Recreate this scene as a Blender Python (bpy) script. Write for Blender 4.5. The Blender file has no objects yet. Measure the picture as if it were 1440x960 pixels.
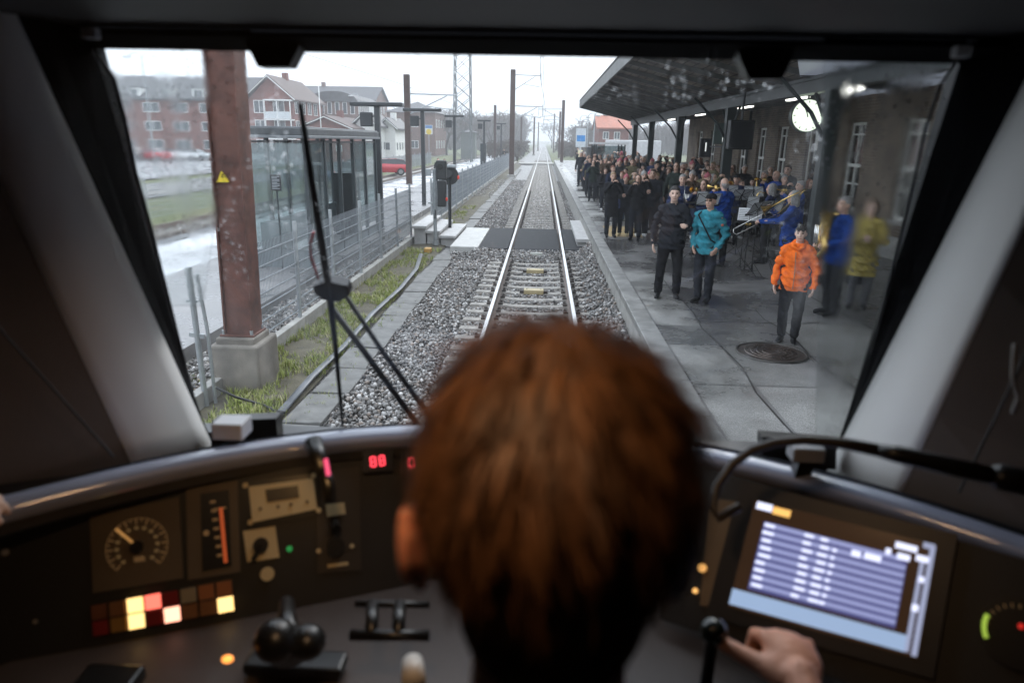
import bpy, bmesh, math, random
import numpy as np
from mathutils import Vector, Matrix
random.seed(7); np.random.seed(7)
R = math.radians
scene = bpy.context.scene
COL = scene.collection

# ------------------------------------------------------------ camera
EYE = Vector((0, 0, 2.95)); FPX = 960.0
PITCH, YAW, ROLL = 16.40, 2.30, 1.0
_p, _y, _r = R(PITCH), R(YAW), R(ROLL)
FWD = Vector((-math.sin(_y)*math.cos(_p), math.cos(_y)*math.cos(_p), -math.sin(_p)))
_rt = Vector((math.cos(_y), math.sin(_y), 0)); _up = _rt.cross(FWD)
RGT = _rt*math.cos(_r)+_up*math.sin(_r); UPV = _up*math.cos(_r)-_rt*math.sin(_r)
cam_data = bpy.data.cameras.new('camera'); cam = bpy.data.objects.new('camera', cam_data); COL.objects.link(cam)
m = Matrix((RGT, UPV, -FWD)).transposed().to_4x4(); m.translation = EYE
cam.matrix_world = m
cam_data.sensor_width = 36; cam_data.lens = 24.0; cam_data.clip_start = 0.02; cam_data.clip_end = 6000
cam_data.dof.use_dof = True; cam_data.dof.focus_distance = 13.0; cam_data.dof.aperture_fstop = 2.6
scene.camera = cam

# ------------------------------------------------------------ sky, sun, exposure
SUN_EL, SUN_AZ = 32.0, 25.0      # high thin overcast, brightest ahead and to the side of the tracks
world = bpy.data.worlds.new('World'); scene.world = world; world.use_nodes = True
wn = world.node_tree; wn.nodes.clear()
sky = wn.nodes.new('ShaderNodeTexSky'); sky.sky_type = 'NISHITA'; sky.sun_disc = False
sky.sun_elevation = R(SUN_EL); sky.sun_rotation = R(SUN_AZ); sky.dust_density = 6.0; sky.air_density = 1.0
hs = wn.nodes.new('ShaderNodeHueSaturation'); hs.inputs['Saturation'].default_value = 0.12
mixw = wn.nodes.new('ShaderNodeMix'); mixw.data_type = 'RGBA'; mixw.inputs['Factor'].default_value = 0.88
mixw.inputs['B'].default_value = (8.7, 9.5, 10.9, 1)       # even cloud deck in the sky texture's own units
bg = wn.nodes.new('ShaderNodeBackground'); bg.inputs['Strength'].default_value = 0.13
wo = wn.nodes.new('ShaderNodeOutputWorld')
wtc = wn.nodes.new('ShaderNodeTexCoord'); wsp = wn.nodes.new('ShaderNodeSeparateXYZ'); wn.links.new(wtc.outputs['Generated'], wsp.inputs[0])
wmr = wn.nodes.new('ShaderNodeMapRange'); wmr.inputs['From Min'].default_value = 0; wmr.inputs['From Max'].default_value = 1; wmr.inputs['To Min'].default_value = .62; wmr.inputs['To Max'].default_value = 1.15; wn.links.new(wsp.outputs[2], wmr.inputs['Value'])   # overcast sky: brighter overhead than at the horizon
wno = wn.nodes.new('ShaderNodeTexNoise'); wno.inputs['Scale'].default_value = 3.0; wno.inputs['Detail'].default_value = 5; wn.links.new(wtc.outputs['Generated'], wno.inputs['Vector'])
wm2 = wn.nodes.new('ShaderNodeMath'); wm2.operation = 'MULTIPLY_ADD'; wm2.inputs[1].default_value = .22; wn.links.new(wno.outputs['Fac'], wm2.inputs[0]); wm3 = wn.nodes.new('ShaderNodeMath'); wm3.operation = 'SUBTRACT'; wm3.inputs[1].default_value = .11; wn.links.new(wmr.outputs[0], wm3.inputs[0]); wn.links.new(wm3.outputs[0], wm2.inputs[2])
wsc = wn.nodes.new('ShaderNodeVectorMath'); wsc.operation = 'SCALE'; wsc.inputs[0].default_value = (8.35, 9.15, 10.3); wn.links.new(wm2.outputs[0], wsc.inputs['Scale']); wn.links.new(wsc.outputs[0], mixw.inputs['B'])
wn.links.new(sky.outputs[0], hs.inputs['Color']); wn.links.new(hs.outputs[0], mixw.inputs['A'])
wn.links.new(mixw.outputs['Result'], bg.inputs['Color']); wn.links.new(bg.outputs[0], wo.inputs['Surface'])
sd = bpy.data.lights.new('sun', 'SUN'); sd.energy = 0.5; sd.angle = R(25); sd.color = (1, .97, .93)
sun = bpy.data.objects.new('sun', sd); COL.objects.link(sun)
_d = Vector((math.sin(R(SUN_AZ))*math.cos(R(SUN_EL)), math.cos(R(SUN_AZ))*math.cos(R(SUN_EL)), math.sin(R(SUN_EL))))
sun.rotation_euler = _d.to_track_quat('Z', 'Y').to_euler(); sun.location = (0, 0, 60)
vs = scene.view_settings; vs.view_transform = 'Standard'; vs.look = 'None'; vs.gamma = 1; vs.exposure = 1.22; vs.use_curve_mapping = False
cy = scene.cycles; cy.use_denoising = True; cy.max_bounces = 7; cy.diffuse_bounces = 4; cy.glossy_bounces = 3
cy.transmission_bounces = 6; cy.transparent_max_bounces = 24; cy.volume_bounces = 0; cy.sample_clamp_indirect = 4.0
cy.caustics_reflective = False; cy.caustics_refractive = False

# unseen ceiling lamp, assumed from the warm light on the driver's hair and the desk
ld = bpy.data.lights.new('cab_lamp_light', 'AREA'); ld.shape = 'DISK'; ld.size = 0.10; ld.energy = .55; ld.color = (1.0, 0.60, 0.31); ld.spread = R(115)
assumed_light = bpy.data.objects.new('cab_lamp_light', ld); COL.objects.link(assumed_light); assumed_light.location = (-0.13, 0.31, 3.15); assumed_light.rotation_euler = (R(20), 0, 0)

# ------------------------------------------------------------ pixel helpers (1440x960 photograph -> points in the world)
def ray(px, py): return RGT*((px-720)/FPX) + UPV*((480-py)/FPX) + FWD
def onz(px, py, z): d = ray(px, py); return EYE + d*((z-EYE.z)/d.z)
def ony(px, py, y): d = ray(px, py); return EYE + d*(y/d.y)
def onx(px, py, x): d = ray(px, py); return EYE + d*(x/d.x)
def ondep(px, py, t): return EYE + ray(px, py)*t
def onplane(px, py, p0, n): d = ray(px, py); return EYE + d*((p0-EYE).dot(n)/d.dot(n))

# ------------------------------------------------------------ materials
_M = {}
def nd(nt, t, **kw):
    n = nt.nodes.new(t)
    for k, v in kw.items(): setattr(n, k, v)
    return n
def mat(name, col, rough=.6, metal=0., var=.12, vscale=6., bump=0., bscale=40., spec=.5, emit=None, estr=0., coat=0., sheen=0., tex='noise', detail=5):
    if name in _M: return _M[name]
    m = bpy.data.materials.new(name); m.use_nodes = True; nt = m.node_tree; b = nt.nodes['Principled BSDF']
    b.inputs['Roughness'].default_value = rough; b.inputs['Metallic'].default_value = metal
    b.inputs['Specular IOR Level'].default_value = spec; b.inputs['Coat Weight'].default_value = coat
    b.inputs['Sheen Weight'].default_value = sheen
    tc = nd(nt, 'ShaderNodeTexCoord')
    no = nd(nt, 'ShaderNodeTexNoise'); no.inputs['Scale'].default_value = vscale; no.inputs['Detail'].default_value = detail
    nt.links.new(tc.outputs['Object'], no.inputs['Vector'])
    cr = nd(nt, 'ShaderNodeValToRGB')
    lo = [max(0, c*(1-var)) for c in col]; hi = [min(1, c*(1+var)) for c in col]
    cr.color_ramp.elements[0].position = .3; cr.color_ramp.elements[0].color = (*lo, 1)
    cr.color_ramp.elements[1].position = .7; cr.color_ramp.elements[1].color = (*hi, 1)
    nt.links.new(no.outputs['Fac'], cr.inputs['Fac']); nt.links.new(cr.outputs['Color'], b.inputs['Base Color'])
    if bump:
        n2 = nd(nt, 'ShaderNodeTexNoise'); n2.inputs['Scale'].default_value = bscale; n2.inputs['Detail'].default_value = 4
        nt.links.new(tc.outputs['Object'], n2.inputs['Vector'])
        bp = nd(nt, 'ShaderNodeBump'); bp.inputs['Strength'].default_value = bump; bp.inputs['Distance'].default_value = .02
        nt.links.new(n2.outputs['Fac'], bp.inputs['Height']); nt.links.new(bp.outputs['Normal'], b.inputs['Normal'])
    if emit:
        b.inputs['Emission Color'].default_value = (*emit, 1); b.inputs['Emission Strength'].default_value = estr
    _M[name] = m; return m
def glassmat(name, tint=(.85, .9, .9), refl=.06, rough=.02, dirt=.0, dcol=(.6, .62, .62), dscale=3):
    if name in _M: return _M[name]
    m = bpy.data.materials.new(name); m.use_nodes = True; nt = m.node_tree; nt.nodes.clear()
    tr = nd(nt, 'ShaderNodeBsdfTransparent'); tr.inputs[0].default_value = (*tint, 1)
    gl = nd(nt, 'ShaderNodeBsdfGlossy'); gl.inputs['Roughness'].default_value = rough
    lw = nd(nt, 'ShaderNodeLayerWeight'); lw.inputs['Blend'].default_value = .25
    ml = nd(nt, 'ShaderNodeMath', operation='MULTIPLY_ADD'); ml.inputs[1].default_value = .6; ml.inputs[2].default_value = refl
    nt.links.new(lw.outputs['Fresnel'], ml.inputs[0])
    mx = nd(nt, 'ShaderNodeMixShader'); nt.links.new(ml.outputs[0], mx.inputs[0]); nt.links.new(tr.outputs[0], mx.inputs[1]); nt.links.new(gl.outputs[0], mx.inputs[2])
    out = nd(nt, 'ShaderNodeOutputMaterial')
    if dirt:
        df = nd(nt, 'ShaderNodeBsdfDiffuse'); df.inputs[0].default_value = (*dcol, 1)
        tc = nd(nt, 'ShaderNodeTexCoord'); no = nd(nt, 'ShaderNodeTexNoise'); no.inputs['Scale'].default_value = dscale; no.inputs['Detail'].default_value = 7
        mp = nd(nt, 'ShaderNodeMapping'); mp.inputs['Scale'].default_value = (3, 3, .6)
        nt.links.new(tc.outputs['Object'], mp.inputs[0]); nt.links.new(mp.outputs[0], no.inputs['Vector'])
        mr = nd(nt, 'ShaderNodeMapRange'); mr.inputs['From Min'].default_value = .35; mr.inputs['From Max'].default_value = .8
        mr.inputs['To Max'].default_value = dirt*2; mr.inputs['To Min'].default_value = dirt*.4
        nt.links.new(no.outputs['Fac'], mr.inputs['Value'])
        m2 = nd(nt, 'ShaderNodeMixShader'); nt.links.new(mr.outputs[0], m2.inputs[0]); nt.links.new(mx.outputs[0], m2.inputs[1]); nt.links.new(df.outputs[0], m2.inputs[2])
        nt.links.new(m2.outputs[0], out.inputs[0])
    else: nt.links.new(mx.outputs[0], out.inputs[0])
    _M[name] = m; return m
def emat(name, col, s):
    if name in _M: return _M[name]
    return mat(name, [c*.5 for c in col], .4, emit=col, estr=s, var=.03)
def brick(name, c1, c2, mortar, sx=1.0, rough=.85, dirt=.25):
    if name in _M: return _M[name]
    m = bpy.data.materials.new(name); m.use_nodes = True; nt = m.node_tree; b = nt.nodes['Principled BSDF']; b.inputs['Roughness'].default_value = rough
    tc = nd(nt, 'ShaderNodeTexCoord'); sp = nd(nt, 'ShaderNodeSeparateXYZ'); nt.links.new(tc.outputs['Object'], sp.inputs[0])
    ad = nd(nt, 'ShaderNodeMath', operation='ADD'); nt.links.new(sp.outputs[0], ad.inputs[0]); nt.links.new(sp.outputs[1], ad.inputs[1])
    cb = nd(nt, 'ShaderNodeCombineXYZ'); nt.links.new(ad.outputs[0], cb.inputs[0]); nt.links.new(sp.outputs[2], cb.inputs[1])
    br = nd(nt, 'ShaderNodeTexBrick'); br.inputs['Scale'].default_value = 1.0*sx; br.inputs['Brick Width'].default_value = .24; br.inputs['Row Height'].default_value = .075
    br.inputs['Mortar Size'].default_value = .008; br.inputs['Color1'].default_value = (*c1, 1); br.inputs['Color2'].default_value = (*c2, 1); br.inputs['Mortar'].default_value = (*mortar, 1)
    nt.links.new(cb.outputs[0], br.inputs['Vector'])
    no = nd(nt, 'ShaderNodeTexNoise'); no.inputs['Scale'].default_value = 1.3; no.inputs['Detail'].default_value = 8; nt.links.new(tc.outputs['Object'], no.inputs['Vector'])
    mr = nd(nt, 'ShaderNodeMapRange'); mr.inputs['To Min'].default_value = 1-dirt; mr.inputs['To Max'].default_value = 1+dirt*.6; mr.inputs['From Min'].default_value = .3; mr.inputs['From Max'].default_value = .7
    nt.links.new(no.outputs['Fac'], mr.inputs['Value'])
    mx = nd(nt, 'ShaderNodeMix', data_type='RGBA', blend_type='MULTIPLY'); mx.inputs['Factor'].default_value = 1
    nt.links.new(br.outputs['Color'], mx.inputs['A']); nt.links.new(mr.outputs[0], mx.inputs['B']); nt.links.new(mx.outputs['Result'], b.inputs['Base Color'])
    _M[name] = m; return m

# ------------------------------------------------------------ mesh builder
class MB:
    def __init__(s): s.v = []; s.f = []; s.m = []; s.mi = 0
    def mat(s, i): s.mi = i; return s
    def add(s, vs, fs):
        b = len(s.v); s.v += [tuple(v) for v in vs]
        for f in fs: s.f.append(tuple(b+i for i in f)); s.m.append(s.mi)
        return s
    def box(s, x0, x1, y0, y1, z0, z1):
        if x0 > x1: x0, x1 = x1, x0
        if y0 > y1: y0, y1 = y1, y0
        if z0 > z1: z0, z1 = z1, z0
        v = [(x, y, z) for z in (z0, z1) for y in (y0, y1) for x in (x0, x1)]
        return s.add(v, [(0, 2, 3, 1), (4, 5, 7, 6), (0, 1, 5, 4), (2, 6, 7, 3), (0, 4, 6, 2), (1, 3, 7, 5)])
    def bbox(s, x0, x1, y0, y1, z0, z1, b=.01):      # box with chamfered edges
        bm = bmesh.new(); bmesh.ops.create_cube(bm, size=1)
        for v in bm.verts: v.co = Vector(((x0+x1)/2+v.co.x*abs(x1-x0), (y0+y1)/2+v.co.y*abs(y1-y0), (z0+z1)/2+v.co.z*abs(z1-z0)))
        bmesh.ops.bevel(bm, geom=bm.edges[:], offset=b, segments=2, affect='EDGES', profile=.5)
        return s.bm(bm)
    def bm(s, bm, M=None):
        bm.verts.ensure_lookup_table()
        for i, v in enumerate(bm.verts): v.index = i
        s.add([(M @ v.co if M else v.co)[:] for v in bm.verts], [[v.index for v in f.verts] for f in bm.faces]); bm.free(); return s
    def bar(s, p, q, w, h=None, up=(0, 0, 1)):        # rectangular bar from p to q
        p, q = Vector(p), Vector(q); h = h or w; d = (q-p).normalized(); u = Vector(up)
        if abs(d.dot(u)) > .98: u = Vector((0, 1, 0))
        a = d.cross(u).normalized(); c = a.cross(d)
        v = [e + a*(i*w/2) + c*(j*h/2) for e in (p, q) for i, j in ((-1, -1), (1, -1), (1, 1), (-1, 1))]
        return s.add(v, [(0, 1, 2, 3), (7, 6, 5, 4), (0, 4, 5, 1), (1, 5, 6, 2), (2, 6, 7, 3), (3, 7, 4, 0)])
    def tube(s, pts, r, n=8, flat=1.0, cap=True):      # tube along points, r number or list
        pts = [Vector(p) for p in pts]; rs = r if isinstance(r, (list, tuple)) else [r]*len(pts); vs = []; k = len(pts)
        a = None
        for i, p in enumerate(pts):
            d = (pts[min(i+1, k-1)]-pts[max(i-1, 0)]).normalized()
            if a is None:
                u = Vector((0, 0, 1)) if abs(d.z) < .9 else Vector((0, 1, 0)); a = d.cross(u).normalized()
            else: a = (a-d*a.dot(d)).normalized()
            c = a.cross(d)
            for j in range(n):
                t = 2*math.pi*j/n; vs.append(p+(a*math.cos(t)+c*math.sin(t)*flat)*rs[i])
        fs = [(i*n+j, i*n+(j+1) % n, (i+1)*n+(j+1) % n, (i+1)*n+j) for i in range(k-1) for j in range(n)]
        if cap: fs += [tuple(range(n))[::-1], tuple((k-1)*n+j for j in range(n))]
        return s.add(vs, fs)
    def cyl(s, p, q, r, r2=None, n=16): return s.tube([p, q], [r, r2 if r2 is not None else r], n)
    def ell(s, c, r, n=12, k=8, M=None):
        c = Vector(c); rx, ry, rz = (r, r, r) if isinstance(r, (int, float)) else r; vs = []
        for i in range(k+1):
            ph = math.pi*i/k
            for j in range(n):
                t = 2*math.pi*j/n; v = Vector((rx*math.sin(ph)*math.cos(t), ry*math.sin(ph)*math.sin(t), rz*math.cos(ph)))
                vs.append(c+(M @ v if M else v))
        return s.add(vs, [(i*n+j, (i+1)*n+j, (i+1)*n+(j+1) % n, i*n+(j+1) % n) for i in range(k) for j in range(n)])
    def prism(s, poly, d):       # polygon (3D points) extruded by vector d
        poly = [Vector(p) for p in poly]; d = Vector(d); n = len(poly)
        return s.add(poly+[p+d for p in poly], [tuple(range(n)), tuple(range(2*n-1, n-1, -1))]+[(j, i, i+n, j+n) for i in range(n) for j in [(i+1) % n]])
    def build(s, name, mats, parent=None, smooth=False, bevel=0):
        me = bpy.data.meshes.new(name); me.from_pydata(s.v, [], s.f)
        for m in (mats if isinstance(mats, (list, tuple)) else [mats]): me.materials.append(m)
        me.polygons.foreach_set('material_index', s.m)
        bm = bmesh.new(); bm.from_mesh(me); bmesh.ops.remove_doubles(bm, verts=bm.verts, dist=1e-6); bmesh.ops.recalc_face_normals(bm, faces=bm.faces); bm.to_mesh(me); bm.free()
        if smooth: me.polygons.foreach_set('use_smooth', [True]*len(me.polygons))
        o = bpy.data.objects.new(name, me); COL.objects.link(o)
        if parent: o.parent = parent
        if bevel:
            b = o.modifiers.new('bevel', 'BEVEL'); b.width = bevel; b.segments = 2; b.limit_method = 'ANGLE'
        if smooth and smooth != 1:
            e = o.modifiers.new('es', 'EDGE_SPLIT'); e.split_angle = R(smooth)
        return o
def tag(o, label, cat, group=None, kind=None):
    o['label'] = label; o['category'] = cat
    if group: o['group'] = group
    if kind: o['kind'] = kind
    return o
def struct(o, label=None, kind='structure'):
    o['kind'] = kind
    if label: o['label'] = label
    return o
def thing(name, label, cat, loc=(0, 0, 0), rz=0, group=None):
    o = bpy.data.objects.new(name, None); COL.objects.link(o); o.location = loc; o.rotation_euler = (0, 0, rz); o.empty_display_size = .1
    return tag(o, label, cat, group)
def kids(o): return [c for c in COL.objects if c.parent == o]
def dup(o, loc=None, rz=None, label=None, parent=None, scale=None, mats=None):
    c = o.copy(); COL.objects.link(c); c.parent = parent
    if loc is not None: c.location = loc
    if rz is not None: c.rotation_euler = (0, 0, rz)
    if scale is not None: c.scale = (scale,)*3 if isinstance(scale, (int, float)) else scale
    if label: c['label'] = label
    for k in KIDS(o):
        d = k.copy(); COL.objects.link(d); d.parent = c
        for g in KIDS(k):
            e = g.copy(); COL.objects.link(e); e.parent = d
    return c
def KIDS(o): return list(o.children)
def setmat(o, i, m):        # this object's own material on a shared mesh
    o.material_slots[i].link = 'OBJECT'; o.material_slots[i].material = m
# ============================================================ GROUND, TRACK, PLATFORMS
TX = -0.13          # track centre
def sheet(name, x0, x1, y0, y1, z, m, kind='structure', label=None):
    b = MB(); n = max(1, int((y1-y0)/40)); 
    for i in range(n):
        a = y0+(y1-y0)*i/n; c = y0+(y1-y0)*(i+1)/n
        b.add([(x0, a, z), (x1, a, z), (x1, c, z), (x0, c, z)], [(0, 1, 2, 3)])
    o = b.build(name, m); struct(o, label, kind); return o
def ballastmat(name, base, sc=26., bump=.9):
    m = bpy.data.materials.new(name); m.use_nodes = True; nt = m.node_tree; b = nt.nodes['Principled BSDF']; b.inputs['Roughness'].default_value = .55
    tc = nd(nt, 'ShaderNodeTexCoord'); vo = nd(nt, 'ShaderNodeTexVoronoi'); vo.inputs['Scale'].default_value = sc; nt.links.new(tc.outputs['Object'], vo.inputs['Vector'])
    sp = nd(nt, 'ShaderNodeSeparateColor'); nt.links.new(vo.outputs['Color'], sp.inputs[0])
    no = nd(nt, 'ShaderNodeTexNoise'); no.inputs['Scale'].default_value = 1.2; no.inputs['Detail'].default_value = 6; nt.links.new(tc.outputs['Object'], no.inputs['Vector'])
    ad = nd(nt, 'ShaderNodeMath', operation='MULTIPLY_ADD'); ad.inputs[1].default_value = .6; nt.links.new(sp.outputs[0], ad.inputs[0]); 
    m2 = nd(nt, 'ShaderNodeMath', operation='MULTIPLY'); m2.inputs[1].default_value = .4; nt.links.new(no.outputs['Fac'], m2.inputs[0]); nt.links.new(m2.outputs[0], ad.inputs[2])
    cr = nd(nt, 'ShaderNodeValToRGB'); e = cr.color_ramp.elements
    e[0].position = .1; e[0].color = (*[c*.35 for c in base], 1); e[1].position = .85; e[1].color = (*[min(1, c*1.9) for c in base], 1)
    nt.links.new(ad.outputs[0], cr.inputs[0]); nt.links.new(cr.outputs[0], b.inputs['Base Color'])
    bp = nd(nt, 'ShaderNodeBump'); bp.inputs['Strength'].default_value = bump; bp.inputs['Distance'].default_value = .03; bp.invert = True
    nt.links.new(vo.outputs['Distance'], bp.inputs['Height']); nt.links.new(bp.outputs[0], b.inputs['Normal']); return m
M_ball = ballastmat('ballast_stone', (.17, .165, .16)); M_gravel = ballastmat('fine_gravel', (.17, .16, .14), 45, .5)
M_rail = mat('rail_steel', (.62, .62, .63), .28, .9, .1, 3); M_rust = mat('rail_rust', (.13, .10, .085), .7, 0, .3, 12, .3)
M_conc = mat('concrete', (.30, .29, .27), .8, 0, .22, 4, .25, 60); M_slee = mat('sleeper_concrete', (.28, .26, .235), .7, 0, .35, 9, .25, 70)
M_rub = mat('black_rubber', (.022, .023, .026), .75, 0, .25, 5, .1, spec=.25)
M_grass = mat('grass_blades', (.085, .10, .028), .8, 0, .5, 3, .8, 30, .2); M_dirt = mat('soil', (.085, .075, .05), .9, 0, .4, 4, .8, 30)

def grassland():
    m = bpy.data.materials.new('meadow'); m.use_nodes = True; nt = m.node_tree; b = nt.nodes['Principled BSDF']; b.inputs['Roughness'].default_value = .9
    tc = nd(nt, 'ShaderNodeTexCoord'); no = nd(nt, 'ShaderNodeTexNoise'); no.inputs['Scale'].default_value = .35; no.inputs['Detail'].default_value = 10; no.inputs['Roughness'].default_value = .7
    nt.links.new(tc.outputs['Object'], no.inputs['Vector']); cr = nd(nt, 'ShaderNodeValToRGB'); e = cr.color_ramp.elements
    e[0].position = .35; e[0].color = (.06, .075, .025, 1); e[1].position = .68; e[1].color = (.13, .115, .06, 1); x = e.new(.5); x.color = (.09, .105, .035, 1)
    nt.links.new(no.outputs['Fac'], cr.inputs[0]); nt.links.new(cr.outputs[0], b.inputs['Base Color']); return m
M_mead = grassland()
gb = MB(); gb.add([(-2500, -60, -.6), (2500, -60, -.6), (2500, 4000, -.6), (-2500, 4000, -.6)], [(0, 1, 2, 3)]); struct(gb.build('ground', M_mead))
struct_o = sheet('trackbed', -4.0, 1.36, -5, 700, -.27, M_ball)

bb_ = MB(); bb_.prism([(.74, 3, -.268), (1.05, 3, -.13), (1.384, 3, .11), (1.384, 3, -.3)], (0, 15.8, 0)); struct(bb_.build('ballast_shoulder', M_ball))
# loose stones near the camera (uncountable): one mesh, one random grey per stone
def stones(name, pts, size, m, zs):
    n = len(pts); t = (1+5**.5)/2
    ico = np.array([(-1, t, 0), (1, t, 0), (-1, -t, 0), (1, -t, 0), (0, -1, t), (0, 1, t), (0, -1, -t), (0, 1, -t), (t, 0, -1), (t, 0, 1), (-t, 0, -1), (-t, 0, 1)], float); ico /= np.linalg.norm(ico[0])
    F = np.array([(0, 11, 5), (0, 5, 1), (0, 1, 7), (0, 7, 10), (0, 10, 11), (1, 5, 9), (5, 11, 4), (11, 10, 2), (10, 7, 6), (7, 1, 8), (3, 9, 4), (3, 4, 2), (3, 2, 6), (3, 6, 8), (3, 8, 9), (4, 9, 5), (2, 4, 11), (6, 2, 10), (8, 6, 7), (9, 8, 1)])
    rs = np.random.RandomState(3); sz = size*rs.uniform(.55, 1.35, (n, 1, 1)); V = ico[None]*rs.uniform(.65, 1.3, (n, 12, 1))*sz*rs.uniform(.6, 1.2, (n, 1, 3))
    q = rs.normal(size=(n, 4)); q /= np.linalg.norm(q, axis=1)[:, None]; w, x, y, z = q.T
    Rm = np.stack([1-2*(y*y+z*z), 2*(x*y-z*w), 2*(x*z+y*w), 2*(x*y+z*w), 1-2*(x*x+z*z), 2*(y*z-x*w), 2*(x*z-y*w), 2*(y*z+x*w), 1-2*(x*x+y*y)], 1).reshape(n, 3, 3)
    V = np.einsum('nij,nkj->nki', Rm, V); P = np.concatenate([pts, zs[:, None]], 1) if pts.shape[1] == 2 else pts
    V = (V+P[:, None]).reshape(-1, 3); FF = (F[None]+12*np.arange(n)[:, None, None]).reshape(-1, 3)
    me = bpy.data.meshes.new(name); me.vertices.add(len(V)); me.vertices.foreach_set('co', V.ravel()); me.loops.add(FF.size); me.loops.foreach_set('vertex_index', FF.ravel().astype(np.int32))
    me.polygons.add(len(FF)); me.polygons.foreach_set('loop_start', np.arange(0, FF.size, 3, dtype=np.int32))
    a = me.attributes.new('tone', 'FLOAT', 'POINT'); a.data.foreach_set('value', np.repeat(rs.uniform(0, 1, n), 12).astype(np.float32)); me.update(); me.validate(); me.materials.append(m)
    o = bpy.data.objects.new(name, me); COL.objects.link(o); return o
def stonemat():
    m = bpy.data.materials.new('loose_stone'); m.use_nodes = True; nt = m.node_tree; b = nt.nodes['Principled BSDF']; b.inputs['Roughness'].default_value = .5
    at = nd(nt, 'ShaderNodeAttribute'); at.attribute_name = 'tone'; cr = nd(nt, 'ShaderNodeValToRGB'); e = cr.color_ramp.elements
    e[0].position = 0; e[0].color = (.07, .062, .056, 1); e[1].position = 1; e[1].color = (.60, .58, .56, 1)
    for p, c in ((.3, (.15, .14, .132)), (.6, (.24, .23, .225)), (.78, (.27, .21, .17)), (.82, (.33, .32, .31))): x = e.new(p); x.color = (*c, 1)
    nt.links.new(at.outputs['Fac'], cr.inputs[0])
    tc = nd(nt, 'ShaderNodeTexCoord'); no = nd(nt, 'ShaderNodeTexNoise'); no.inputs['Scale'].default_value = 1.1; no.inputs['Detail'].default_value = 4; nt.links.new(tc.outputs['Object'], no.inputs[0])
    mr = nd(nt, 'ShaderNodeMapRange'); mr.inputs['From Min'].default_value = .3; mr.inputs['From Max'].default_value = .7; mr.inputs['To Min'].default_value = .62; mr.inputs['To Max'].default_value = 1.15; nt.links.new(no.outputs[0], mr.inputs[0])
    mx = nd(nt, 'ShaderNodeMix', data_type='RGBA', blend_type='MULTIPLY'); mx.inputs['Factor'].default_value = 1; nt.links.new(cr.outputs[0], mx.inputs['A']); nt.links.new(mr.outputs[0], mx.inputs['B'])
    nt.links.new(mx.outputs['Result'], b.inputs['Base Color']); return m
M_stone = stonemat()
rs = np.random.RandomState(5)
def field(x0, x1, y0, y1, dens, keep=None):
    n = int((x1-x0)*(y1-y0)*dens); p = np.stack([rs.uniform(x0, x1, n), rs.uniform(y0, y1, n)], 1); return p[keep(p)] if keep is not None else p
def clear(p):       # not on sleepers, rails, slabs
    x = p[:, 0]-TX; ph = np.abs(((p[:, 1]+.3) % .6)-.3)
    return ~((np.abs(x) < 1.28) & (ph < .13)) & (np.abs(np.abs(x)-.75) > .09) & ~((p[:, 1] > 19.0) & (p[:, 1] < 24.3))
P = np.concatenate([field(-2.42, 1.36, 4, 13, 980, clear), field(-2.5, 1.36, 13, 19.3, 700, clear), field(-1.9, 1.36, 18.3, 19.33, 900), field(-2.6, 1.36, 24, 40, 300, clear), field(-4.0, 1.36, 40, 58, 120, clear)])
zz = -.255+rs.uniform(0, .06, len(P)); side = np.abs(P[:, 0]-TX) > 1.3; zz[side] += .045*rs.uniform(0.3, 1, side.sum())
hp = np.clip((P[:, 0]-.78)/.58, 0, 1); zz += hp**1.3*.36*(P[:, 1] < 19)*(P[:, 1] > 0); zz += np.clip((P[:, 1]-18.2)/1.0, 0, 1)*.17*(P[:, 1] < 19.34); st = stones('ballast_stones', P, .028, M_stone, zz); tag(st, 'loose grey crushed stones of the track ballast', 'gravel', kind='stuff')
P = np.concatenate([field(-4.95, -4.17, 5, 22, 500), field(-12.9, -11.0, 14, 50, 60)])
st = stones('loose_gravel', P, .032, M_stone, -.165+rs.uniform(0, .05, len(P))); tag(st, 'loose grey stones behind the kerb of the mesh fence', 'gravel', kind='stuff')

# rails
def rail(x, label):
    prof = [(-.075, -.172), (.075, -.172), (.075, -.158), (.012, -.13), (.010, -.045), (.036, -.034), (.036, -.006), (.028, 0), (-.028, 0), (-.036, -.006), (-.036, -.034), (-.010, -.045), (-.012, -.13), (-.075, -.158)]
    b = MB(); n = len(prof); ys = [-4, 10, 30, 60, 120, 250, 700]
    vs = [(x+u, y, w) for y in ys for u, w in prof]
    fs = []; 
    for i in range(len(ys)-1):
        for j in range(n):
            b.mi = 0
            fs.append((i*n+j, i*n+(j+1) % n, (i+1)*n+(j+1) % n, (i+1)*n+j))
    b.add(vs, fs); b.m = [1 if (k % n) in (5, 6, 7, 8, 9) else 0 for k in range(len(fs))]
    o = b.build('rail', [M_rust, M_rail]); tag(o, label, 'rail', 'running rails of the main track'); return o
rail(TX-.7525, 'shiny worn steel running rail on the fence side of the main track')
rail(TX+.7525, 'shiny worn steel running rail on the platform side of the main track')

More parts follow.
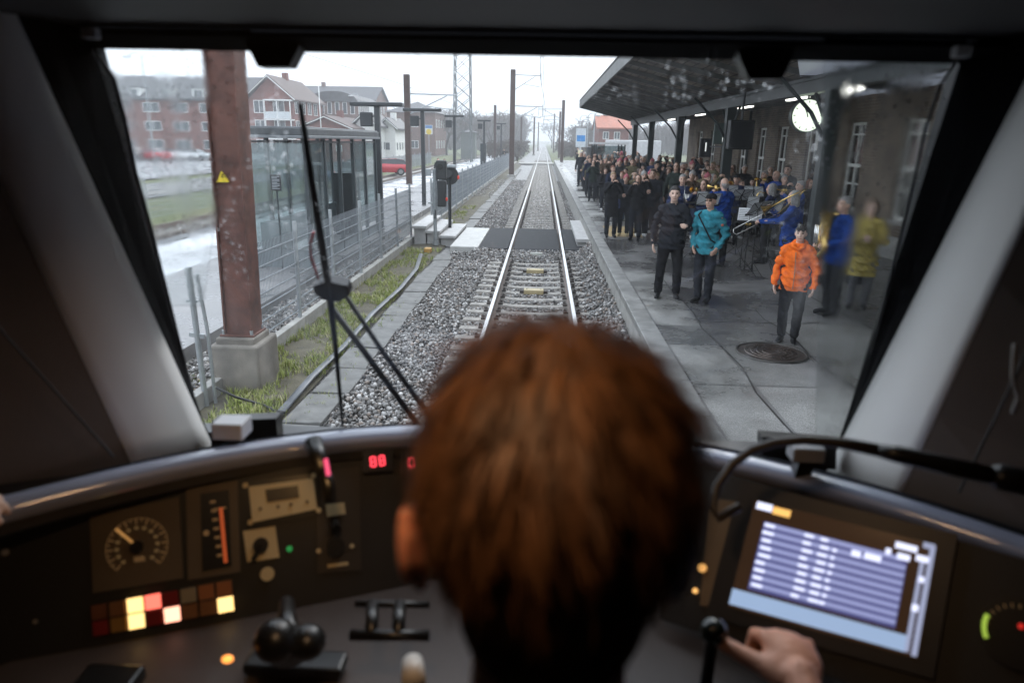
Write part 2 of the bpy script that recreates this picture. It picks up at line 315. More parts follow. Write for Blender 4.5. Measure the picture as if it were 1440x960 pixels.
# sleepers: concrete monoblock, raised ends, lower middle
def sleeper_mesh(parent_label):
    b = MB(); prof = [(-1.25, -.19, -.19), (-1.22, -.172, -.172), (-.55, -.172, 0), (-.45, -.19, 0), (0, -.2, 0), (.45, -.19, 0), (.55, -.172, 0), (1.22, -.172, 0), (1.25, -.19, 0)]
    vs = []
    for x, zt, _ in prof: vs += [(x, -.14, -.36), (x, -.10, zt), (x, .10, zt), (x, .14, -.36)]
    fs = [(0, 1, 2, 3), (len(vs)-1, len(vs)-2, len(vs)-3, len(vs)-4)]
    for i in range(len(prof)-1):
        a = i*4; fs += [(a, a+4, a+5, a+1), (a+1, a+5, a+6, a+2), (a+2, a+6, a+7, a+3)]
    b.add(vs, fs); return b.build('sleeper', M_slee)
M_fast = mat('fastening_iron', (.06, .05, .045), .6, .4, .3)
def sleeper(y, first):
    pass
sl0 = sleeper_mesh(''); tag(sl0, 'pale concrete sleeper under the rails of the main track', 'sleeper', 'concrete sleepers of the main track')
fm = MB()
fm.bbox(.07, .16, -.065, .065, -.175, -.135, .008); fm.tube([(.10, -.05, -.136), (.15, 0, -.112), (.10, .05, -.136)], .011, 6); fm.cyl((.13, 0, -.14), (.13, 0, -.09), .018, n=8)
f0 = fm.build('rail_fastening', M_fast, sl0); f0.location = (-.7525, 0, 0); fl = [f0]
for (x_, r_) in ((-.7525, math.pi), (.7525, 0), (.7525, math.pi)): f1 = f0.copy(); COL.objects.link(f1); f1.parent = sl0; f1.location = (x_, 0, 0); f1.rotation_euler = (0, 0, r_); fl.append(f1)
ys = [k*.6 for k in range(9, 200) if not (19.2 < k*.6 < 24.2)]
sl0.location = (TX, ys[0], 0)
for y in ys[1:]:
    c = sl0.copy(); COL.objects.link(c); c.location = (TX+random.uniform(-.01, .01), y, 0)
    if y < 45:
        for f in fl: d = f.copy(); COL.objects.link(d); d.parent = c
# yellow transponders between the rails
M_yel = mat('yellow_plastic', (.42, .34, .19), .5, 0, .15)
for (px, py, lab) in ((757, 380, 'yellow box between the rails, the farther of two'), (753, 413, 'yellow box between the rails, the nearer of two')):
    p = onz(px, py, -.16); b = MB(); b.bbox(-.21, .21, -.11, .11, -.05, .045, .012); t = thing('track_transponder', lab, 'transponder', (TX, round(p.y/.6)*.6-.02, -.15), 0, 'yellow boxes between the rails')
    b.build('housing', M_yel, t); b = MB()
    for s in (-1, 1): b.bbox(s*.255-.045, s*.255+.045, -.05, .05, -.04, .02, .006)
    for s in (-1, 1): b.cyl((s*.15, 0, .045), (s*.15, 0, .052), .015, n=8)
    b.build('bracket', M_fast, t)

# rail-level crossing for staff
t = thing('track_crossing', 'black rubber track crossing with pale slab beside it between fence and platform', 'track crossing', (0, 0, 0))
b = MB(); b.bbox(TX-.66, TX+.66, 19.35, 24.0, -.2, .004, .02)
b.mi = 1; b.prism([(TX-.62, 19.35, -.0), (TX+.62, 19.35, -.0), (TX+.26, 18.75, -.17), (TX-.26, 18.75, -.17)], (0, 0, -.03)); b.build('centre_panel', [M_rub, M_rub], t)
b = MB(); b.bbox(-1.78, TX-.82, 19.35, 24.0, -.2, .002, .02); b.build('outer_panel', M_rub, t)
b = MB(); b.bbox(TX+.82, 1.32, 19.35, 24.0, -.2, .002, .02); b.build('outer_panel', M_rub, t)
b = MB(); b.bbox(-2.62, -1.80, 19.5, 23.9, -.2, .006, .02); b.build('concrete_slab', mat('pale_slab', (.46, .45, .43), .6, 0, .12, 3), t)
b = MB(); b.bbox(TX-.17, TX+.17, 18.82, 18.9, -.11, -.02, .01); b.build('end_plate', mat('plate_grey', (.5, .5, .46), .5), t)
t = thing('track_crossing', 'distant flat crossing over the main track near the end of the fence', 'track crossing', (0, 0, 0))
b = MB(); b.bbox(-3.4, 1.4, 96, 101, -.2, .002, .02); b.build('deck', M_conc, t)
# steps on the fence side, step block on the platform side
M_slab = mat('slab_grey', (.42, .41, .40), .6, 0, .15, 5, .1)
for i, (x0, x1, z) in enumerate(((-3.18, -2.68, .10), (-3.6, -3.16, .24), (-4.0, -3.58, .38))):
    b = MB(); b.bbox(x0, x1+.04, 21.0, 24.2, z-.09, z, .015); b.bbox(x0+.06, x1, 21.1, 24.1, -.26, z-.09, .01)
    o = b.build('step', M_slab); tag(o, ['lowest', 'middle', 'highest'][i]+' concrete step between the fence gap and the track crossing', 'step', 'steps up from the track crossing')
b = MB(); b.bbox(1.02, 1.42, 20.0, 25.0, .12, .22, .015); b.bbox(1.06, 1.40, 20.1, 24.9, -.26, .12, .01); o = b.build('step', M_slab); tag(o, 'long grey step block against the station platform edge', 'step')

# main platform --------------------------------------------------
def asphalt(name, base, crack=True):
    m = bpy.data.materials.new(name); m.use_nodes = True; nt = m.node_tree; b = nt.nodes['Principled BSDF']
    tc = nd(nt, 'ShaderNodeTexCoord')
    n1 = nd(nt, 'ShaderNodeTexNoise'); n1.inputs['Scale'].default_value = .55; n1.inputs['Detail'].default_value = 9; n1.inputs['Roughness'].default_value = .62; nt.links.new(tc.outputs['Object'], n1.inputs[0])
    n2 = nd(nt, 'ShaderNodeTexNoise'); n2.inputs['Scale'].default_value = 130; n2.inputs['Detail'].default_value = 2; nt.links.new(tc.outputs['Object'], n2.inputs[0])
    cr = nd(nt, 'ShaderNodeValToRGB'); e = cr.color_ramp.elements; e[0].position = .36; e[0].color = (*[c*.42 for c in base], 1); e[1].position = .66; e[1].color = (*[c*1.55 for c in base], 1)
    nt.links.new(n1.outputs[0], cr.inputs[0])
    mr = nd(nt, 'ShaderNodeMapRange'); mr.inputs['From Min'].default_value = .3; mr.inputs['From Max'].default_value = .7; mr.inputs['To Min'].default_value = .55; mr.inputs['To Max'].default_value = 1.55; nt.links.new(n2.outputs[0], mr.inputs[0])
    mx = nd(nt, 'ShaderNodeMix', data_type='RGBA', blend_type='MULTIPLY'); mx.inputs['Factor'].default_value = 1; nt.links.new(cr.outputs[0], mx.inputs['A']); nt.links.new(mr.outputs[0], mx.inputs['B'])
    nt.links.new(mx.outputs['Result'], b.inputs['Base Color'])
    r = nd(nt, 'ShaderNodeMapRange'); r.inputs['From Min'].default_value = .42; r.inputs['From Max'].default_value = .6; r.inputs['To Min'].default_value = .16; r.inputs['To Max'].default_value = .62; nt.links.new(n1.outputs[0], r.inputs[0]); nt.links.new(r.outputs[0], b.inputs['Roughness'])
    bp = nd(nt, 'ShaderNodeBump'); bp.inputs['Strength'].default_value = .25; bp.inputs['Distance'].default_value = .006; nt.links.new(n2.outputs[0], bp.inputs['Height']); nt.links.new(bp.outputs[0], b.inputs['Normal']); return m
M_asph = asphalt('platform_asphalt', (.135, .130, .127)); M_patch = asphalt('asphalt_patch', (.10, .097, .095)); M_pave = asphalt('paving_slab', (.20, .195, .185)); M_pave2 = asphalt('paving_slab_dark', (.15, .147, .14))
b = MB(); b.box(1.42, 60, -6, 95, -.5, .5); struct(b.build('platform_surface', M_asph))
b = MB()
y = -5.0
while y < 94:
    b.bbox(1.38, 1.64, y+.004, y+.996, .40, .512, .012); y += 1
struct(b.build('platform_edge_coping', mat('coping_stone', (.20, .195, .185), .5, 0, .4, 3, .2, 80)))
b = MB(); b.box(1.385, 1.42, -6, 95, -.4, .42); struct(b.build('platform_face', M_conc))
b = MB(); b.box(1.36, 30, 95.2, 600, -.45, -.12); struct(b.build('verge', M_mead))
# slab and patch areas in the surface (rectangles 4-6 mm up with open joints between them)
b1 = MB(); b2 = MB(); b3 = MB()
def slab(bb, x0, x1, y0, y1, z=.504): bb.add([(x0, y0, z), (x1, y0, z), (x1, y1, z), (x0, y1, z)], [(0, 1, 2, 3)])
yy = 3.0; k = 0; rr = random.Random(4)
while yy < 13:
    L = rr.choice((.9, 1.2, 1.5, .7)); 
    slab(rr.choice((b1, b1, b2)), 1.66, 2.28+rr.uniform(-.02, .02), yy+.012, yy+L-.012)
    if yy < 9.2: slab(rr.choice((b1, b2, b1)), 2.31, rr.choice((2.95, 3.3, 3.1)), yy+.02, yy+L-.015)
    yy += L
slab(b2, 3.35, 4.6, 6.9, 9.6); slab(b3, 2.32, 4.3, 9.75, 11.4); slab(b1, 3.35, 6.2, 4.2, 6.2); slab(b3, 4.7, 7.4, 8.2, 11.0); slab(b2, 5.2, 7.8, 11.6, 15)
for bb, nm, mm in ((b1, 'platform_paving', M_pave), (b2, 'platform_paving_worn', M_pave2), (b3, 'platform_patch', M_patch)): struct(bb.build(nm, mm))
# long cracks between old and new surfacing
b = MB(); rr = random.Random(9)
def crack(pts, w=.025):
    for (a, c) in zip(pts[:-1], pts[1:]): 
        a = Vector((*a, .5075)); c = Vector((*c, .5075)); d = (c-a).normalized(); n = Vector((-d.y, d.x, 0))*w/2; b.add([a-n, c-n, c+n, a+n], [(0, 1, 2, 3)])
def wob(x0, y0, x1, y1, n=9, s=.05): return [(x0+(x1-x0)*i/n+rr.uniform(-s, s)*(0 < i < n), y0+(y1-y0)*i/n+rr.uniform(-s, s)*(0 < i < n)) for i in range(n+1)]
for q in ((2.30, 5, 2.30, 12.6), (3.33, 5.2, 3.33, 10.4), (2.30, 9.62, 4.9, 9.68), (3.33, 6.4, 6.9, 6.5), (4.65, 8.2, 4.6, 12.2), (2.3, 12.4, 5.4, 12.6), (5.1, 12.6, 5.2, 18)): crack(wob(*q), rr.uniform(.012, .03))
struct(b.build('asphalt_cracks', mat('crack_dirt', (.03, .028, .026), .6)))
b = MB(); slab(b, 1.84, 2.75, 18.6, 21.0, .504); struct(b.build('platform_yellow_patch', asphalt('yellow_sand', (.42, .30, .14))))
b = MB(); slab(b, 1.66, 2.2, 21.2, 90, .503); struct(b.build('platform_light_strip', asphalt('light_strip', (.26, .255, .245))))
# manhole
t = thing('manhole_cover', 'round rusty iron manhole cover with concentric ribs set in the platform', 'manhole cover', (2.86, 8.13, .505))
b = MB(); b.cyl((0, 0, 0), (0, 0, .008), .40, n=48); b.build('plate', mat('manhole_iron', (.055, .042, .036), .5, .5, .35, 8), t)
b = MB()
for r in (.10, .17, .24, .31): b.tube([(r*math.cos(a*math.pi/20), r*math.sin(a*math.pi/20), .010) for a in range(41)], .009, 5, cap=False)
for a in range(24): c, s = math.cos(a*math.pi/12), math.sin(a*math.pi/12); b.bar((c*.2, s*.2, .009), (c*.30, s*.30, .009), .012, .008)
b.build('rib', mat('manhole_rib', (.075, .055, .045), .35, .6, .3, 8), t)
b = MB(); b.tube([(.41*math.cos(a*math.pi/24), .41*math.sin(a*math.pi/24), .004) for a in range(49)], .02, 6, cap=False); b.build('ring', mat('manhole_ring', (.05, .045, .04), .5, .5), t)

# ---- left side: verge, cable trough, kerb, low platform -------------
b = MB(); ncols = 5
for i in range(60):
    y0 = 3+i*1.8; b.add([(-4.0, y0, -.2), (-3.3, y0, -.17), (-2.95, y0, -.22), (-2.95, y0+1.8, -.22), (-3.3, y0+1.8, -.17), (-4.0, y0+1.8, -.2)], [(0, 1, 4, 5), (1, 2, 3, 4)])
struct(b.build('verge_soil', M_dirt))
# grass tufts
def tufts(name, regions, m, label, hh=.09, parent=None):
    rs = np.random.RandomState(11); V = []; F = []; tone = []
    for (x0, x1, y0, y1, d, z) in regions:
        for _ in range(int((x1-x0)*(y1-y0)*d)):
            x, y = rs.uniform(x0, x1), rs.uniform(y0, y1)
            if math.sin(x*5.1+y*1.7)+math.sin(y*2.9-x*2)+rs.normal()*.5 < -.55: continue
            tn = rs.uniform(0, 1)
            for k in range(7):
                a = rs.uniform(0, 6.28); h = hh*rs.uniform(.4, 1.4); w = .006; dx, dy = math.cos(a), math.sin(a); l = rs.uniform(.1, .9)*h
                px, py = x+rs.normal()*.02, y+rs.normal()*.02; n = len(V)
                V += [(px-dy*w, py+dx*w, z), (px+dy*w, py-dx*w, z), (px+dx*l*.4+dy*w*.7, py+dy*l*.4-dx*w*.7, z+h*.6), (px+dx*l*.4-dy*w*.7, py+dy*l*.4+dx*w*.7, z+h*.6), (px+dx*l, py+dy*l, z+h)]
                F += [(n, n+1, n+2, n+3), (n+3, n+2, n+4)]; tone += [tn]*5
    me = bpy.data.meshes.new(name); me.from_pydata(V, [], F); at = me.attributes.new('tone', 'FLOAT', 'POINT'); at.data.foreach_set('value', np.array(tone, np.float32)); me.materials.append(m)
    o = bpy.data.objects.new(name, me); COL.objects.link(o); return tag(o, label, 'grass', kind='stuff')
def blademat():
    m = bpy.data.materials.new('grass_blade'); m.use_nodes = True; nt = m.node_tree; b = nt.nodes['Principled BSDF']; b.inputs['Roughness'].default_value = .7
    at = nd(nt, 'ShaderNodeAttribute'); at.attribute_name = 'tone'; cr = nd(nt, 'ShaderNodeValToRGB'); e = cr.color_ramp.elements
    e[0].position = 0; e[0].color = (.16, .20, .035, 1); e[1].position = 1; e[1].color = (.42, .38, .20, 1); x = e.new(.55); x.color = (.27, .31, .07, 1)
    nt.links.new(at.outputs['Fac'], cr.inputs[0]); nt.links.new(cr.outputs[0], b.inputs['Base Color']); return m
M_blade = blademat()
tufts('grass', [(-3.98, -2.95, 6.5, 15, 260, -.2), (-3.98, -2.95, 15, 20, 110, -.2), (-3.9, -3.2, 25, 34, 60, -.2), (-2.9, -2.55, 6.5, 13, 40, -.2), (-4.6, -3.2, 6.3, 8.4, 160, -.2)], M_blade, 'bright green and straw grass on the verge between kerb and cable trough')
# cable trough: concrete lids in a row, tilted a little
rr = random.Random(2); b = MB(); y = 4.0
M_lid = mat('trough_lid', (.13, .127, .12), .6, 0, .35, 4, .3, 60)
b0 = MB(); b0.box(-2.86, -2.80, 3, 19, -.34, -.19); b0.box(-2.46, -2.40, 3, 19, -.34, -.19); b0.box(-2.86, -2.4, 3, 19, -.36, -.32)
t = thing('cable_trough', 'low concrete cable trough with worn lids running between grass and ballast', 'cable trough', (0, 0, 0))
b0.build('channel', M_lid, t); i = 0
while y < 18.6:
    L = .96; dz = rr.uniform(-.012, .015); sh = rr.uniform(-.03, .03)
    q = MB(); q.bbox(-.235, .235, -.475, .475, -.05, 0, .012); o = q.build('lid', M_lid, t); o.location = (-2.63+sh, y+.5, -.14+dz); o.rotation_euler = (rr.uniform(-.02, .02), rr.uniform(-.03, .03), rr.uniform(-.03, .03)); y += L+rr.uniform(.02, .05); i += 1
t = thing('cable_trough', 'low concrete cable trough past the steps, running far along the fence', 'cable trough', (0, 0, 0))
q = MB(); y = 25
while y < 80: q.bbox(-2.95+rr.uniform(-.03, .03), -2.5, y, y+.97, -.27, -.15+rr.uniform(-.02, .02), .012); y += 1.02
q.build('lid', M_lid, t)
# black flat hose and cables lying in the grass
b = MB(); b.tube([(-2.98, 7.0, -.15), (-3.02, 8.5, -.13), (-3.0, 10, -.14), (-3.05, 12, -.13), (-2.98, 14.2, -.12), (-3.05, 16.5, -.12), (-3.3, 18.6, -.1)], .055, 8, .45)
tag(b.build('cable_duct', mat('duct_grey', (.10, .105, .115), .35, 0, .3, 3), None, True), 'flat dark cable duct lying in the grass beside the trough', 'cable duct')
b = MB(); b.tube([(-3.75, 7.35, .12), (-3.6, 7.5, -.05), (-3.3, 7.55, -.16), (-3.05, 7.3, -.13), (-2.9, 7.2, -.1)], .016, 8)
tag(b.build('cable', mat('cable_black', (.02, .02, .02), .5), None, True), 'thin black cable looping from the mast footing to the trough', 'cable')
b = MB(); b.bbox(-3.35, -3.15, 19.35, 19.6, -.2, -.05, .03); tag(b.build('junction_box', mat('orange_box', (.45, .25, .06), .5)), 'small orange box in the grass below the steps', 'box')
# kerb under the fence
b = MB(); y = 3.2
while y < 104:
    b.bbox(-4.13, -4.0, y, y+1.985, -.35, .0, .012); y += 2
struct(b.build('kerb', M_conc))
sheet('gravel_strip', -5.0, -4.13, 3, 104, -.16, M_gravel)
# low island platform
M_lplat = asphalt('island_paving', (.17, .165, .165)); M_white = asphalt('island_pale', (.36, .36, .37))
b = MB(); b.box(-10.7, -5.0, -2, 150, -.4, .05); struct(b.build('island_platform', M_lplat))
sheet('island_platform_strip', -10.35, -8.0, -2, 150, .054, M_white)  # wet strip mirroring the sky, put in as a paler colour
b = MB(); b.box(-10.78, -10.35, -2, 150, -.3, .075); struct(b.build('island_platform_edge', mat('edge_dark', (.07, .07, .075), .5)))
sheet('second_trackbed', -14.4, -10.78, -5, 300, -.3, M_gravel)
b = MB()
for x in (-12.0, -13.45): b.box(x-.035, x+.035, -4, 300, -.3, -.1)
tag(b.build('rail', M_rust), 'pair of dull rusty rails of the track beyond the island platform', 'rail')
sheet('path', -26.5, -20.5, -30, 160, -.25, asphalt('path_gravel', (.14, .13, .115)))
sheet('road', -46, -29, -40, 190, -.22, asphalt('wet_road', (.17, .17, .175)))
sheet('car_park', -110, -46.2, 30, 190, -.2, asphalt('car_park_asphalt', (.16, .16, .165)))
sheet('meadow', -29, -14.4, -40, 500, -.32, M_mead)
# ============================================================ STATION SIDE
M_green = mat('column_green_black', (.018, .026, .026), .4, .0, .2, 6); M_soff = mat('canopy_boards', (.13, .105, .085), .6, 0, .75, 2.2, .15, detail=9); M_fasc = mat('canopy_fascia', (.12, .12, .115), .5, .2, .3, 2)
M_roofm = mat('canopy_roof_felt', (.10, .10, .10), .8)
M_wallb = brick('station_brick', (.20, .15, .105), (.13, .095, .07), (.24, .21, .18), dirt=.4)
M_white_p = mat('white_window_paint', (.78, .78, .74), .45, 0, .1, 9); M_wglass = glassmat('station_window_glass', (.25, .28, .28), .34, .03)
M_dark = mat('dark_room', (.012, .012, .012), .9); M_door = mat('door_green', (.05, .06, .05), .5)
EDGEX, COLX, WX = 2.0, 5.0, 8.0
CY0, CY1 = -4.0, 41.0
# canopy -----------------------------------------------------------
cn = thing('platform_canopy', 'long dark boarded canopy with sloping underside over the station platform', 'canopy', (0, 0, 0))
b = MB()
b.prism([(EDGEX, CY0, 4.92), (COLX, CY0, 4.2), (COLX, CY0, 4.32), (EDGEX, CY0, 5.04)], (0, CY1-CY0, 0))
b.prism([(COLX, CY0, 4.2), (WX+.1, CY0, 4.30), (WX+.1, CY0, 4.42), (COLX, CY0, 4.32)], (0, CY1-CY0, 0)); b.build('soffit', M_soff, cn)
b = MB()
for i in range(1, 14):      # board joints running along the canopy
    x = EDGEX+(COLX-EDGEX)*i/14; z = 4.92-.72*i/14; b.box(x-.008, x+.008, CY0, CY1, z-.012, z-.001)
b.build('soffit_batten', mat('batten', (.035, .032, .03), .7), cn)
b = MB()
y = CY0+.6
while y < CY1: b.bar((EDGEX+.05, y, 4.86), (COLX, y, 4.15), .07, .10); b.bar((COLX, y, 4.15), (WX, y, 4.25), .07, .10); y += 1.55
b.build('rafter', M_fasc, cn)
b = MB(); b.box(EDGEX-.06, EDGEX-.003, CY0, CY1+.05, 4.78, 5.12); b.build('fascia', M_fasc, cn)
b = MB(); b.box(COLX-.11, COLX+.11, CY0, CY1, 3.88, 4.15); b.box(COLX-.16, COLX+.16, CY0, CY1, 4.10, 4.16); b.build('beam', M_green, cn)
b = MB(); b.prism([(EDGEX-.06, CY1, 4.78), (COLX, CY1, 4.06), (WX, CY1, 4.16), (WX, CY1, 4.5), (COLX, CY1, 4.4), (EDGEX-.06, CY1, 5.12)], (0, .06, 0)); b.build('end_fascia', M_fasc, cn)
b = MB(); b.prism([(EDGEX-.07, CY0, 5.14), (COLX, CY0, 4.42), (WX+.6, CY0, 4.55), (WX+.6, CY0, 4.60), (COLX, CY0, 4.47), (EDGEX-.07, CY0, 5.19)], (0, CY1-CY0+.1, 0)); b.build('roofing', M_roofm, cn)
# bulbs along the edge of the canopy
M_bulb = mat('glass_bulb', (.55, .56, .55), .15, 0, .05)
b = MB()
# columns with brackets
colys = [-1.2, 5.8, 12.8, 19.6, 26.6, 33.6, 39.5]
cm = MB(); cm.bbox(-.12, .12, -.12, .12, .5, 3.88, .012); 
shaft = cm.build('shaft', M_green)
c0 = thing('canopy_column', 'x', 'column', (COLX, colys[0], 0), 0, 'dark columns holding up the platform canopy')
shaft.parent = c0
cm = MB(); cm.bbox(-.19, .19, -.19, .19, .5, .72, .02); cm.build('plinth', M_green, c0)
cm = MB()
for s in (-1, 1):
    cm.tube([(0, s*.10, 3.1), (0, s*.35, 3.45), (0, s*.85, 3.86)], .035, 6)
cm.tube([(-.10, 0, 3.1), (-.35, 0, 3.5), (-1.0, 0, 4.12)], .035, 6); cm.build('bracket', M_green, c0)
labs = ['dark canopy column beside the cab, outside the view', 'dark canopy column closest to the train, by the manhole', 'thick dark green column behind the boy in orange, next to the trombone player', 'dark green canopy column carrying the track number sign, in front of the musicians',
        'thin dark canopy column behind the photographing crowd, third from the near end', 'thin dark canopy column behind the front of the crowd', 'farthest dark canopy column at the end of the platform roof']
c0['label'] = labs[2]; c0.location.y = colys[2]
for y, l in list(zip(colys, labs))[3:]: dup(c0, (COLX, y, 0), 0, l)
# station building --------------------------------------------------
sb = thing('station_building', 'long dark brick station building with tall white framed windows behind the canopy', 'station building', (WX, 0, 0))
b = MB(); wins = []      # windows: (y0, y1, z0, z1)
wy = [8.5, 10.9, 13.3, 15.8, 18.7, 21.6, 24.3, 26.6, 29.0, 31.6, 34.2, 37.0]
kinds = ['w', 'w', 'w', 'w', 'w', 'd', 'w', 'w', 'w', 'D', 'w', 'w']
openings = [(y-.5, y+.5, 1.35 if k == 'w' else .52, 3.55) if k != 'D' else (y-.9, y+.9, .52, 3.55) for y, k in zip(wy, kinds)]
ye = -5.0
def wallbox(y0, y1, z0, z1): b.box(0, .35, y0, y1, z0, z1)
for (a, c, z0, z1) in openings:
    wallbox(ye, a, .3, 5.4)
    if z0 > .6: wallbox(a, c, .3, z0)
    wallbox(a, c, z1, 5.4); ye = c
wallbox(ye, 40.0, .3, 5.4); b.build('wall', M_wallb, sb)
b = MB(); b.box(.35, 9, -5, 40, .3, 5.4); 
b2 = MB(); b2.box(1.1, 1.15, -5, 40, .5, 5.3); b2.build('inner_partition', mat('inner_wall', (.10, .075, .05), .8), sb)
b3 = MB(); b3.box(.35, 9, -5, -4.8, .3, 5.4); b3.box(.35, 9, 39.7, 40, .3, 5.4); b3.build('end_wall', M_wallb, sb)
b = MB(); b.box(.0, 9, -5, 40, 5.4, 5.5); b.prism([(-.4, -5.3, 5.5), (9.4, -5.3, 5.5), (4.5, -5.3, 8.6)], (0, 45.6, 0)); b.build('roof', mat('slate_roof', (.10, .09, .088), .6, 0, .3, 2), sb)
for (a, c, z0, z1), k in zip(openings, kinds):
    wf = MB(); y0, y1 = a+.01, c-.01; x = .10
    wf.box(x, x+.07, y0, y0+.07, z0, z1-.01); wf.box(x, x+.07, y1-.07, y1, z0, z1-.01); wf.box(x, x+.07, y0+.071, y1-.071, z1-.08, z1-.01); wf.box(x, x+.07, y0+.071, y1-.071, z0, z0+.08)
    if k == 'w':
        wf.box(x-.02, x+.08, y0+.071, y1-.071, z0+.72*(z1-z0)-.5, z0+.72*(z1-z0)-.42); ym = (y0+y1)/2; wf.box(x, x+.06, ym-.035, ym+.035, z0+.081, z1-.081)
        for zz in (z0+(z1-z0)*.3, z0+(z1-z0)*.86):
            for ya, yb in ((y0+.072, ym-.037), (ym+.037, y1-.072)): wf.box(x+.01, x+.05, ya, yb, zz-.02, zz+.02)
    f = wf.build('window' if k == 'w' else 'door', M_white_p if k != 'D' else M_door, sb)
    g = MB(); g.box(x+.03, x+.036, y0+.06, y1-.06, z0+.07, z1-.07); g.build('pane', M_wglass, f)
    if k == 'w': s = MB(); s.bbox(-.06, .12, y0-.08, y1+.08, z0-.09, z0-.003, .01); s.build('sill', M_conc, f)
    if k == 'd': s = MB(); s.box(.3, .34, y0+.1, y1-.1, .6, 3.4); s.build('lit_interior', emat('lit_interior', (1, .45, .15), 1.6), f)
b = MB(); b.box(-.05, -.003, -5, 40, .5, 1.0); b.build('plinth', M_conc, sb)
# downpipes
for y in (12.1, 20.3, 28.0): b = MB(); b.cyl((-.09, y, .52), (-.09, y, 4.3), .05, n=10); b.build('downpipe', M_green, sb)
# canopy lamps: linear luminaires hung under the soffit
M_lampw = emat('lamp_tube', (1, .97, .9), 2.2); M_lampb = mat('lamp_body', (.5, .5, .5), .4)
for i, y in enumerate((9.3, 15.5, 18.4, 23, 29.5, 36)):
    lab = ['nearest', 'second', 'third', 'fourth', 'fifth', 'farthest'][i]+' linear lamp under the canopy between columns and station wall'
    t = thing('canopy_lamp', lab, 'lamp', (6.3, y, 4.08), 0, 'linear lamps under the canopy'); b = MB(); b.bbox(-.09, .09, -.75, .75, 0, .10, .015); b.build('housing', M_lampb, t); b = MB(); b.bbox(-.06, .06, -.70, .70, -.035, .0, .01); b.build('diffuser', M_lampw, t)
# bright canopy areas, put in as two roof panels with a faint daylight glow
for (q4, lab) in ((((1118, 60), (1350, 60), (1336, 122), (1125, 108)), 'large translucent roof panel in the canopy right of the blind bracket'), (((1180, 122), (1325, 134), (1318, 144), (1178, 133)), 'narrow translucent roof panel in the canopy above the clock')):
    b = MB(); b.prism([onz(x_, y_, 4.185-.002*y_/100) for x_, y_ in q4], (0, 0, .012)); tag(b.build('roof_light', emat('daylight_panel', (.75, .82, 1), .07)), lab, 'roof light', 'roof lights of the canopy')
# clock
ck = thing('platform_clock', 'round backlit platform clock hanging from the canopy beside the thick column', 'clock')
cc = ondep(1134, 163, 14.3); ck.location = cc
b = MB(); b.tube([(0, .075, 0), (0, -.075, 0)], .34, 40); b.build('case', mat('clock_case', (.12, .13, .12), .4), ck, 30)
b = MB(); b.tube([(0, -.078, 0), (0, -.082, 0)], .315, 40); b.build('dial', emat('clock_face', (.80, .93, .74), .62), ck)
b = MB()
for a in range(12): s, c = math.sin(a*math.pi/6), math.cos(a*math.pi/6); b.bar((s*.255, -.085, c*.255), (s*.295, -.085, c*.295), .016, .004, (0, 1, 0))
b.build('hour_mark', M_dark, ck)
b = MB(); b.bar((0, -.089, 0), (-.12, -.089, .22), .014, .003, (0, 1, 0)); b.bar((.0, -.089, -.03), (-.045, -.089, .12), .02, .003, (0, 1, 0)); b.build('hand', M_dark, ck)
b = MB(); b.cyl((0, 0, .33), (0, 0, 4.2-cc.z), .022, n=8); b.build('hanger', M_green, ck)
# track number sign, black box signs, info screen
def text_mesh(name, s, size, m, parent, loc, rot, ext=.002, align='CENTER'):
    cu = bpy.data.curves.new(name, 'FONT'); cu.body = s; cu.size = size; cu.extrude = ext; cu.align_x = align; cu.align_y = 'CENTER'
    o = bpy.data.objects.new(name, cu); COL.objects.link(o); dg = bpy.context.evaluated_depsgraph_get(); me = bpy.data.meshes.new_from_object(o.evaluated_get(dg)); bpy.data.objects.remove(o)
    me.materials.clear(); me.materials.append(m); o = bpy.data.objects.new(name, me); COL.objects.link(o); o.parent = parent; o.location = loc; o.rotation_euler = rot; return o
M_sblk = mat('sign_black', (.02, .02, .022), .4); M_swht = emat('sign_white', (.8, .82, .8), .45)
p = ondep(992, 206, 19.8)
t = thing('track_number_sign', 'small black sign box with a white figure 1 on the canopy column', 'sign', p)
b = MB(); b.bbox(-.16, .16, -.05, .05, -.30, .22, .01); b.bar((.1, 0, 0), (5.0-p.x, 19.6-p.y, 0), .04); b.build('box', M_sblk, t)
text_mesh('numeral', '1', .36, M_swht, t, (0, -.056, -.03), (R(90), 0, 0))
p = ondep(1041, 190, 16.5)
t = thing('info_screen', 'black tilted information screen hanging under the canopy', 'screen', p, R(15))
b = MB(); b.bbox(-.32, .32, -.08, .08, -.34, .34, .02); b.build('case', M_sblk, t); b = MB(); b.cyl((0, 0, .34), (0, 0, 4.15-p.z), .03, n=8); b.build('hanger', M_sblk, t); b = MB(); b.box(-.28, .28, -.085, -.082, -.30, .30); b.build('display', mat('screen_off', (.01, .012, .016), .15), t)
p = ondep(1019, 188, 19.0)
t = thing('hanging_sign', 'pale square sign with a small white field hanging under the canopy', 'sign', p, 0)
b = MB(); b.bbox(-.30, .30, -.04, .04, -.28, .28, .01); b.cyl((0, 0, .28), (0, 0, 4.15-p.z), .02, n=8); b.build('board', mat('sign_greygreen', (.10, .13, .12), .5), t); b = MB(); b.box(-.06, .18, -.046, -.043, -.22, -.06); b.build('white_field', M_swht, t)
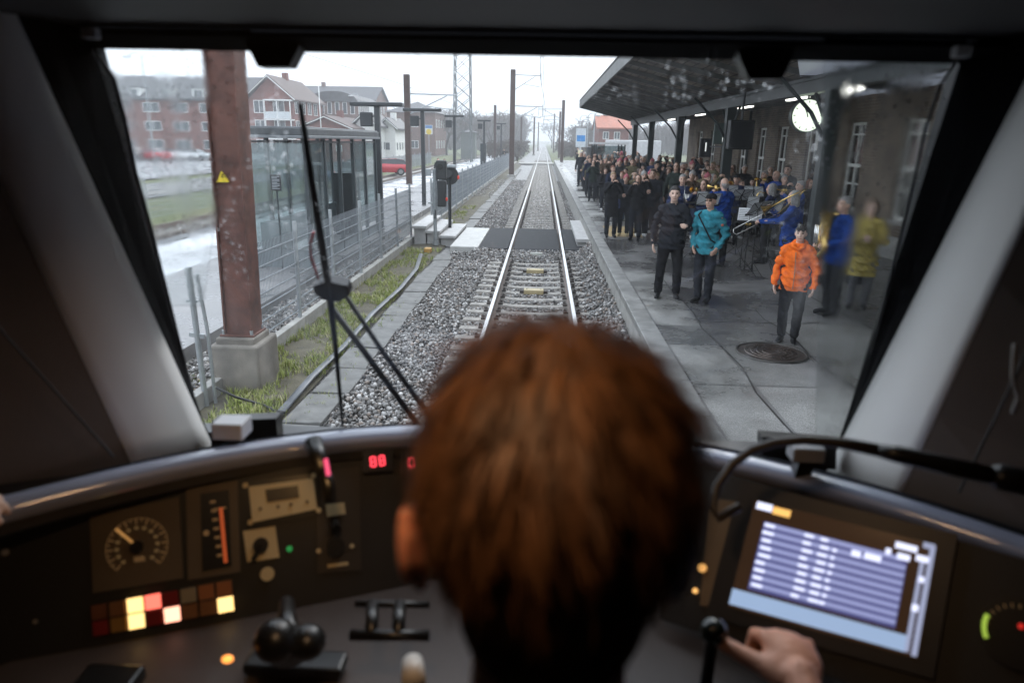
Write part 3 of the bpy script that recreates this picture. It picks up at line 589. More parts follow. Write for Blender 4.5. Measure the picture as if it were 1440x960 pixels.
# heating / bench objects by wall near yellow coat
t = thing('platform_bench', 'dark slatted bench against the station wall behind the musicians', 'bench', (7.5, 9.4, .5))
b = MB()
for i in range(4): b.bbox(-.42+i*.11, -.34+i*.11, -1.1, 1.1, .42, .45, .006)
b.build('seat', M_green, t); b = MB()
for i in range(3): b.bbox(.06, .09, -1.1, 1.1, .55+i*.13, .64+i*.13, .006)
b.build('backrest', M_green, t)
for yy in (-.9, .9): b = MB(); b.tube([(-.4, yy, 0), (-.38, yy, .42), (.06, yy, .42), (.10, yy, .95)], .022, 6); b.tube([(.02, yy, .42), (.06, yy, 0)], .022, 6); b.build('leg', M_green, t)
# far platform items: blue/white station sign on a post, red brick building beyond
p = onz(803, 231, .5)
t = thing('platform_sign_post', 'white and blue sign board on a post at the far platform', 'sign', (p.x, 60, .5)); 
b = MB(); b.cyl((0, 0, 0), (0, 0, 3.1), .06, n=8); b.build('post', M_lampb, t); b = MB(); b.bbox(-.42, .42, -.05, .05, 2.0, 3.5, .02); b.build('board', mat('sign_board_white', (.5, .53, .55), .5), t)
b = MB(); b.box(-.34, .34, -.058, -.053, 2.45, 2.95); b.build('blue_field', mat('sign_blue', (.05, .22, .5), .5), t); b = MB(); b.bbox(-.2, .2, -.05, .05, 1.2, 1.75, .02); b.build('lower_board', mat('sign_cream', (.7, .62, .4), .5), t)
# glass shelter and containers beyond the canopy
t = thing('glass_shelter', 'glass waiting shelter beyond the end of the canopy', 'shelter', (4.2, 47, .5)); b = MB()
for x in (-.9, .9):
    for y in (-2, 0, 2): b.box(x-.04, x+.04, y-.04, y+.04, 0, 2.3)
b.build('frame', M_sblk, t); b = MB(); b.box(-1.1, 1.1, -2.3, 2.3, 2.3, 2.42); b.build('roof', M_lampb, t); b = MB(); b.box(-.87, .87, 2.0, 2.01, .1, 2.2); b.box(.9, .91, -1.9, 1.9, .1, 2.2); b.build('pane', glassmat('shelter_glass2', (.6, .66, .66), .15), t)
b = MB(); b.bbox(4.8, 8.5, 52, 56, .5, 3.1, .05); tag(b.build('container', mat('container_white', (.55, .55, .55), .5)), 'white container standing on the far platform beyond the canopy', 'container')
b = MB(); b.bbox(3.2, 4.3, 53, 54, .5, 2.6, .05); tag(b.build('cabinet', mat('cabinet_dark', (.05, .05, .05), .5)), 'dark tall cabinet on the far platform by the white container', 'cabinet')
# ============================================================ LEFT SIDE: MAST, FENCE, SHELTER, MASTS
M_mast = mat('mast_rust', (.105, .040, .028), .6, .1, .45, 5, .15, 25); M_galv = mat('galvanised', (.36, .38, .39), .4, .55, .15, 8); M_post = mat('post_dark_grey', (.035, .045, .05), .45, .1, .2)
M_wire = mat('fence_wire', (.26, .28, .30), .45, .5, .1)
# near big catenary mast on concrete footing
t = thing('catenary_mast', 'huge red brown steel mast on a concrete footing right beside the fence', 'catenary mast', (-3.80, 8.35, 0))
b = MB(); b.bbox(-.33, .29, -.34, .34, -.35, .42, .03); b.bbox(-.27, .22, -.26, .26, .40, .50, .02); b.build('footing', mat('footing_concrete', (.19, .17, .145), .8, 0, .45, 2.5, .3, 50), t)
b = MB(); b.bbox(-.24, .20, -.20, .20, .50, .525, .005); b.build('base_plate', M_mast, t)
b = MB(); w = .16
# box-like column of two channels: solid front face, flanges standing proud, tapering a little to the bottom
for s in (-1, 1): b.prism([(s*w-.02, -.17, .525), (s*w-.02, .17, .525), (s*w*1.0-.02+s*.02, .17, .525), (s*w-.02+s*.02, -.17, .525)], (0, 0, 9.5))
b.box(-.18+.004, .14-.004, -.13, -.12, .525, 10.0); b.box(-.18+.004, .14-.004, .12, .13, .525, 10.0); o = b.build('shaft', M_mast, t); o.rotation_euler = (0, R(1.6), 0); o.location = (-.01, 0, 0)
b = MB()
for x, y in ((-.2, -.16), (.16, -.16), (-.2, .16), (.16, .16)): b.cyl((x, y, .52), (x, y, .58), .022, n=6)
b.build('bolt', M_galv, t)
b = MB(); b.bar((.16, -.12, 6.2), (3.4, -.12, 6.6), .05); b.bar((.16, -.12, 5.3), (3.2, -.12, 6.35), .04); b.build('cantilever', M_galv, t)
q = onplane(315, 250, Vector((-3.8, 8.35-.24, 0)), Vector((0, 1, 0)))
tri = MB(); z0 = q.z; tri.prism([(-.01-.075, -.175, z0-.055), (-.01+.075, -.175, z0-.055), (-.01, -.175, z0+.075)], (0, .004, 0)); tri.build('warning_triangle', mat('yellow_sign', (.75, .55, .02), .4, 0, .04), t)
tri = MB(); tri.prism([(-.008, -.178, z0+.045), (.012, -.178, z0+.04), (-.002, -.178, z0+.012), (.012, -.178, z0+.012), (-.012, -.178, z0-.035), (-.005, -.178, z0), (-.02, -.178, z0)], (0, .002, 0)); tri.build('lightning_mark', M_dark, t)
# galvanised pipe pair at the fence end in front of the footing
t = thing('fence_end_post', 'galvanised tube post ending the fence in front of the mast footing', 'post', (-4.0, 7.55, -.25)); b = MB(); b.cyl((0, 0, 0), (-.02, 0, 1.75), .034, n=10); b.build('tube', M_galv, t); b = MB(); b.bar((-.10, 0, .95), (.08, 0, .93), .03, .05); b.bar((-.10, 0, 1.35), (.05, 0, 1.35), .02, .03); b.build('clamp', M_galv, t)
t = thing('earthing_pipe', 'slim grey pipe strapped upright beside the fence end post', 'pipe', (-3.93, 7.65, -.3)); b = MB(); b.tube([(0, 0, 0), (0, 0, 1.0), (-.05, 0, 1.7)], .022, 8); b.build('tube', M_galv, t)
# mesh fence ---------------------------------------------------------
def panel_mesh(L, H=1.42, dx=.055):
    b = MB(); n = int(L/dx)
    for i in range(n+1): y = i*L/n; b.bar((0, y, .06), (0, y, H), .0065)
    k = 0; z = .08
    while z < H+.01:
        b.bar((-.006, 0, z), (-.006, L, z), .012); b.bar((.006, 0, z), (.006, L, z), .012); z += .2
    return b
def fence(name, label, X, ys, z, skip=()):
    t = thing(name, label, 'fence', (0, 0, 0)); cache = {}
    pm = MB(); pm.bbox(-.03, .03, -.02, .02, -.05, 1.62, .004); pm.bbox(-.06, .06, -.06, .06, -.06, -.03, .01)
    p0 = pm.build('fence_post', M_galv, t); p0.location = (X, ys[0], z); f0 = None
    for i, y in enumerate(ys[1:]): c = p0.copy(); COL.objects.link(c); c.location = (X, y, z); c.rotation_euler = (random.uniform(-.012, .012), random.uniform(-.02, .02), 0)
    L = ys[1]-ys[0]; 
    for i, y in enumerate(ys[:-1]):
        if i in skip: continue
        if f0 is None: f0 = panel_mesh(L-.04).build('mesh_panel', M_wire, t); f0.location = (X, y+.02, z+.05)
        else: c = f0.copy(); COL.objects.link(c); c.location = (X, y+.02, z+.05)
    return t
M_sh = None
fence('mesh_fence', 'grey welded mesh fence on the kerb in front of the glass shelter', -4.065, [11.1+i*2.03 for i in range(-1, 6)], .0)
fence('mesh_fence', 'grey welded mesh fence in line with the mast footing, closest to the train', -4.30, [2.0+2.03*i for i in range(3)], .0)
fence('mesh_fence', 'long grey mesh fence running into the distance beyond the steps', -3.95, [24.6+i*2.4 for i in range(29)], -.02)
# dark louvre-like screen behind the distant fence posts is the mesh seen edge-on
# shelter on the island platform -------------------------------------
sh = thing('platform_shelter', 'long glass waiting shelter with dark flat roof on the island platform', 'shelter', (0, 0, .05))
X0, X1, Y0, Y1 = -5.25, -6.62, 15.4, 21.8
b = MB(); b.bbox(X1-.15, X0+.12, Y0-.15, Y1+.15, 2.92, 3.08, .02); b.build('roof', mat('shelter_roof', (.06, .065, .07), .5, 0, .3), sh)
b = MB(); b.bbox(X1-.18, X0+.15, Y0-.18, Y1+.18, 2.86, 2.925, .01); b.bbox(X1-.1, X0+.08, Y0-.1, Y1+.1, 3.08, 3.11, .01); b.build('roof_edge', mat('roof_edge', (.16, .17, .18), .4, .3), sh)
npos = [Y0+(Y1-Y0)*i/5 for i in range(6)]
for x in (X0, X1):
    for y in npos:
        b = MB(); b.bbox(x-.045, x+.045, y-.045, y+.045, 0, 2.86, .006); b.build('post', M_post, sh)
M_shg = glassmat('shelter_glass', (.84, .90, .90), .07, .03, .09, (.55, .6, .62), 2)
for i in range(5):
    for x in (X0, X1):
        if x == X0 and i in (1, 2): continue
        b = MB(); b.box(x-.005, x+.005, npos[i]+.06, npos[i+1]-.06, .40, 2.75); b.build('glass_pane', M_shg, sh)
for y in (Y0, Y1):
    b = MB(); b.box(X1+.06, X0-.06, y-.005, y+.005, .42, 2.75); b.build('glass_pane', M_shg, sh)
b = MB()
for x in (X0, X1): 
    for z in (.26, 2.78): b.box(x-.02, x+.02, Y0+.046, Y1-.046, z-.02, z+.02)
b.build('rail_bar', M_post, sh)
b = MB(); b.box(X1+.06, X0-.06, Y0-.02, Y0+.02, .0, .40); b.box(X0-.02, X0+.02, Y0+.06, Y1-.06, .0, .24); b.build('base_panel', mat('base_panel', (.13, .155, .165), .5, 0, .15), sh)
b = MB(); b.bbox(-.04, .04, -.04, .04, 0, 3.03, .006); o = b.build('sign_pole', M_post); o.location = (-5.13, 11.9, .05); tag(o, 'slim dark pole just beside the big rusty mast', 'pole')
M_bench = mat('bench_greygreen', (.115, .14, .15), .5, 0, .15)
t = thing('shelter_bench', 'long grey panelled bench inside the glass shelter', 'bench', (0, 0, .05)); b = MB(); b.bbox(-6.4, -5.95, 16.2, 21.3, .42, .47, .01); b.build('seat', M_bench, t); b = MB(); b.bbox(-6.45, -6.40, 16.2, 21.3, .47, .98, .01); b.build('backrest', M_bench, t)
for y in (16.4, 18.7, 21.1): b = MB(); b.box(-6.35, -6.0, y-.03, y+.03, 0, .42); b.build('leg', M_post, t)
b = MB(); b.bbox(-6.45, -5.85, 15.5, 16.0, .05, 1.05, .02); tag(b.build('cabinet', M_bench), 'grey green box cabinet at the near end of the shelter', 'cabinet')
b = MB(); b.bbox(-6.5, -5.7, 21.4, 21.6, .05, 1.9, .02); tag(b.build('notice_board', mat('board_dark', (.03, .035, .04), .4)), 'dark notice board at the far end inside the shelter', 'notice board')
p = ondep(388, 257, 14.9); t = thing('timetable_panel', 'small dark timetable sheet mounted behind the shelter glass', 'timetable', p); b = MB(); b.bbox(-.115, .115, -.012, .012, -.17, .17, .005); b.build('board', M_sblk, t); b = MB()
for i in range(9): b.box(-.085, .085-.05*(i % 3 == 1), -.0145, -.013, .125-i*.032, .138-i*.032)
b.build('text_rows', mat('print_pale', (.3, .33, .35), .5), t); b = MB(); b.cyl((0, .02, -.17), (0, .02, .05-p.z), .02, n=8); b.build('leg', M_post, t)

# platform lamp posts with T heads on the island
Mh = mat('lamp_head', (.03, .033, .036), .4)
def tpost(px, py, X, lab, w=1.0):
    p = onx(px, py, X); t = thing('platform_lamp', lab, 'lamp post', (X, p.y, .05), 0, 'dark lamp posts along the island platform'); H = p.z-.05
    b = MB(); b.bbox(-.085, .085, -.085, .085, 0, H, .01); b.build('post', Mh, t); b = MB(); b.bbox(-.85*w, .85*w, -.16, .16, H, H+.13, .03); b.build('head', Mh, t)
    b = MB(); b.bbox(-.55, -.15, -.10, .10, H-.62, H-.18, .03); b.bar((-.3, 0, H-.3), (0, 0, H-.3), .05); b.build('loudspeaker', Mh, t); return t
tpost(530, 150, -5.4, 'dark lamp post rising at the far corner of the shelter')
tpost(594, 157, -5.4, 'dark lamp post on the island platform behind the crossing signals')
tpost(639, 165, -5.6, 'dark lamp post on the island platform in front of the lattice tower', .7)
tpost(681, 171, -5.2, 'short dark lamp post midway along the far fence', .7); tpost(705, 175, -5.2, 'farthest dark lamp post, beside the tall rusty mast', .7)
p = onz(688, 222, .05); b = MB(); b.bbox(-.25, .25, -.25, .25, 0, 2.6, .05); o = b.build('ticket_machine', M_post); o.location = (-5.3, 62, .05); tag(o, 'dark pillar standing on the far island platform beside the fence', 'pillar')
# small signs on island: yellow/blue round sign, dark sign posts
t = thing('road_sign', 'yellow and blue sign board beyond the second track', 'sign', onx(603, 232, -17)*1); q = onx(603, 183, -17); t.location = (-17, q.y, -.3); b = MB(); b.cyl((0, 0, 0), (0, 0, q.z+.3), .05, n=8); b.build('post', M_galv, t)
b = MB(); b.bbox(-.55, .55, -.03, .03, q.z-.3, q.z+1.0, .02); b.build('board', mat('board_white', (.6, .62, .62), .5), t); b = MB(); b.tube([(0, -.035, q.z+.05), (0, -.05, q.z+.05)], .4, 24); b.build('yellow_disc', mat('disc_yellow', (.62, .45, .05), .5), t); b = MB(); b.box(-.5, .5, -.045, -.035, q.z+.55, q.z+.95); b.build('blue_panel', mat('panel_blue', (.08, .2, .42), .5), t)

# crossing signals --------------------------------------------------
def signal(name, px, py_head, X, Y, zb, lab, m, H):
    t = thing(name, lab, 'signal', (X, Y, zb)); b = MB(); b.cyl((0, 0, 0), (0, 0, H), .055, n=12); b.cyl((0, 0, 0), (0, 0, .12), .09, n=12); b.build('post', m, t); return t
M_sigb = mat('signal_black', (.02, .022, .023), .45)
s1 = signal('crossing_signal', 0, 0, -3.22, 20.7, -.15, 'grey pole with black crossing signal heads above the steps', M_galv, 2.25)
b = MB(); b.bbox(.06, .36, -.10, .14, 1.95, 2.50, .03); b.build('signal_head', M_sigb, s1); b = MB(); b.bbox(.08, .34, -.06, .16, 1.15, 1.92, .03); b.build('signal_housing', M_sigb, s1)
b = MB(); b.bar((-.22, 0, 2.15), (0, 0, 2.15), .04); b.bbox(-.26, -.1, -.05, .05, 2.05, 2.25, .01); b.bar((-.2, 0, 1.25), (0, 0, 1.25), .04); b.build('bracket', M_galv, s1); b = MB(); b.tube([(0, 0, 1.2), (.02, -.05, 1.0), (0, -.06, .8)], .02, 6); b.build('conduit', M_sigb, s1)
b = MB(); b.tube([(.19, -.16, 2.32), (.19, -.10, 2.32)], .085, 14); b.build('lens', mat('lens_dark', (.015, .015, .015), .1), s1)
b = MB(); b.ell((.36, -.02, 1.38), (.035, .05, .06)); b.build('red_lamp', emat('red_lamp', (1, .10, .06), .08), s1)
s2 = signal('crossing_signal', 0, 0, -3.08, 23.0, -.15, 'dark pole with round black target behind the grey signal pole', M_sigb, 2.2)
b = MB(); b.tube([(0, -.03, 1.95), (0, .06, 1.95)], .30, 24); b.build('target', M_sigb, s2); b = MB(); b.tube([(0, -.24, 2.02), (0, -.03, 2.0)], [.12, .10], 16); b.build('hood', M_sigb, s2); b = MB(); b.bbox(-.22, .22, -.10, .0, 2.2, 2.30, .02); b.build('bell', M_galv, s2); b = MB(); b.ell((.30, -.05, 1.9), (.04, .05, .07)); b.build('red_lamp', _M['red_lamp'], s2)

M_mastf = mat('mast_dark_rust', (.055, .030, .024), .6, .1, .3)
# line-side masts --------------------------------------------------
def mast(X, Y, H, lab, arms, w=.28, z0=-.3, label_kind='catenary mast'):
    t = thing('catenary_mast', lab, 'catenary mast', (X, Y, z0), 0, 'rusty catenary masts along the tracks')
    b = MB(); b.box(-w/2, w/2, -w/2, -w/2+.02, 0, H); b.box(-w/2, w/2, w/2-.02, w/2, 0, H); b.box(-.015, .015, -w/2+.021, w/2-.021, 0, H); b.box(-w/2, -w/2+.03, -w/2+.021, w/2-.021, 0, H); b.box(w/2-.03, w/2, -w/2+.021, w/2-.021, 0, H); b.build('shaft', M_mastf, t)
    b = MB(); b.bbox(-w*.9, w*.9, -w*.9, w*.9, -.3, .35, .03); b.build('footing', M_conc, t)
    for (s, za, L) in arms:
        b = MB(); b.cyl((0, 0, za), (s*L, 0, za-.05), .05, n=6); b.cyl((0, 0, za-1.3), (s*L*.8, 0, za-.1), .04, n=6); b.cyl((s*L*.4, 0, za-.75), (s*L*.95, 0, za-.95), .035, n=6); b.cyl((s*L, 0, za+.15), (s*L, 0, za-.8), .035, n=6); b.build('cantilever', M_galv, t)
    return t
q = ony(575, 234, 46); mast(q.x, 46, ony(575, 105, 46).z+.3, 'rusty mast beyond the second track, left of the lattice tower', [(1, 6.0, 3.2)], .36)
q = ony(720, 215, 62); mast(ony(720, 200, 62).x, 62, ony(721, 98, 62).z+.3, 'tall dark rusty mast rising at the end of the fence', [(1, 8.6, 2.4), (1, 6.1, 2.6)], .42)
q = ony(696, 190, 100); mast(q.x, 100, ony(696, 148, 100).z+.3, 'thin rusty mast between the lamp posts and the tall mast', [], .34)
for px, pt, Y, l, a in ((791, 141, 88, 'rusty mast beside the far end of the platform', [(-1, 7.0, 3.0)]), (787, 157, 130, 'mast just behind the one at the far platform end', [(-1, 7, 3)]), (751, 165, 160, 'distant misty mast on the fence side', [(1, 7, 3)]), (733, 163, 140, 'misty mast left of the track before the trees', []), (779, 160, 190, 'faint mast close to the vanishing track', [(-1, 7, 3)]), (757, 172, 230, 'faintest mast where the track fades into mist', [(1, 7, 3)])):
    q = ony(px, 190, Y); mast(q.x, Y, ony(px, pt, Y).z+.3, l, a, .36)
# contact wire and catenary over the main track, feeder wires
def wire(name, pts, r, lab): b = MB(); b.tube(pts, r, 5, cap=False); tag(b.build(name, mat('wire_dark', (.05, .05, .055), .5)), lab, 'wire')
wire('contact_wire', [(TX+.15, -3, 5.45), (TX-.1, 30, 5.45), (TX+.2, 62, 5.45), (TX-.2, 130, 5.45), (TX+.2, 300, 5.45)], .012, 'thin contact wire over the main track')
wire('catenary_wire', [(TX, -3, 6.6), (TX, 30, 6.0), (TX, 62, 6.7), (TX, 95, 6.1), (TX, 130, 6.7), (TX, 165, 6.2), (TX, 230, 6.7)], .012, 'sagging catenary wire above the contact wire')
wire('feeder_wire', [(-9.5, -3, 8.6), (-8.4, 46, 8.2), (-7.6, 90, 8.3), (-6.5, 200, 8.5)], .014, 'feeder wire over the island platform')
wire('feeder_wire', [(-12.6, -3, 6.4), (-9.3, 46, 6.3), (-9.3, 46, 6.3), (-9, 100, 6.3), (-8, 200, 6.3)], .014, 'wire over the second track')
# lattice tower ----------------------------------------------------
q = ony(651, 200, 95); t = thing('lattice_tower', 'tall steel lattice tower rising out of the picture beyond the island platform', 'tower', (q.x, 95, -.3))
b = MB(); c = MB(); H = 32; W = lambda z: 1.15-.012*z
for sx in (-1, 1):
    for sy in (-1, 1): b.bar((sx*W(0), sy*W(0), 0), (sx*W(H), sy*W(H), H), .14)
z = 0; k = 0
while z < H:
    z2 = z+1.7; a, d = W(z), W(z2)
    for (p0, p1) in (((-1, -1), (1, -1)), ((1, -1), (1, 1)), ((1, 1), (-1, 1)), ((-1, 1), (-1, -1))):
        c.bar((p0[0]*a, p0[1]*a, z), (p1[0]*d, p1[1]*d, z2), .07); c.bar((p1[0]*a, p1[1]*a, z), (p0[0]*d, p0[1]*d, z2), .07)
    z = z2
b.build('leg', mat('tower_steel', (.13, .14, .14), .5, .3), t); c.build('lattice', _M['tower_steel'], t)
# ============================================================ TOWN BEHIND: BUILDINGS, CARS, TREES
M_bred = brick('house_brick_red', (.20, .05, .035), (.15, .038, .028), (.15, .11, .09), dirt=.2); M_bbr = brick('house_brick_brown', (.16, .075, .055), (.12, .06, .045), (.2, .17, .15), dirt=.2)
M_tile = mat('roof_tile_dark', (.055, .052, .055), .6, 0, .25, 2); M_tileb = mat('roof_tile_brown', (.07, .042, .035), .7, 0, .25, 2); M_wfr = mat('window_white', (.7, .7, .68), .5); M_wgl = mat('window_dark_glass', (.06, .07, .08), .12, 0, .3, 1); M_whit = mat('render_white', (.68, .67, .64), .7, 0, .08)
def winmesh(w, h, n=2):
    b = MB(); f = .09
    b.box(-w/2, w/2, -.07, 0, 0, f); b.box(-w/2, w/2, -.07, 0, h-f, h); b.box(-w/2, -w/2+f, -.07, 0, f, h-f); b.box(w/2-f, w/2, -.07, 0, f, h-f)
    for i in range(1, n): x = -w/2+w*i/n; b.box(x-f/2, x+f/2, -.07, 0, f, h-f)
    b.mi = 1; b.box(-w/2+.02, w/2-.02, -.03, -.01, .02, h-.02); b.mi = 0; return b
_wc = {}
def put_window(parent, x, z, w, h, n=2, y=0, rz=0, pos=None):
    k = (w, h, n)
    if k not in _wc: o = winmesh(w, h, n).build('window', [M_wfr, M_wgl], parent); _wc[k] = o
    else: o = _wc[k].copy(); COL.objects.link(o); o.parent = parent
    o.location = pos or (x, y-.01, z); o.rotation_euler = (0, 0, rz); return o
def house(name, label, x0, x1, y0, y1, h, rh, mw, mr, ridge='x', floors=2, wspec=(1.5, 1.5, 2), gap=3.2, gable_white=False, z0=-.2, cat='building', dormers=0, sills=0):
    t = thing(name, label, cat, (0, 0, 0)); b = MB(); b.box(x0, x1, y0, y1, z0, h)
    if ridge == 'y': xm = (x0+x1)/2; b.prism([(x0, y0, h), (x1, y0, h), (xm, y0, h+rh*.97)], (0, y1-y0, 0))
    elif ridge == 'x': ym = (y0+y1)/2; b.prism([(x0, y0, h), (x0, y1, h), (x0, ym, h+rh*.97)], (x1-x0, 0, 0))
    b.build('wall', mw, t); e = .5; r = MB()
    if ridge == 'x':
        ym = (y0+y1)/2
        r.prism([(x0-e, y0-e, h-.1), (x0-e, ym, h+rh), (x0-e, y1+e, h-.1), (x0-e, y1+e, h+.15), (x0-e, ym, h+rh+.3), (x0-e, y0-e, h+.15)], (x1-x0+2*e, 0, 0))
    elif ridge == 'y':
        xm = (x0+x1)/2
        r.prism([(x0-e, y0-e, h-.1), (xm, y0-e, h+rh), (x1+e, y0-e, h-.1), (x1+e, y0-e, h+.15), (xm, y0-e, h+rh+.3), (x0-e, y0-e, h+.15)], (0, y1-y0+2*e, 0))
        f = MB(); 
        for a, c in (((x0-e, h), (xm, h+rh+.05)), ((x1+e, h), (xm, h+rh+.05))): f.bar((a[0], y0-e-.05, a[1]), (c[0], y0-e-.05, c[1]), .08, .32, (0, 1, 0))
        f.build('barge_board', M_wfr, t)
    elif ridge == 'hip':
        xm, ym = (x0+x1)/2, (y0+y1)/2; r.add([(x0-e, y0-e, h), (x1+e, y0-e, h), (x1+e, y1+e, h), (x0-e, y1+e, h), (xm, ym, h+rh)], [(0, 1, 4), (1, 2, 4), (2, 3, 4), (3, 0, 4), (3, 2, 1, 0)])
    elif ridge == 'barrel':
        n = 14; pr = [(x0+(x1-x0)*(.5-.5*math.cos(math.pi*i/n)), y0-.3, h+rh*math.sin(math.pi*i/n)) for i in range(n+1)]; r.prism(pr, (0, y1-y0+.6, 0))
    r.build('roof', mr, t)
    if ridge in ('x', 'y'):
        c = MB(); cx = x0+(x1-x0)*.3 if ridge == 'x' else (x0+x1)/2; c.box(cx-.4, cx+.4, (y0+y1)/2-.4, (y0+y1)/2+.4, h+rh*.6, h+rh+1.1); c.build('chimney', mw, t)
    fh = (h-z0)/floors; w, hh, n = wspec
    x = x0+gap/2+.3
    while x < x1-gap/2:
        for k in range(floors): put_window(t, x, z0+fh*k+fh*.32, w, hh, n, y0)
        x += gap
    y = y0+gap/2
    while y < y1-gap/2:            # the side that faces the tracks
        for k in range(floors): put_window(t, 0, 0, w, hh, n, 0, R(90), (x1+.01, y, z0+fh*k+fh*.32))
        y += gap
    for i in range(dormers):
        xx = x0+(x1-x0)*(i+.5)/dormers; d = MB(); d.box(xx-1.0, xx+1.0, y0+.2, y0+3.2, h+.2, h+1.75); d.build('dormer', M_wfr, t); d = MB(); d.box(xx-1.15, xx+1.15, y0+.05, y0+3.4, h+1.755, h+1.9); d.build('dormer_roof', mr, t); put_window(t, xx, h+.4, 1.5, 1.2, 2, y0+.19)
    return t
def X_(px, Y, py=190): return ony(px, py, Y).x
def Z_(px, py, Y): return ony(px, py, Y).z
Y = 112
house('apartment_building', 'long red brick apartment block with dark tiled roof behind the car park', X_(40, Y), X_(352, Y), Y, Y+13, Z_(220, 140, Y), 3.7, M_bred, M_tile, 'x', 3, (2.6, 1.45, 2), 4.6, dormers=7)
Y = 105
house('apartment_building', 'red brick gabled building with white trimmed gable behind the shelter roof', X_(352, Y), X_(415, Y), Y, Y+14, Z_(350, 140, Y), Z_(395, 108, Y)-Z_(350, 140, Y), M_bred, M_tileb, 'y', 3, (1.7, 1.8, 2), 2.9)
# white balcony stack on the gabled building
t = thing('balcony_tower', 'white framed stack of balconies in front of the gabled building', 'balconies', (X_(391, 103), 103.3, -.2)); b = MB()
for k in range(4): b.box(-2.0, 2.0, 0, 1.6, k*2.7, k*2.7+.18)
for x in (-2.0, -.06, 1.88): b.box(x, x+.12, 0, .12, 0, 8.2)
b.build('frame', M_wfr, t)
for k in range(3): g = MB(); g.box(-1.85, 1.85, .02, .05, k*2.7+.2, k*2.7+1.2); g.build('railing', mat('balcony_glass', (.5, .53, .54), .3), t)
Y = 125
house('office_building', 'brown brick building with a curved dark roof beyond the shelter', X_(437, Y), X_(505, Y), Y, Y+16, Z_(470, 143, Y), Z_(470, 128, Y)-Z_(470, 143, Y), M_bbr, M_tile, 'barrel', 3, (.8, 2.0, 1), 1.35)
Y = 150
house('apartment_building', 'long low brown brick block far behind the barrel roof building', X_(400, Y), X_(520, Y), Y+5, Y+18, Z_(450, 139, Y), 3, M_bbr, M_tile, 'x', 3, (1.2, 1.5, 2), 2.6)
Y = 92
house('brick_hall', 'low red brick hall with a wide white edged gable above the shelter', X_(425, Y), X_(492, Y), Y, Y+14, Z_(460, 181, Y), Z_(452, 165, Y)-Z_(452, 181, Y), M_bred, M_tileb, 'y', 1, (.8, .8, 1), 3)
b = MB(); q = X_(452, 90); b.cyl((q, 90, -.2), (q, 90, Z_(452, 97, 90)), .06, n=8); tag(b.build('flagpole', M_wfr, None, True), 'slim white flagpole in front of the low brick hall', 'flagpole')
Y = 98
house('white_house', 'small white rendered house with steep gable beyond the shelter', X_(498, Y), X_(528, Y), Y, Y+10, Z_(512, 178, Y), Z_(512, 160, Y)-Z_(512, 178, Y), M_whit, M_tile, 'y', 1, (.9, 1.2, 1), 2.0, cat='house')
Y = 104
house('white_house', 'second white gabled house, tucked behind the first beside the dark lamp post', X_(532, Y), X_(556, Y), Y, Y+10, Z_(545, 182, Y), Z_(545, 168, Y)-Z_(545, 182, Y), M_whit, M_tile, 'y', 1, (.9, 1.2, 1), 2.0, cat='house')
Y = 140
house('apartment_building', 'broad dark brick block with hipped roof behind the rusty mast', X_(545, Y), X_(612, Y), Y, Y+16, Z_(580, 158, Y), Z_(580, 140, Y)-Z_(580, 158, Y), M_bbr, M_tile, 'hip', 2, (1.5, 1.5, 2), 3.4)
Y = 118
house('shed', 'grey flat roofed hut near the foot of the lattice tower', X_(648, Y), X_(668, Y), Y, Y+3, Z_(655, 186, Y), .4, mat('shed_grey', (.12, .13, .12), .7), M_tile, 'hip', 1, (.8, .8, 1), 9, cat='hut')
# right far: red brick house behind platform end
Y = 130
house('brick_house', 'red brick house with orange tiled roof beyond the end of the canopy', X_(842, Y), X_(884, Y), Y, Y+12, Z_(862, 181, Y), Z_(862, 163, Y)-Z_(862, 181, Y), M_bred, mat('roof_orange', (.36, .12, .07), .7, 0, .2, 2), 'x', 2, (1.1, 1.3, 2), 2.0, cat='house')
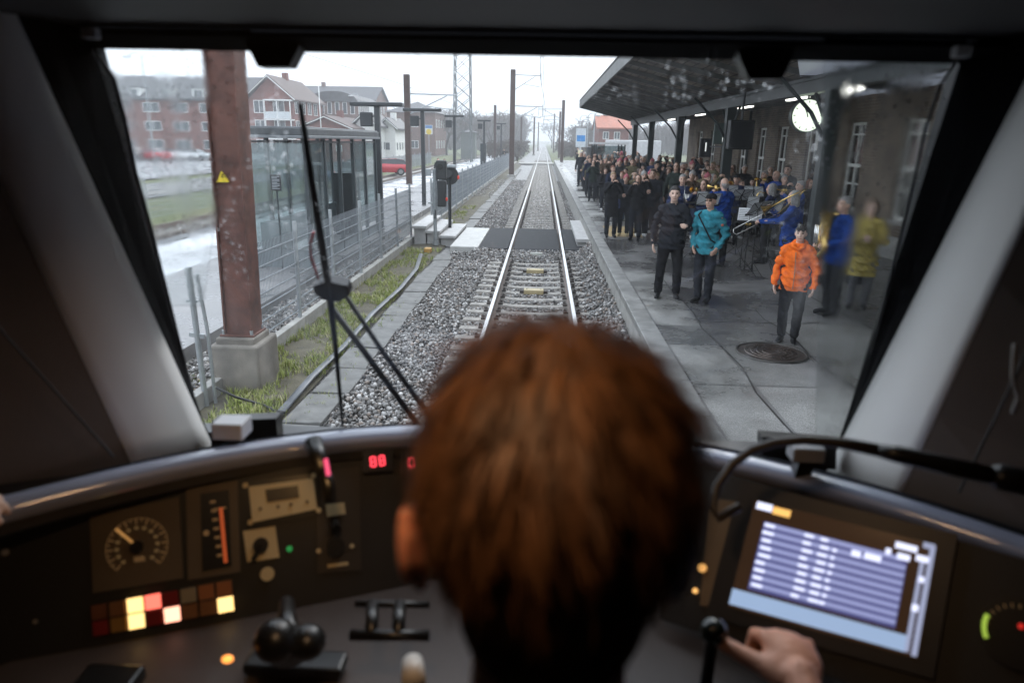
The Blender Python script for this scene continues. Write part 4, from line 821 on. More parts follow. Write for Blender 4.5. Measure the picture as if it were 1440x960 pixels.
# cars --------------------------------------------------------------
M_cgl = mat('car_glass', (.02, .025, .03), .08, 0, .1); M_tyre = mat('tyre', (.02, .02, .02), .8); M_hub = mat('wheel_rim', (.35, .35, .36), .3, .7); M_red_l = mat('tail_light', (.35, .02, .02), .3); M_hl = mat('head_light', (.7, .72, .75), .15)
def car_paint(n, c): return mat('paint_'+n, c, .25, .2, .05, coat=.8)
def make_car(kind, paint, label):
    t = thing('parked_car', label, 'car', (0, 0, 0), 0, 'cars parked in front of the apartment block')
    if kind == 'hatch': sec = [(-2.0, .35, .62), (-1.9, .30, .95), (-1.2, .28, 1.0), (-.6, .28, 1.02), (0, .28, 1.02), (.7, .28, .98), (1.5, .28, .98), (1.95, .30, .92), (2.05, .4, .7)]; roof = [(-1.0, 1.02), (-.35, 1.40), (.9, 1.45), (1.6, 1.35), (1.93, 1.0)]
    else: sec = [(-2.3, .35, .62), (-2.2, .30, .88), (-1.3, .28, .98), (-.6, .28, 1.0), (.3, .28, 1.0), (1.0, .28, 1.0), (2.0, .28, 1.0), (2.35, .32, .9), (2.42, .4, .7)]; roof = [(-1.0, .99), (-.2, 1.38), (1.5, 1.45), (2.1, 1.36), (2.33, 1.0)]
    b = MB(); vs = []
    for (x, zl, zu) in sec:
        w = .86*(1-.10*(abs(x)/2.2)**4)
        vs += [(x, -w*.93, zl), (x, -w, zl+.15), (x, -w, zl+(zu-zl)*.7), (x, -w*.92, zu), (x, w*.92, zu), (x, w, zl+(zu-zl)*.7), (x, w, zl+.15), (x, w*.93, zl)]
    n = len(sec); fs = [tuple(range(8)), tuple((n-1)*8+j for j in range(7, -1, -1))]+[(i*8+j, (i+1)*8+j, (i+1)*8+(j+1) % 8, i*8+(j+1) % 8) for i in range(n-1) for j in range(8)]
    b.add(vs, fs); 
    top = roof[1:-1]; b.prism([(top[0][0], -.62, top[0][1]), (top[1][0], -.62, top[1][1]), (top[2][0], -.60, top[2][1]), (top[2][0], -.60, top[2][1]-.06), (top[0][0], -.62, top[0][1]-.06)], (0, 1.24, 0))
    b.build('body', paint, t, 35)
    g = MB(); v = [(x, -.78+(z-1.0)*.38, z) for x, z in roof]+[(x, .78-(z-1.0)*.38, z) for x, z in roof]; k = len(roof)
    v = [(x, y, z-.015) for x, y, z in v]
    g.add(v, [tuple(range(k)), tuple(range(2*k-1, k-1, -1))]+[(i+1, i, i+k, i+1+k) for i in range(k-1)]+[(0, k-1, 2*k-1, k)]); g.build('window', M_cgl, t)
    L = sec[-1][0]
    for x in (-L*.62, L*.62):
        for s in (-1, 1):
            w = MB(); w.tube([(0, -.1, 0), (0, .1, 0)], .33, 18); o = w.build('wheel', M_tyre, t); o.location = (x, s*.80, .33); w = MB(); w.tube([(0, -.105, 0), (0, .105, 0)], .2, 12); w.build('rim', M_hub, o)
    for s in (-1, 1):
        w = MB(); w.ell((sec[0][0]+.06, s*.62, .72), (.06, .16, .09)); w.build('headlight', M_hl, t); w = MB(); w.ell((L-.05, s*.66, .82), (.05, .12, .10)); w.build('tail_light', M_red_l, t)
    return t
cars = {}
cl = [(('red', (.45, .02, .03)), 'red'), (('white', (.7, .7, .7)), 'white'), (('silver', (.45, .47, .48)), 'silver'), (('black', (.02, .02, .025)), 'black'), (('grey', (.12, .13, .14)), 'grey'), (('blue', (.04, .08, .2)), 'dark blue')]
spots = [(183, 212, 'silver', 'hatch', 'silver hatchback, first from the window edge in the car park'), (203, 211, 'white', 'est', 'white estate car beside the silver hatchback'), (214, 213, 'red', 'hatch', 'small red hatchback half hidden by the larger red car'), (232, 214, 'red', 'est', 'large bright red car in the middle of the car park row'), (254, 212, 'white', 'hatch', 'white hatchback just right of the large red car'),
         (272, 213, 'silver', 'est', 'silver estate car beside the big brown mast'), (368, 205, 'black', 'hatch', 'black car parked beyond the roof corner of the shelter'), (385, 203, 'grey', 'est', 'grey estate car next to the black car'), (355, 203, 'white', 'hatch', 'white hatchback directly behind the big mast'), (170, 209, 'grey', 'est', 'grey estate partly cut by the cab window edge')]
proto = {}
for px, py, c, k, lab in spots:
    p = onz(px, py+5, -.2); m = dict((n[0][0], n[0][1]) for n in cl)[c]; pm = car_paint(c, m)
    if k not in proto: t = make_car(k, pm, lab); proto[k] = t
    else:
        t = dup(proto[k], label=lab)
        for ch in t.children:
            if ch.name.startswith('body'): setmat(ch, 0, pm)
    p = ony(px, 190, 88+random.uniform(-3, 3)); t.location = (p.x, p.y, -.2); t.rotation_euler = (0, 0, R(random.choice((0, 180, 12, 168))))
for px, Y, c, k, lab in ((452, 52, 'grey', 'est', 'dark car seen through the shelter glass'), (540, 62, 'red', 'hatch', 'dark red car parked just past the far corner of the shelter'), (495, 60, 'black', 'hatch', 'black hatchback behind the far half of the shelter'), (425, 48, 'blue', 'hatch', 'dark blue car behind the near half of the shelter')):
    t = dup(proto[k], label=lab); t['group'] = 'cars parked along the road behind the shelter'
    for ch in t.children:
        if ch.name.startswith('body'): setmat(ch, 0, car_paint(c, dict((n[0][0], n[0][1]) for n in cl)[c]))
    p = ony(px, 200, Y); t.location = (p.x, Y, -.22); t.rotation_euler = (0, 0, R(20))
# street lamps ------------------------------------------------------
def street_lamp(X, Y, H, lab, arms=(1,)):
    t = thing('street_lamp', lab, 'street lamp', (X, Y, -.25)); b = MB(); b.tube([(0, 0, 0), (0, 0, H)], [.09, .05], 8); b.build('pole', M_galv, t)
    for s in arms:
        b = MB(); b.tube([(0, 0, H-.1), (s*.25, 0, H+.28), (s*.8, 0, H+.32), (s*1.15, 0, H+.12)], .04, 6); b.build('arm', M_galv, t); b = MB(); b.ell((s*1.25, 0, H+.02), (.42, .18, .12)); b.build('lamp_head', M_lampb, t)
street_lamp(X_(213, 60), 60, Z_(213, 76, 60), 'double armed street lamp in front of the apartment block', (-1, 1)); street_lamp(X_(507, 110), 110, Z_(507, 133, 110), 'small street lamp above the white houses', (-1,))
street_lamp(X_(835, 80), 80, Z_(835, 158, 80), 'thin street lamp beyond the canopy end', (1,)); street_lamp(X_(826, 95), 95, Z_(826, 160, 95), 'second thin street lamp beyond the canopy end', (1,)); street_lamp(X_(815, 115), 115, Z_(815, 163, 115), 'farthest thin street lamp near the blue sign', (1,))
# trees -------------------------------------------------------------
M_bark = mat('bark', (.045, .035, .028), .9, 0, .3, 3); M_twig = mat('twigs', (.075, .058, .045), .9, 0, .3, 1)
def make_tree(seed, H, label, cat='tree'):
    r = random.Random(seed); t = thing('bare_tree', label, cat, (0, 0, 0), 0, 'bare winter trees in the mist'); tr = MB(); tw = MB()
    def grow(p, d, L, rad, lv):
        q = p+d*L; m = (p+q)/2+Vector((r.uniform(-1, 1), r.uniform(-1, 1), 0))*L*.06
        (tr if lv < 2 else tw).tube([p, m, q], [rad, rad*.85, rad*.65], 5 if lv < 2 else 3, cap=False)
        if lv >= 5: return
        for k in range(3 if lv < 4 else 4):
            a = r.uniform(0, 6.28); sp = r.uniform(.35, .85); u = d.orthogonal().normalized(); v = d.cross(u); nd_ = (d+(u*math.cos(a)+v*math.sin(a))*sp+Vector((0, 0, .12))).normalized()
            grow(p.lerp(q, r.uniform(.55, 1)), nd_, L*r.uniform(.55, .8), max(rad*.58, .032), lv+1)
    grow(Vector((0, 0, 0)), Vector((r.uniform(-.06, .06), 0, 1)), H*.32, H*.022, 0)
    tr.build('trunk', M_bark, t); tw.build('crown', M_twig, t); return t
tp = [make_tree(i, 11, 'x') for i in range(3)]; rr = random.Random(21); n = 0
places = [(X_(px, Y), Y, s, d) for px, Y, s, d in ((610, 150, 1.1, 'directly behind the broad dark brick block'), (628, 150, 1.0, 'between the brick block and the lattice tower'), (640, 165, 1.15, 'just left of the lattice tower'), (655, 170, 1.2, 'behind the lattice tower'), (668, 160, 1.0, 'right of the lattice tower'), (680, 180, 1.2, 'above the short lamp post'), (690, 175, 1.1, 'behind the thin rusty mast'), (702, 200, 1.3, 'left of the tall rusty mast'), (712, 190, 1.1, 'directly behind the tall rusty mast'), (722, 230, 1.2, 'just right of the tall rusty mast'), (730, 250, 1.2, 'misty, on the fence side of the far track'), (738, 270, 1.2, 'very faint, on the fence side of the far track'),
        (776, 300, 1.3, 'faint, right of the vanishing track'), (783, 240, 1.0, 'behind the mast at the platform end'), (795, 220, 1.1, 'beside the mast at the platform end'), (806, 200, 1.0, 'behind the blue and white platform sign'), (818, 190, 1.0, 'behind the far street lamps'), (830, 180, .95, 'left of the red brick house'), (844, 175, .9, 'at the corner of the red brick house'), (200, 140, 1.0, 'behind the apartment block roof'), (300, 140, 1.1, 'behind the big brown mast'), (428, 118, .9, 'between the gabled and the curved roof buildings'), (520, 125, .7, 'behind the small white house'), (600, 175, 1.2, 'behind the hipped roof block'), (571, 170, 1.0, 'behind the rusty mast beyond the second track'))]
for i, (x, y, s, d) in enumerate(places):
    lab = 'bare brown winter tree '+d
    if i < 3: t = tp[i]; t['label'] = lab
    else: t = dup(tp[i % 3], label=lab)
    t.location = (x, y, -.4); t.scale = (s, s, s*rr.uniform(.8, 1.0)); t.rotation_euler = (0, 0, rr.uniform(0, 6.28))
# far-off woodland masses: rough low relief of brush, uncountable
def wood(name, x0, x1, y0, y1, h, lab, n):
    b = MB(); r = random.Random(int(abs(x0)))
    for _ in range(n):
        x, y = r.uniform(x0, x1), r.uniform(y0, y1); H = h*r.uniform(.6, 1.1)
        for k in range(9):
            a = r.uniform(0, 6.28); e = (x+math.cos(a)*H*.3*r.random(), y+math.sin(a)*H*.2, H*r.uniform(.7, 1)); b.tube([(x, y, -.5), ((x+e[0])/2, (y+e[1])/2, H*.5), e], [.2, .14, .09], 3, cap=False)
            for j in range(3): b.tube([e, (e[0]+r.uniform(-1.4, 1.4), e[1], e[2]+r.uniform(-1.5, .8))], .085, 3, cap=False)
    tag(b.build(name, M_twig), lab, 'woodland', kind='stuff')
wood('woodland', -75, -8, 230, 330, 12, 'far bare woodland fading into mist on the fence side', 520); wood('woodland', 12, 80, 210, 320, 9, 'far bare woodland fading into mist beyond the platform', 360)
wood('scrub', -10, -4.5, 115, 200, 2.5, 'low bare scrub along the far track', 90); wood('scrub', 4, 12, 120, 220, 2.5, 'low bare scrub past the far platform end', 90)
# people waiting on the island and second fence
fence('mesh_fence', 'low distant mesh fence between the second track and the meadow', -15.2, [20+i*3 for i in range(26)], -.3)
# haze ---------------------------------------------------------------
hz = MB(); hz.box(-700, 700, -70, 900, -1.7, 36); ho = hz.build('haze', []); m = bpy.data.materials.new('haze'); m.use_nodes = True; nt = m.node_tree; nt.nodes.clear()
pv = nd(nt, 'ShaderNodeVolumePrincipled'); pv.inputs['Density'].default_value = .0017; pv.inputs['Color'].default_value = (.95, .96, .98, 1); pv.inputs['Anisotropy'].default_value = .0; out = nd(nt, 'ShaderNodeOutputMaterial'); nt.links.new(pv.outputs[0], out.inputs['Volume'])
ho.data.materials.append(m); struct(ho, 'thin pale winter mist over the whole place', 'stuff')
# ============================================================ DRIVER'S CAB
M_pill = mat('cab_pillar', (.80, .79, .77), .55, 0, .03, 3, .02, 60); M_side = mat('cab_side_lining', (.125, .092, .07), .65, 0, .08, 4, .03, 80); M_ceil = mat('cab_ceiling', (.05, .05, .053), .6, 0, .06, 3); M_rubb = mat('window_rubber', (.004, .004, .005), .9, 0, .05, spec=.1)
M_rollm = mat('desk_edge_roll', (.27, .30, .40), .36, 0, .05, 5, coat=1.0); M_fas = mat('desk_fascia', (.012, .011, .010), .5, 0, .1); M_desk = mat('desk_top', (.068, .052, .045), .5, 0, .08, 4, .03, 90); M_blk = mat('black_plastic', (.008, .008, .008), .35, 0, .1)
M_cream = mat('cream_plate', (.62, .50, .28), .5, 0, .06); M_instr = mat('instrument_plate', (.10, .07, .04), .5, 0, .12, 8); M_tick = emat('instrument_print', (.75, .46, .20), .025)
WN = Vector((0, .9, .32)).normalized(); WP = Vector((0, 1.3, 3.1))
def onw(px, py, off=0): return onplane(px, py, WP+WN*off, WN)
A, Bp, C, D = Vector((-.83, 1.15, 3.085)), Vector((-.83, 1.55, 2.23)), ony(175, 632, 1.30), ony(-120, 0, 1.08)
cab = thing('train_cab', 'dark driver cab around the windscreen with pale window pillars and brown side panels', 'train cab', (0, 0, 0))
def loft(rows, th=None):
    b = MB(); n = len(rows[0]); v = [p for r_ in rows for p in r_]; b.add(v, [(i*n+j, i*n+j+1, (i+1)*n+j+1, (i+1)*n+j) for i in range(len(rows)-1) for j in range(n-1)]); return b
def solid(o, th):
    m_ = o.modifiers.new('thickness', 'SOLIDIFY'); m_.thickness = th; m_.offset = 0; return o
def cubic(p, q, bul, n=6): return [p.lerp(q, i/n)+bul*math.sin(math.pi*i/n) for i in range(n+1)]
def ext(p, q, t): return p+(q-p)*t
# pillars ----
for s in (-1, 1):
    if s < 0: pa, pb, pc, pd = A, Bp, C, D
    else: pa, pb, pc, pd = ony(1470, 62, 1.17), ony(1184, 622, 1.55), ony(1280, 668, 1.28), ony(1500, 190, 1.02)
    if s > 0: pd = ext(pc, pd, 1.5)
    else: pd = ext(pc, pd, 1.05)
    pb2, pc2 = ext(pa, pb, 1.12), ext(pd, pc, 1.12); pa2 = ext(pb, pa, 1.15)
    bul = Vector((-s*.012, -.03, .01))
    rows = [[u.lerp(v, i/8) for i in range(9)] for u, v in [(x, y) for x, y in zip(cubic(pa2, pd, bul), cubic(pb2, pc2, bul))]]
    o = solid(loft(rows).build('pillar', M_pill, cab, True), .006)
    # black rubber between pillar and glass
    ga, gb_ = (onw(130, 62), onw(288, 612)) if s < 0 else (onw(1352, 88), onw(1181, 622))
    ga, gb_ = ext(gb_, ga, 1.08), ext(ga, gb_, 1.12)
    rows = [[u.lerp(v, i/4) for i in range(5)] for u, v in ((ga, gb_), (ga.lerp(pa2, .5)+Vector((0, -.01, 0)), gb_.lerp(pb2, .5)), (pa2+Vector((-s*.0, .004, 0)), pb2+Vector((0, .004, 0))))]
    o = solid(loft(rows).build('window_seal', M_rubb, cab), .004)
    # side lining out to the side wall and on past the camera
    w0, w1 = Vector((s*1.36, .55, 3.3)), Vector((s*1.36, .62, 2.0))
    rows = [[u.lerp(v, i/4) for i in range(5)] for u, v in ((ext(pc2, pd, 1.0), pc2), (pd.lerp(w0, .5), pc2.lerp(w1, .5)), (w0, w1), (Vector((s*1.36, -1.3, 3.3)), Vector((s*1.36, -1.3, 2.0))))]
    solid(loft(rows).build('side_lining', M_side, cab), .004)
    b = MB(); u0, v0 = (ony(-40, 420, .98), ony(157, 640, 1.16)) if s < 0 else (ony(1460, 470, .93), ony(1352, 690, 1.10))
    b.tube([u0+Vector((-s*.006, -.004, 0)), v0+Vector((-s*.006, -.004, 0))], .0022, 5); b.build('panel_joint', M_blk, cab)
    b = MB(); b.box(s*1.36-.02, s*1.36+.02, -1.3, .6, 1.2, 2.02); b.build('side_wall', M_side, cab)
b = MB(); v = [Vector((-1.36, -1.3, 3.30)), Vector((1.36, -1.3, 3.30)), Vector((1.36, .3, 3.22)), Vector((-1.36, .3, 3.22)), Vector((1.36, .6, 3.117)), Vector((-1.36, .6, 3.117)), Vector((1.36, 1.27, 3.128)), Vector((-1.36, 1.27, 3.135))]
b.add(v, [(0, 1, 2, 3), (3, 2, 4, 5), (5, 4, 6, 7)]); solid(b.build('ceiling', M_ceil, cab), .01)
tl, tr = ony(60, 38, 1.27), ony(1440, 70, 1.27)
b = MB(); g0, g1 = onw(100, 66), onw(1390, 88); h0, h1 = ony(-60, 42, 1.22), ony(1500, 66, 1.22); b.add([g0+Vector((0, .0, .0)), g1, h1, h0], [(0, 1, 2, 3)]); b.add([g0+Vector((-.4, 0, .25)), g1+Vector((.4, 0, .25)), g1+Vector((.4, .0, .0)), g0+Vector((-.4, .0, .0))], [(0, 1, 2, 3)]); o = solid(b.build('window_seal', M_rubb, cab), .006)
# panels around glass outside so that no light leaks between glass and pillars
for s in (-1, 1):
    b = MB(); ga, gb_ = (onw(124, 30, .01), onw(292, 660, .01)) if s < 0 else (onw(1364, 40, .01), onw(1172, 680, .01))
    b.prism([ga, gb_, gb_+Vector((s*.55, 0, 0)), ga+Vector((s*.6, 0, 0))], (0, .03, 0)); b.build('nose_shell', mat('train_nose_paint', (.02, .02, .022), .3), cab)
b = MB(); b.box(-1.38, 1.38, -1.32, -1.29, 1.2, 3.3); b.build('back_wall', M_side, cab)
b = MB(); b.box(-1.38, 1.38, -1.3, 1.7, 1.14, 1.2); b.build('floor', M_blk, cab)
b = MB(); b.box(-1.38, 1.38, 1.62, 1.68, 1.2, 2.2); b.box(-1.42, -1.385, .5, 1.68, 1.2, 3.3); b.box(1.385, 1.42, .5, 1.68, 1.2, 3.3); b.build('nose_panel', _M['train_nose_paint'], cab)
for s, px, py in ((-1, 128, 47), (1, 1352, 73)):
    b = MB(); p = ony(px, py, 1.20); b.bbox(-.012, .012, -.01, .01, -.009, .009, .003); o = b.build('clip', mat('clip_white', (.6, .62, .65), .4), cab); o.location = p
for px0, px1, py0, py1 in ((350, 418, 66, 94), (1042, 1112, 82, 111)):
    b = MB(); q = [ony(px0-4, py0-12, 1.25), ony(px1+4, py0-12, 1.25), ony(px1, py0+4, 1.25), ony(px1-12, py1, 1.25), ony(px0+12, py1, 1.25), ony(px0, py0+4, 1.25)]; b.prism(q, (0, .04, 0)); b.build('blind_bracket', M_blk, cab)
# windscreen -----
def windscreen_mat():
    m = bpy.data.materials.new('windscreen_glass'); m.use_nodes = True; nt = m.node_tree; nt.nodes.clear(); L = nt.links.new
    tr = nd(nt, 'ShaderNodeBsdfTransparent'); tr.inputs[0].default_value = (.95, .97, .97, 1); gl = nd(nt, 'ShaderNodeBsdfGlossy'); gl.inputs['Roughness'].default_value = .01; gl.inputs[0].default_value = (.8, .85, .9, 1)
    mx = nd(nt, 'ShaderNodeMixShader'); mx.inputs[0].default_value = .03; L(tr.outputs[0], mx.inputs[1]); L(gl.outputs[0], mx.inputs[2])
    tc = nd(nt, 'ShaderNodeTexCoord'); sp = nd(nt, 'ShaderNodeSeparateXYZ'); L(tc.outputs['Object'], sp.inputs[0])
    # unwiped zones: both sides and the top edge of the pane (object coordinates: x across, z height)
    def rng(src, a, b_, c=0, d=1):
        r = nd(nt, 'ShaderNodeMapRange'); r.inputs['From Min'].default_value = a; r.inputs['From Max'].default_value = b_; r.inputs['To Min'].default_value = c; r.inputs['To Max'].default_value = d; r.interpolation_type = 'SMOOTHSTEP'; L(src, r.inputs['Value']); return r.outputs[0]
    def mth(op, a, b_):
        n = nd(nt, 'ShaderNodeMath', operation=op); 
        for i, q in enumerate((a, b_)):
            if isinstance(q, (int, float)): n.inputs[i].default_value = q
            else: L(q, n.inputs[i])
        return n.outputs[0]
    # the wiped edge slants: x + k*z
    lx = mth('ADD', sp.outputs[0], mth('MULTIPLY', sp.outputs[2], .12)); left = rng(lx, -.10, -.16)      # x + .12 z ; z ~ 2.2..3.1
    rx = mth('SUBTRACT', sp.outputs[0], mth('MULTIPLY', sp.outputs[2], .06)); right = rng(rx, .27, .33)
    top = mth('MULTIPLY', rng(sp.outputs[2], 3.0, 3.06), rng(sp.outputs[0], -.1, .2)); 
    zone = mth('MAXIMUM', mth('MAXIMUM', left, right), top)
    vo = nd(nt, 'ShaderNodeTexVoronoi'); vo.inputs['Scale'].default_value = 95; vo.inputs['Randomness'].default_value = 1; no = nd(nt, 'ShaderNodeTexNoise'); no.inputs['Scale'].default_value = 11; no.inputs['Detail'].default_value = 5; L(tc.outputs['Object'], no.inputs[0])
    ds = nd(nt, 'ShaderNodeMix', data_type='VECTOR'); ds.inputs['Factor'].default_value = .06; L(tc.outputs['Object'], ds.inputs['A']); L(no.outputs['Color'], ds.inputs['B']); L(ds.outputs['Result'], vo.inputs['Vector'])
    drops = rng(vo.outputs['Distance'], .34, .16); patch = rng(no.outputs['Fac'], .43, .54)
    high = rng(sp.outputs[2], 2.55, 2.95)
    smear = nd(nt, 'ShaderNodeTexNoise'); smear.inputs['Scale'].default_value = 5; smear.inputs['Detail'].default_value = 6; mp = nd(nt, 'ShaderNodeMapping'); mp.inputs['Scale'].default_value = (2.4, 1, .5); L(tc.outputs['Object'], mp.inputs[0]); L(mp.outputs[0], smear.inputs[0])
    w = mth('MULTIPLY', zone, mth('ADD', mth('MULTIPLY', mth('MULTIPLY', drops, patch), mth('MULTIPLY', high, .48)), mth('MULTIPLY', rng(smear.outputs[0], .4, .75), mth('ADD', .03, mth('MULTIPLY', right, .025)))))
    w = mth('ADD', w, mth('MULTIPLY', rng(smear.outputs[0], .45, .8), .006))
    df = nd(nt, 'ShaderNodeBsdfTranslucent'); df.inputs[0].default_value = (.75, .78, .8, 1)
    m2 = nd(nt, 'ShaderNodeMixShader'); L(w, m2.inputs[0]); L(mx.outputs[0], m2.inputs[1]); L(df.outputs[0], m2.inputs[2])
    out = nd(nt, 'ShaderNodeOutputMaterial'); L(m2.outputs[0], out.inputs[0]); return m
b = MB(); g = [onw(100, 50), onw(1390, 70), onw(1165, 660), onw(300, 660)]
b.add(g, [(0, 1, 2, 3)]); ws = b.build('windscreen', windscreen_mat(), cab)
# film of rain water on the unwiped sides of the glass: clear water that blurs what lies behind it
def film_mat():
    m = bpy.data.materials.new('rain_film'); m.use_nodes = True; nt = m.node_tree; nt.nodes.clear(); rf = nd(nt, 'ShaderNodeBsdfRefraction'); rf.inputs['IOR'].default_value = 1.33; rf.inputs[0].default_value = (.97, .98, .98, 1)
    tc = nd(nt, 'ShaderNodeTexCoord'); mp = nd(nt, 'ShaderNodeMapping'); mp.inputs['Scale'].default_value = (16, 5, 3.0); no = nd(nt, 'ShaderNodeTexNoise'); no.inputs['Scale'].default_value = 1.3; no.inputs['Detail'].default_value = 4
    nt.links.new(tc.outputs['Object'], mp.inputs[0]); nt.links.new(mp.outputs[0], no.inputs[0]); mr = nd(nt, 'ShaderNodeMapRange'); mr.inputs['From Min'].default_value = .38; mr.inputs['From Max'].default_value = .66; mr.inputs['To Min'].default_value = .03; mr.inputs['To Max'].default_value = .125; nt.links.new(no.outputs[0], mr.inputs[0]); nt.links.new(mr.outputs[0], rf.inputs['Roughness'])
    bp = nd(nt, 'ShaderNodeBump'); bp.inputs['Strength'].default_value = .22; bp.inputs['Distance'].default_value = .003; nt.links.new(no.outputs[0], bp.inputs['Height']); nt.links.new(bp.outputs[0], rf.inputs['Normal'])
    out = nd(nt, 'ShaderNodeOutputMaterial'); nt.links.new(rf.outputs[0], out.inputs[0]); return m
fmx = film_mat()
for q4 in (((1160, 40), (1420, 40), (1200, 660), (1146, 660)), ((90, 40), (352, 40), (346, 190), (300, 330), (285, 430), (230, 430))):
    b = MB(); b.prism([onw(x_, y_, .006) for x_, y_ in q4], WN*.002); b.build('rain_film', fmx, cab)
# defroster / seal wires along the sides of the glass
b = MB(); b.tube([onw(*p, -.012) for p in ((132, 68), (160, 110), (176, 170), (190, 240), (212, 320), (232, 400), (252, 480), (270, 560))], [.0035]*8, 6); b.build('edge_wire', mat('wire_grey', (.03, .03, .033), .5), cab, True)
b = MB(); b.tube([onw(*p, -.012) for p in ((1348, 82), (1322, 120), (1302, 180), (1284, 260), (1262, 350), (1238, 450), (1212, 550), (1200, 610))], [.006]*8, 6, .4); b.build('edge_wire', mat('wire_pale', (.10, .105, .11), .5), cab, True)
# wiper outside the glass ------
W = thing('windscreen_wiper', 'black windscreen wiper with upright blade and twin arms outside the glass', 'wiper', (0, 0, 0)); M_wip = mat('wiper_black', (.012, .013, .017), .45)
def path(pts, off): return [onw(x, y, off) for x, y in pts]
b = MB(); b.tube(path(((422, 145), (436, 240), (450, 330), (463, 410), (472, 490), (480, 575), (482, 600)), .035), [.0055, .0075, .009, .009, .0065, .0045, .003], 8, .7); b.build('blade', M_wip, W, True)
b = MB(); b.tube(path(((486, 415), (535, 490), (590, 565), (660, 665)), .06), [.0055, .0065, .007, .008], 8); b.build('arm', M_wip, W, True)
b = MB(); b.tube(path(((466, 432), (520, 505), (575, 580), (640, 670)), .06), [.0075, .008, .008, .009], 8); b.build('arm', M_wip, W, True)
b = MB(); b.prism(path(((440, 402), (462, 396), (488, 402), (492, 414), (478, 424), (455, 422), (442, 412)), .03), WN*.03); b.build('joint', M_wip, W)
b = MB(); b.tube(path(((441, 326), (437, 342), (437, 360), (442, 376), (448, 392)), .05), .0035, 6); b.build('washer_hose', mat('hose_red', (.42, .03, .04), .4), W, True)
# small pieces at the foot of the glass
b = MB(); p = ondep(327, 600, 1.42); b.bbox(-.034, .030, -.025, .03, -.02, .016, .004); o = b.build('sensor_box', mat('box_white', (.62, .63, .66), .5)); o.location = p+Vector((0, 0, -.0)); tag(o, 'small white box at the left foot of the windscreen', 'box')
b = MB(); b.prism([ony(298, 592, 1.52), ony(388, 588, 1.52), ony(392, 640, 1.52), ony(296, 640, 1.52)], (0, .04, 0)); b.build('lower_frame', M_blk, cab)
b = MB(); b.prism([ony(1072, 614, 1.5), ony(1176, 622, 1.5), ony(1176, 660, 1.5), ony(1072, 650, 1.5)], (0, .04, 0)); b.build('lower_frame', M_blk, cab)
b = MB(); p = ondep(1133, 634, 1.30); b.bbox(-.03, .03, -.02, .02, -.016, .014, .004); o = b.build('sensor_box', mat('box_grey', (.35, .36, .38), .5)); o.location = p; tag(o, 'small grey box behind the gooseneck at the foot of the windscreen', 'box')
b = MB(); p = ondep(327, 600, 1.42); b.bar(p+Vector((0, 0, -.018)), p+Vector((0, .06, -.2)), .03); b.build('box_mount', M_blk, cab); p = ondep(1133, 634, 1.30); b = MB(); b.bar(p+Vector((0, 0, -.014)), p+Vector((0, .04, -.16)), .03); b.build('box_mount', M_blk, cab)

# ---- the driver's desk --------------------------------------------
dk = thing('driver_desk', 'curved driver desk with pale padded edge, dark instrument fascia and grey work top', 'driver desk', (0, 0, 0))
def arcY(x): return 1.385-.375*(abs(x+.06)/.85)**2.15
xs = [-1.25+2.5*i/44 for i in range(45)]
def arc(z, off, x): t = Vector((1, (arcY(x+.01)-arcY(x-.01))/.02, 0)).normalized(); n = Vector((t.y, -t.x, 0)); return Vector((x, arcY(x), z))+n*off   # off>0: towards the driver
prof = [(2.22, -.14), (2.30, -.07), (2.335, -.03), (2.347, -.008), (2.346, .010), (2.336, .022), (2.322, .027), (2.308, .018)]
rows = [[arc(z, o_, x) for z, o_ in prof] for x in xs]; loft(rows).build('edge_roll', M_rollm, dk, True)
rows = [[arc(z, o_, x) for z, o_ in ((2.318, .016), (2.29, .022), (2.285, -.01), (2.27, -.012))] for x in xs]; loft(rows).build('brow', mat('desk_brow', (.028, .024, .022), .5), dk)
b = MB(); rows = [[arc(2.30, -.13, x), arc(1.9, -.13, x)] for x in xs]; loft(rows).build('desk_back', M_blk, dk)
def panel(p1, p2, tilt):
    u = (p2-p1); u.z = 0; u.normalize(); nh = Vector((u.y, -u.x, 0)); nh = nh if nh.y < 0 else -nh
    v = (Vector((0, 0, -1))*math.cos(tilt)+nh*math.sin(tilt)).normalized(); n = u.cross(v); n = n if n.y < 0 else -n; return dict(p=p1, u=u, v=v, n=n)
PL = panel(onz(130, 712, 2.265), onz(500, 655, 2.275), R(27))
q = ony(1062, 700, 1.175); PR = panel(q, q+Vector((.80, -.60, 0)), R(30))
def P_(pl, px, py, off=0): return onplane(px, py, pl['p']+pl['n']*off, pl['n'])
def plate(pl, quad, th, m, parent, name, off=0):
    b = MB(); q = [P_(pl, x, y, off) for x, y in quad]; b.prism(q, pl['n']*th); return b.build(name, m, parent)
def disc(pl, px, py, r, th, m, parent, name, off=0, n=24, smooth=False):
    b = MB(); c = P_(pl, px, py, off); b.tube([c, c+pl['n']*th], r, n); return b.build(name, m, parent, smooth)
plate(PL, ((-140, 700), (600, 600), (620, 815), (520, 838), (-140, 962)), .004, M_fas, dk, 'instrument_fascia', -.006)
plate(PR, ((930, 640), (1700, 860), (1640, 1110), (930, 870)), .004, M_fas, dk, 'instrument_fascia', -.006)
# middle fascia behind the driver's head
rows = [[arc(z, o_, x) for z, o_ in ((2.272, -.008), (2.02, .07))] for x in [-.40+.8*i/12 for i in range(13)]]; loft(rows).build('instrument_fascia', M_fas, dk)
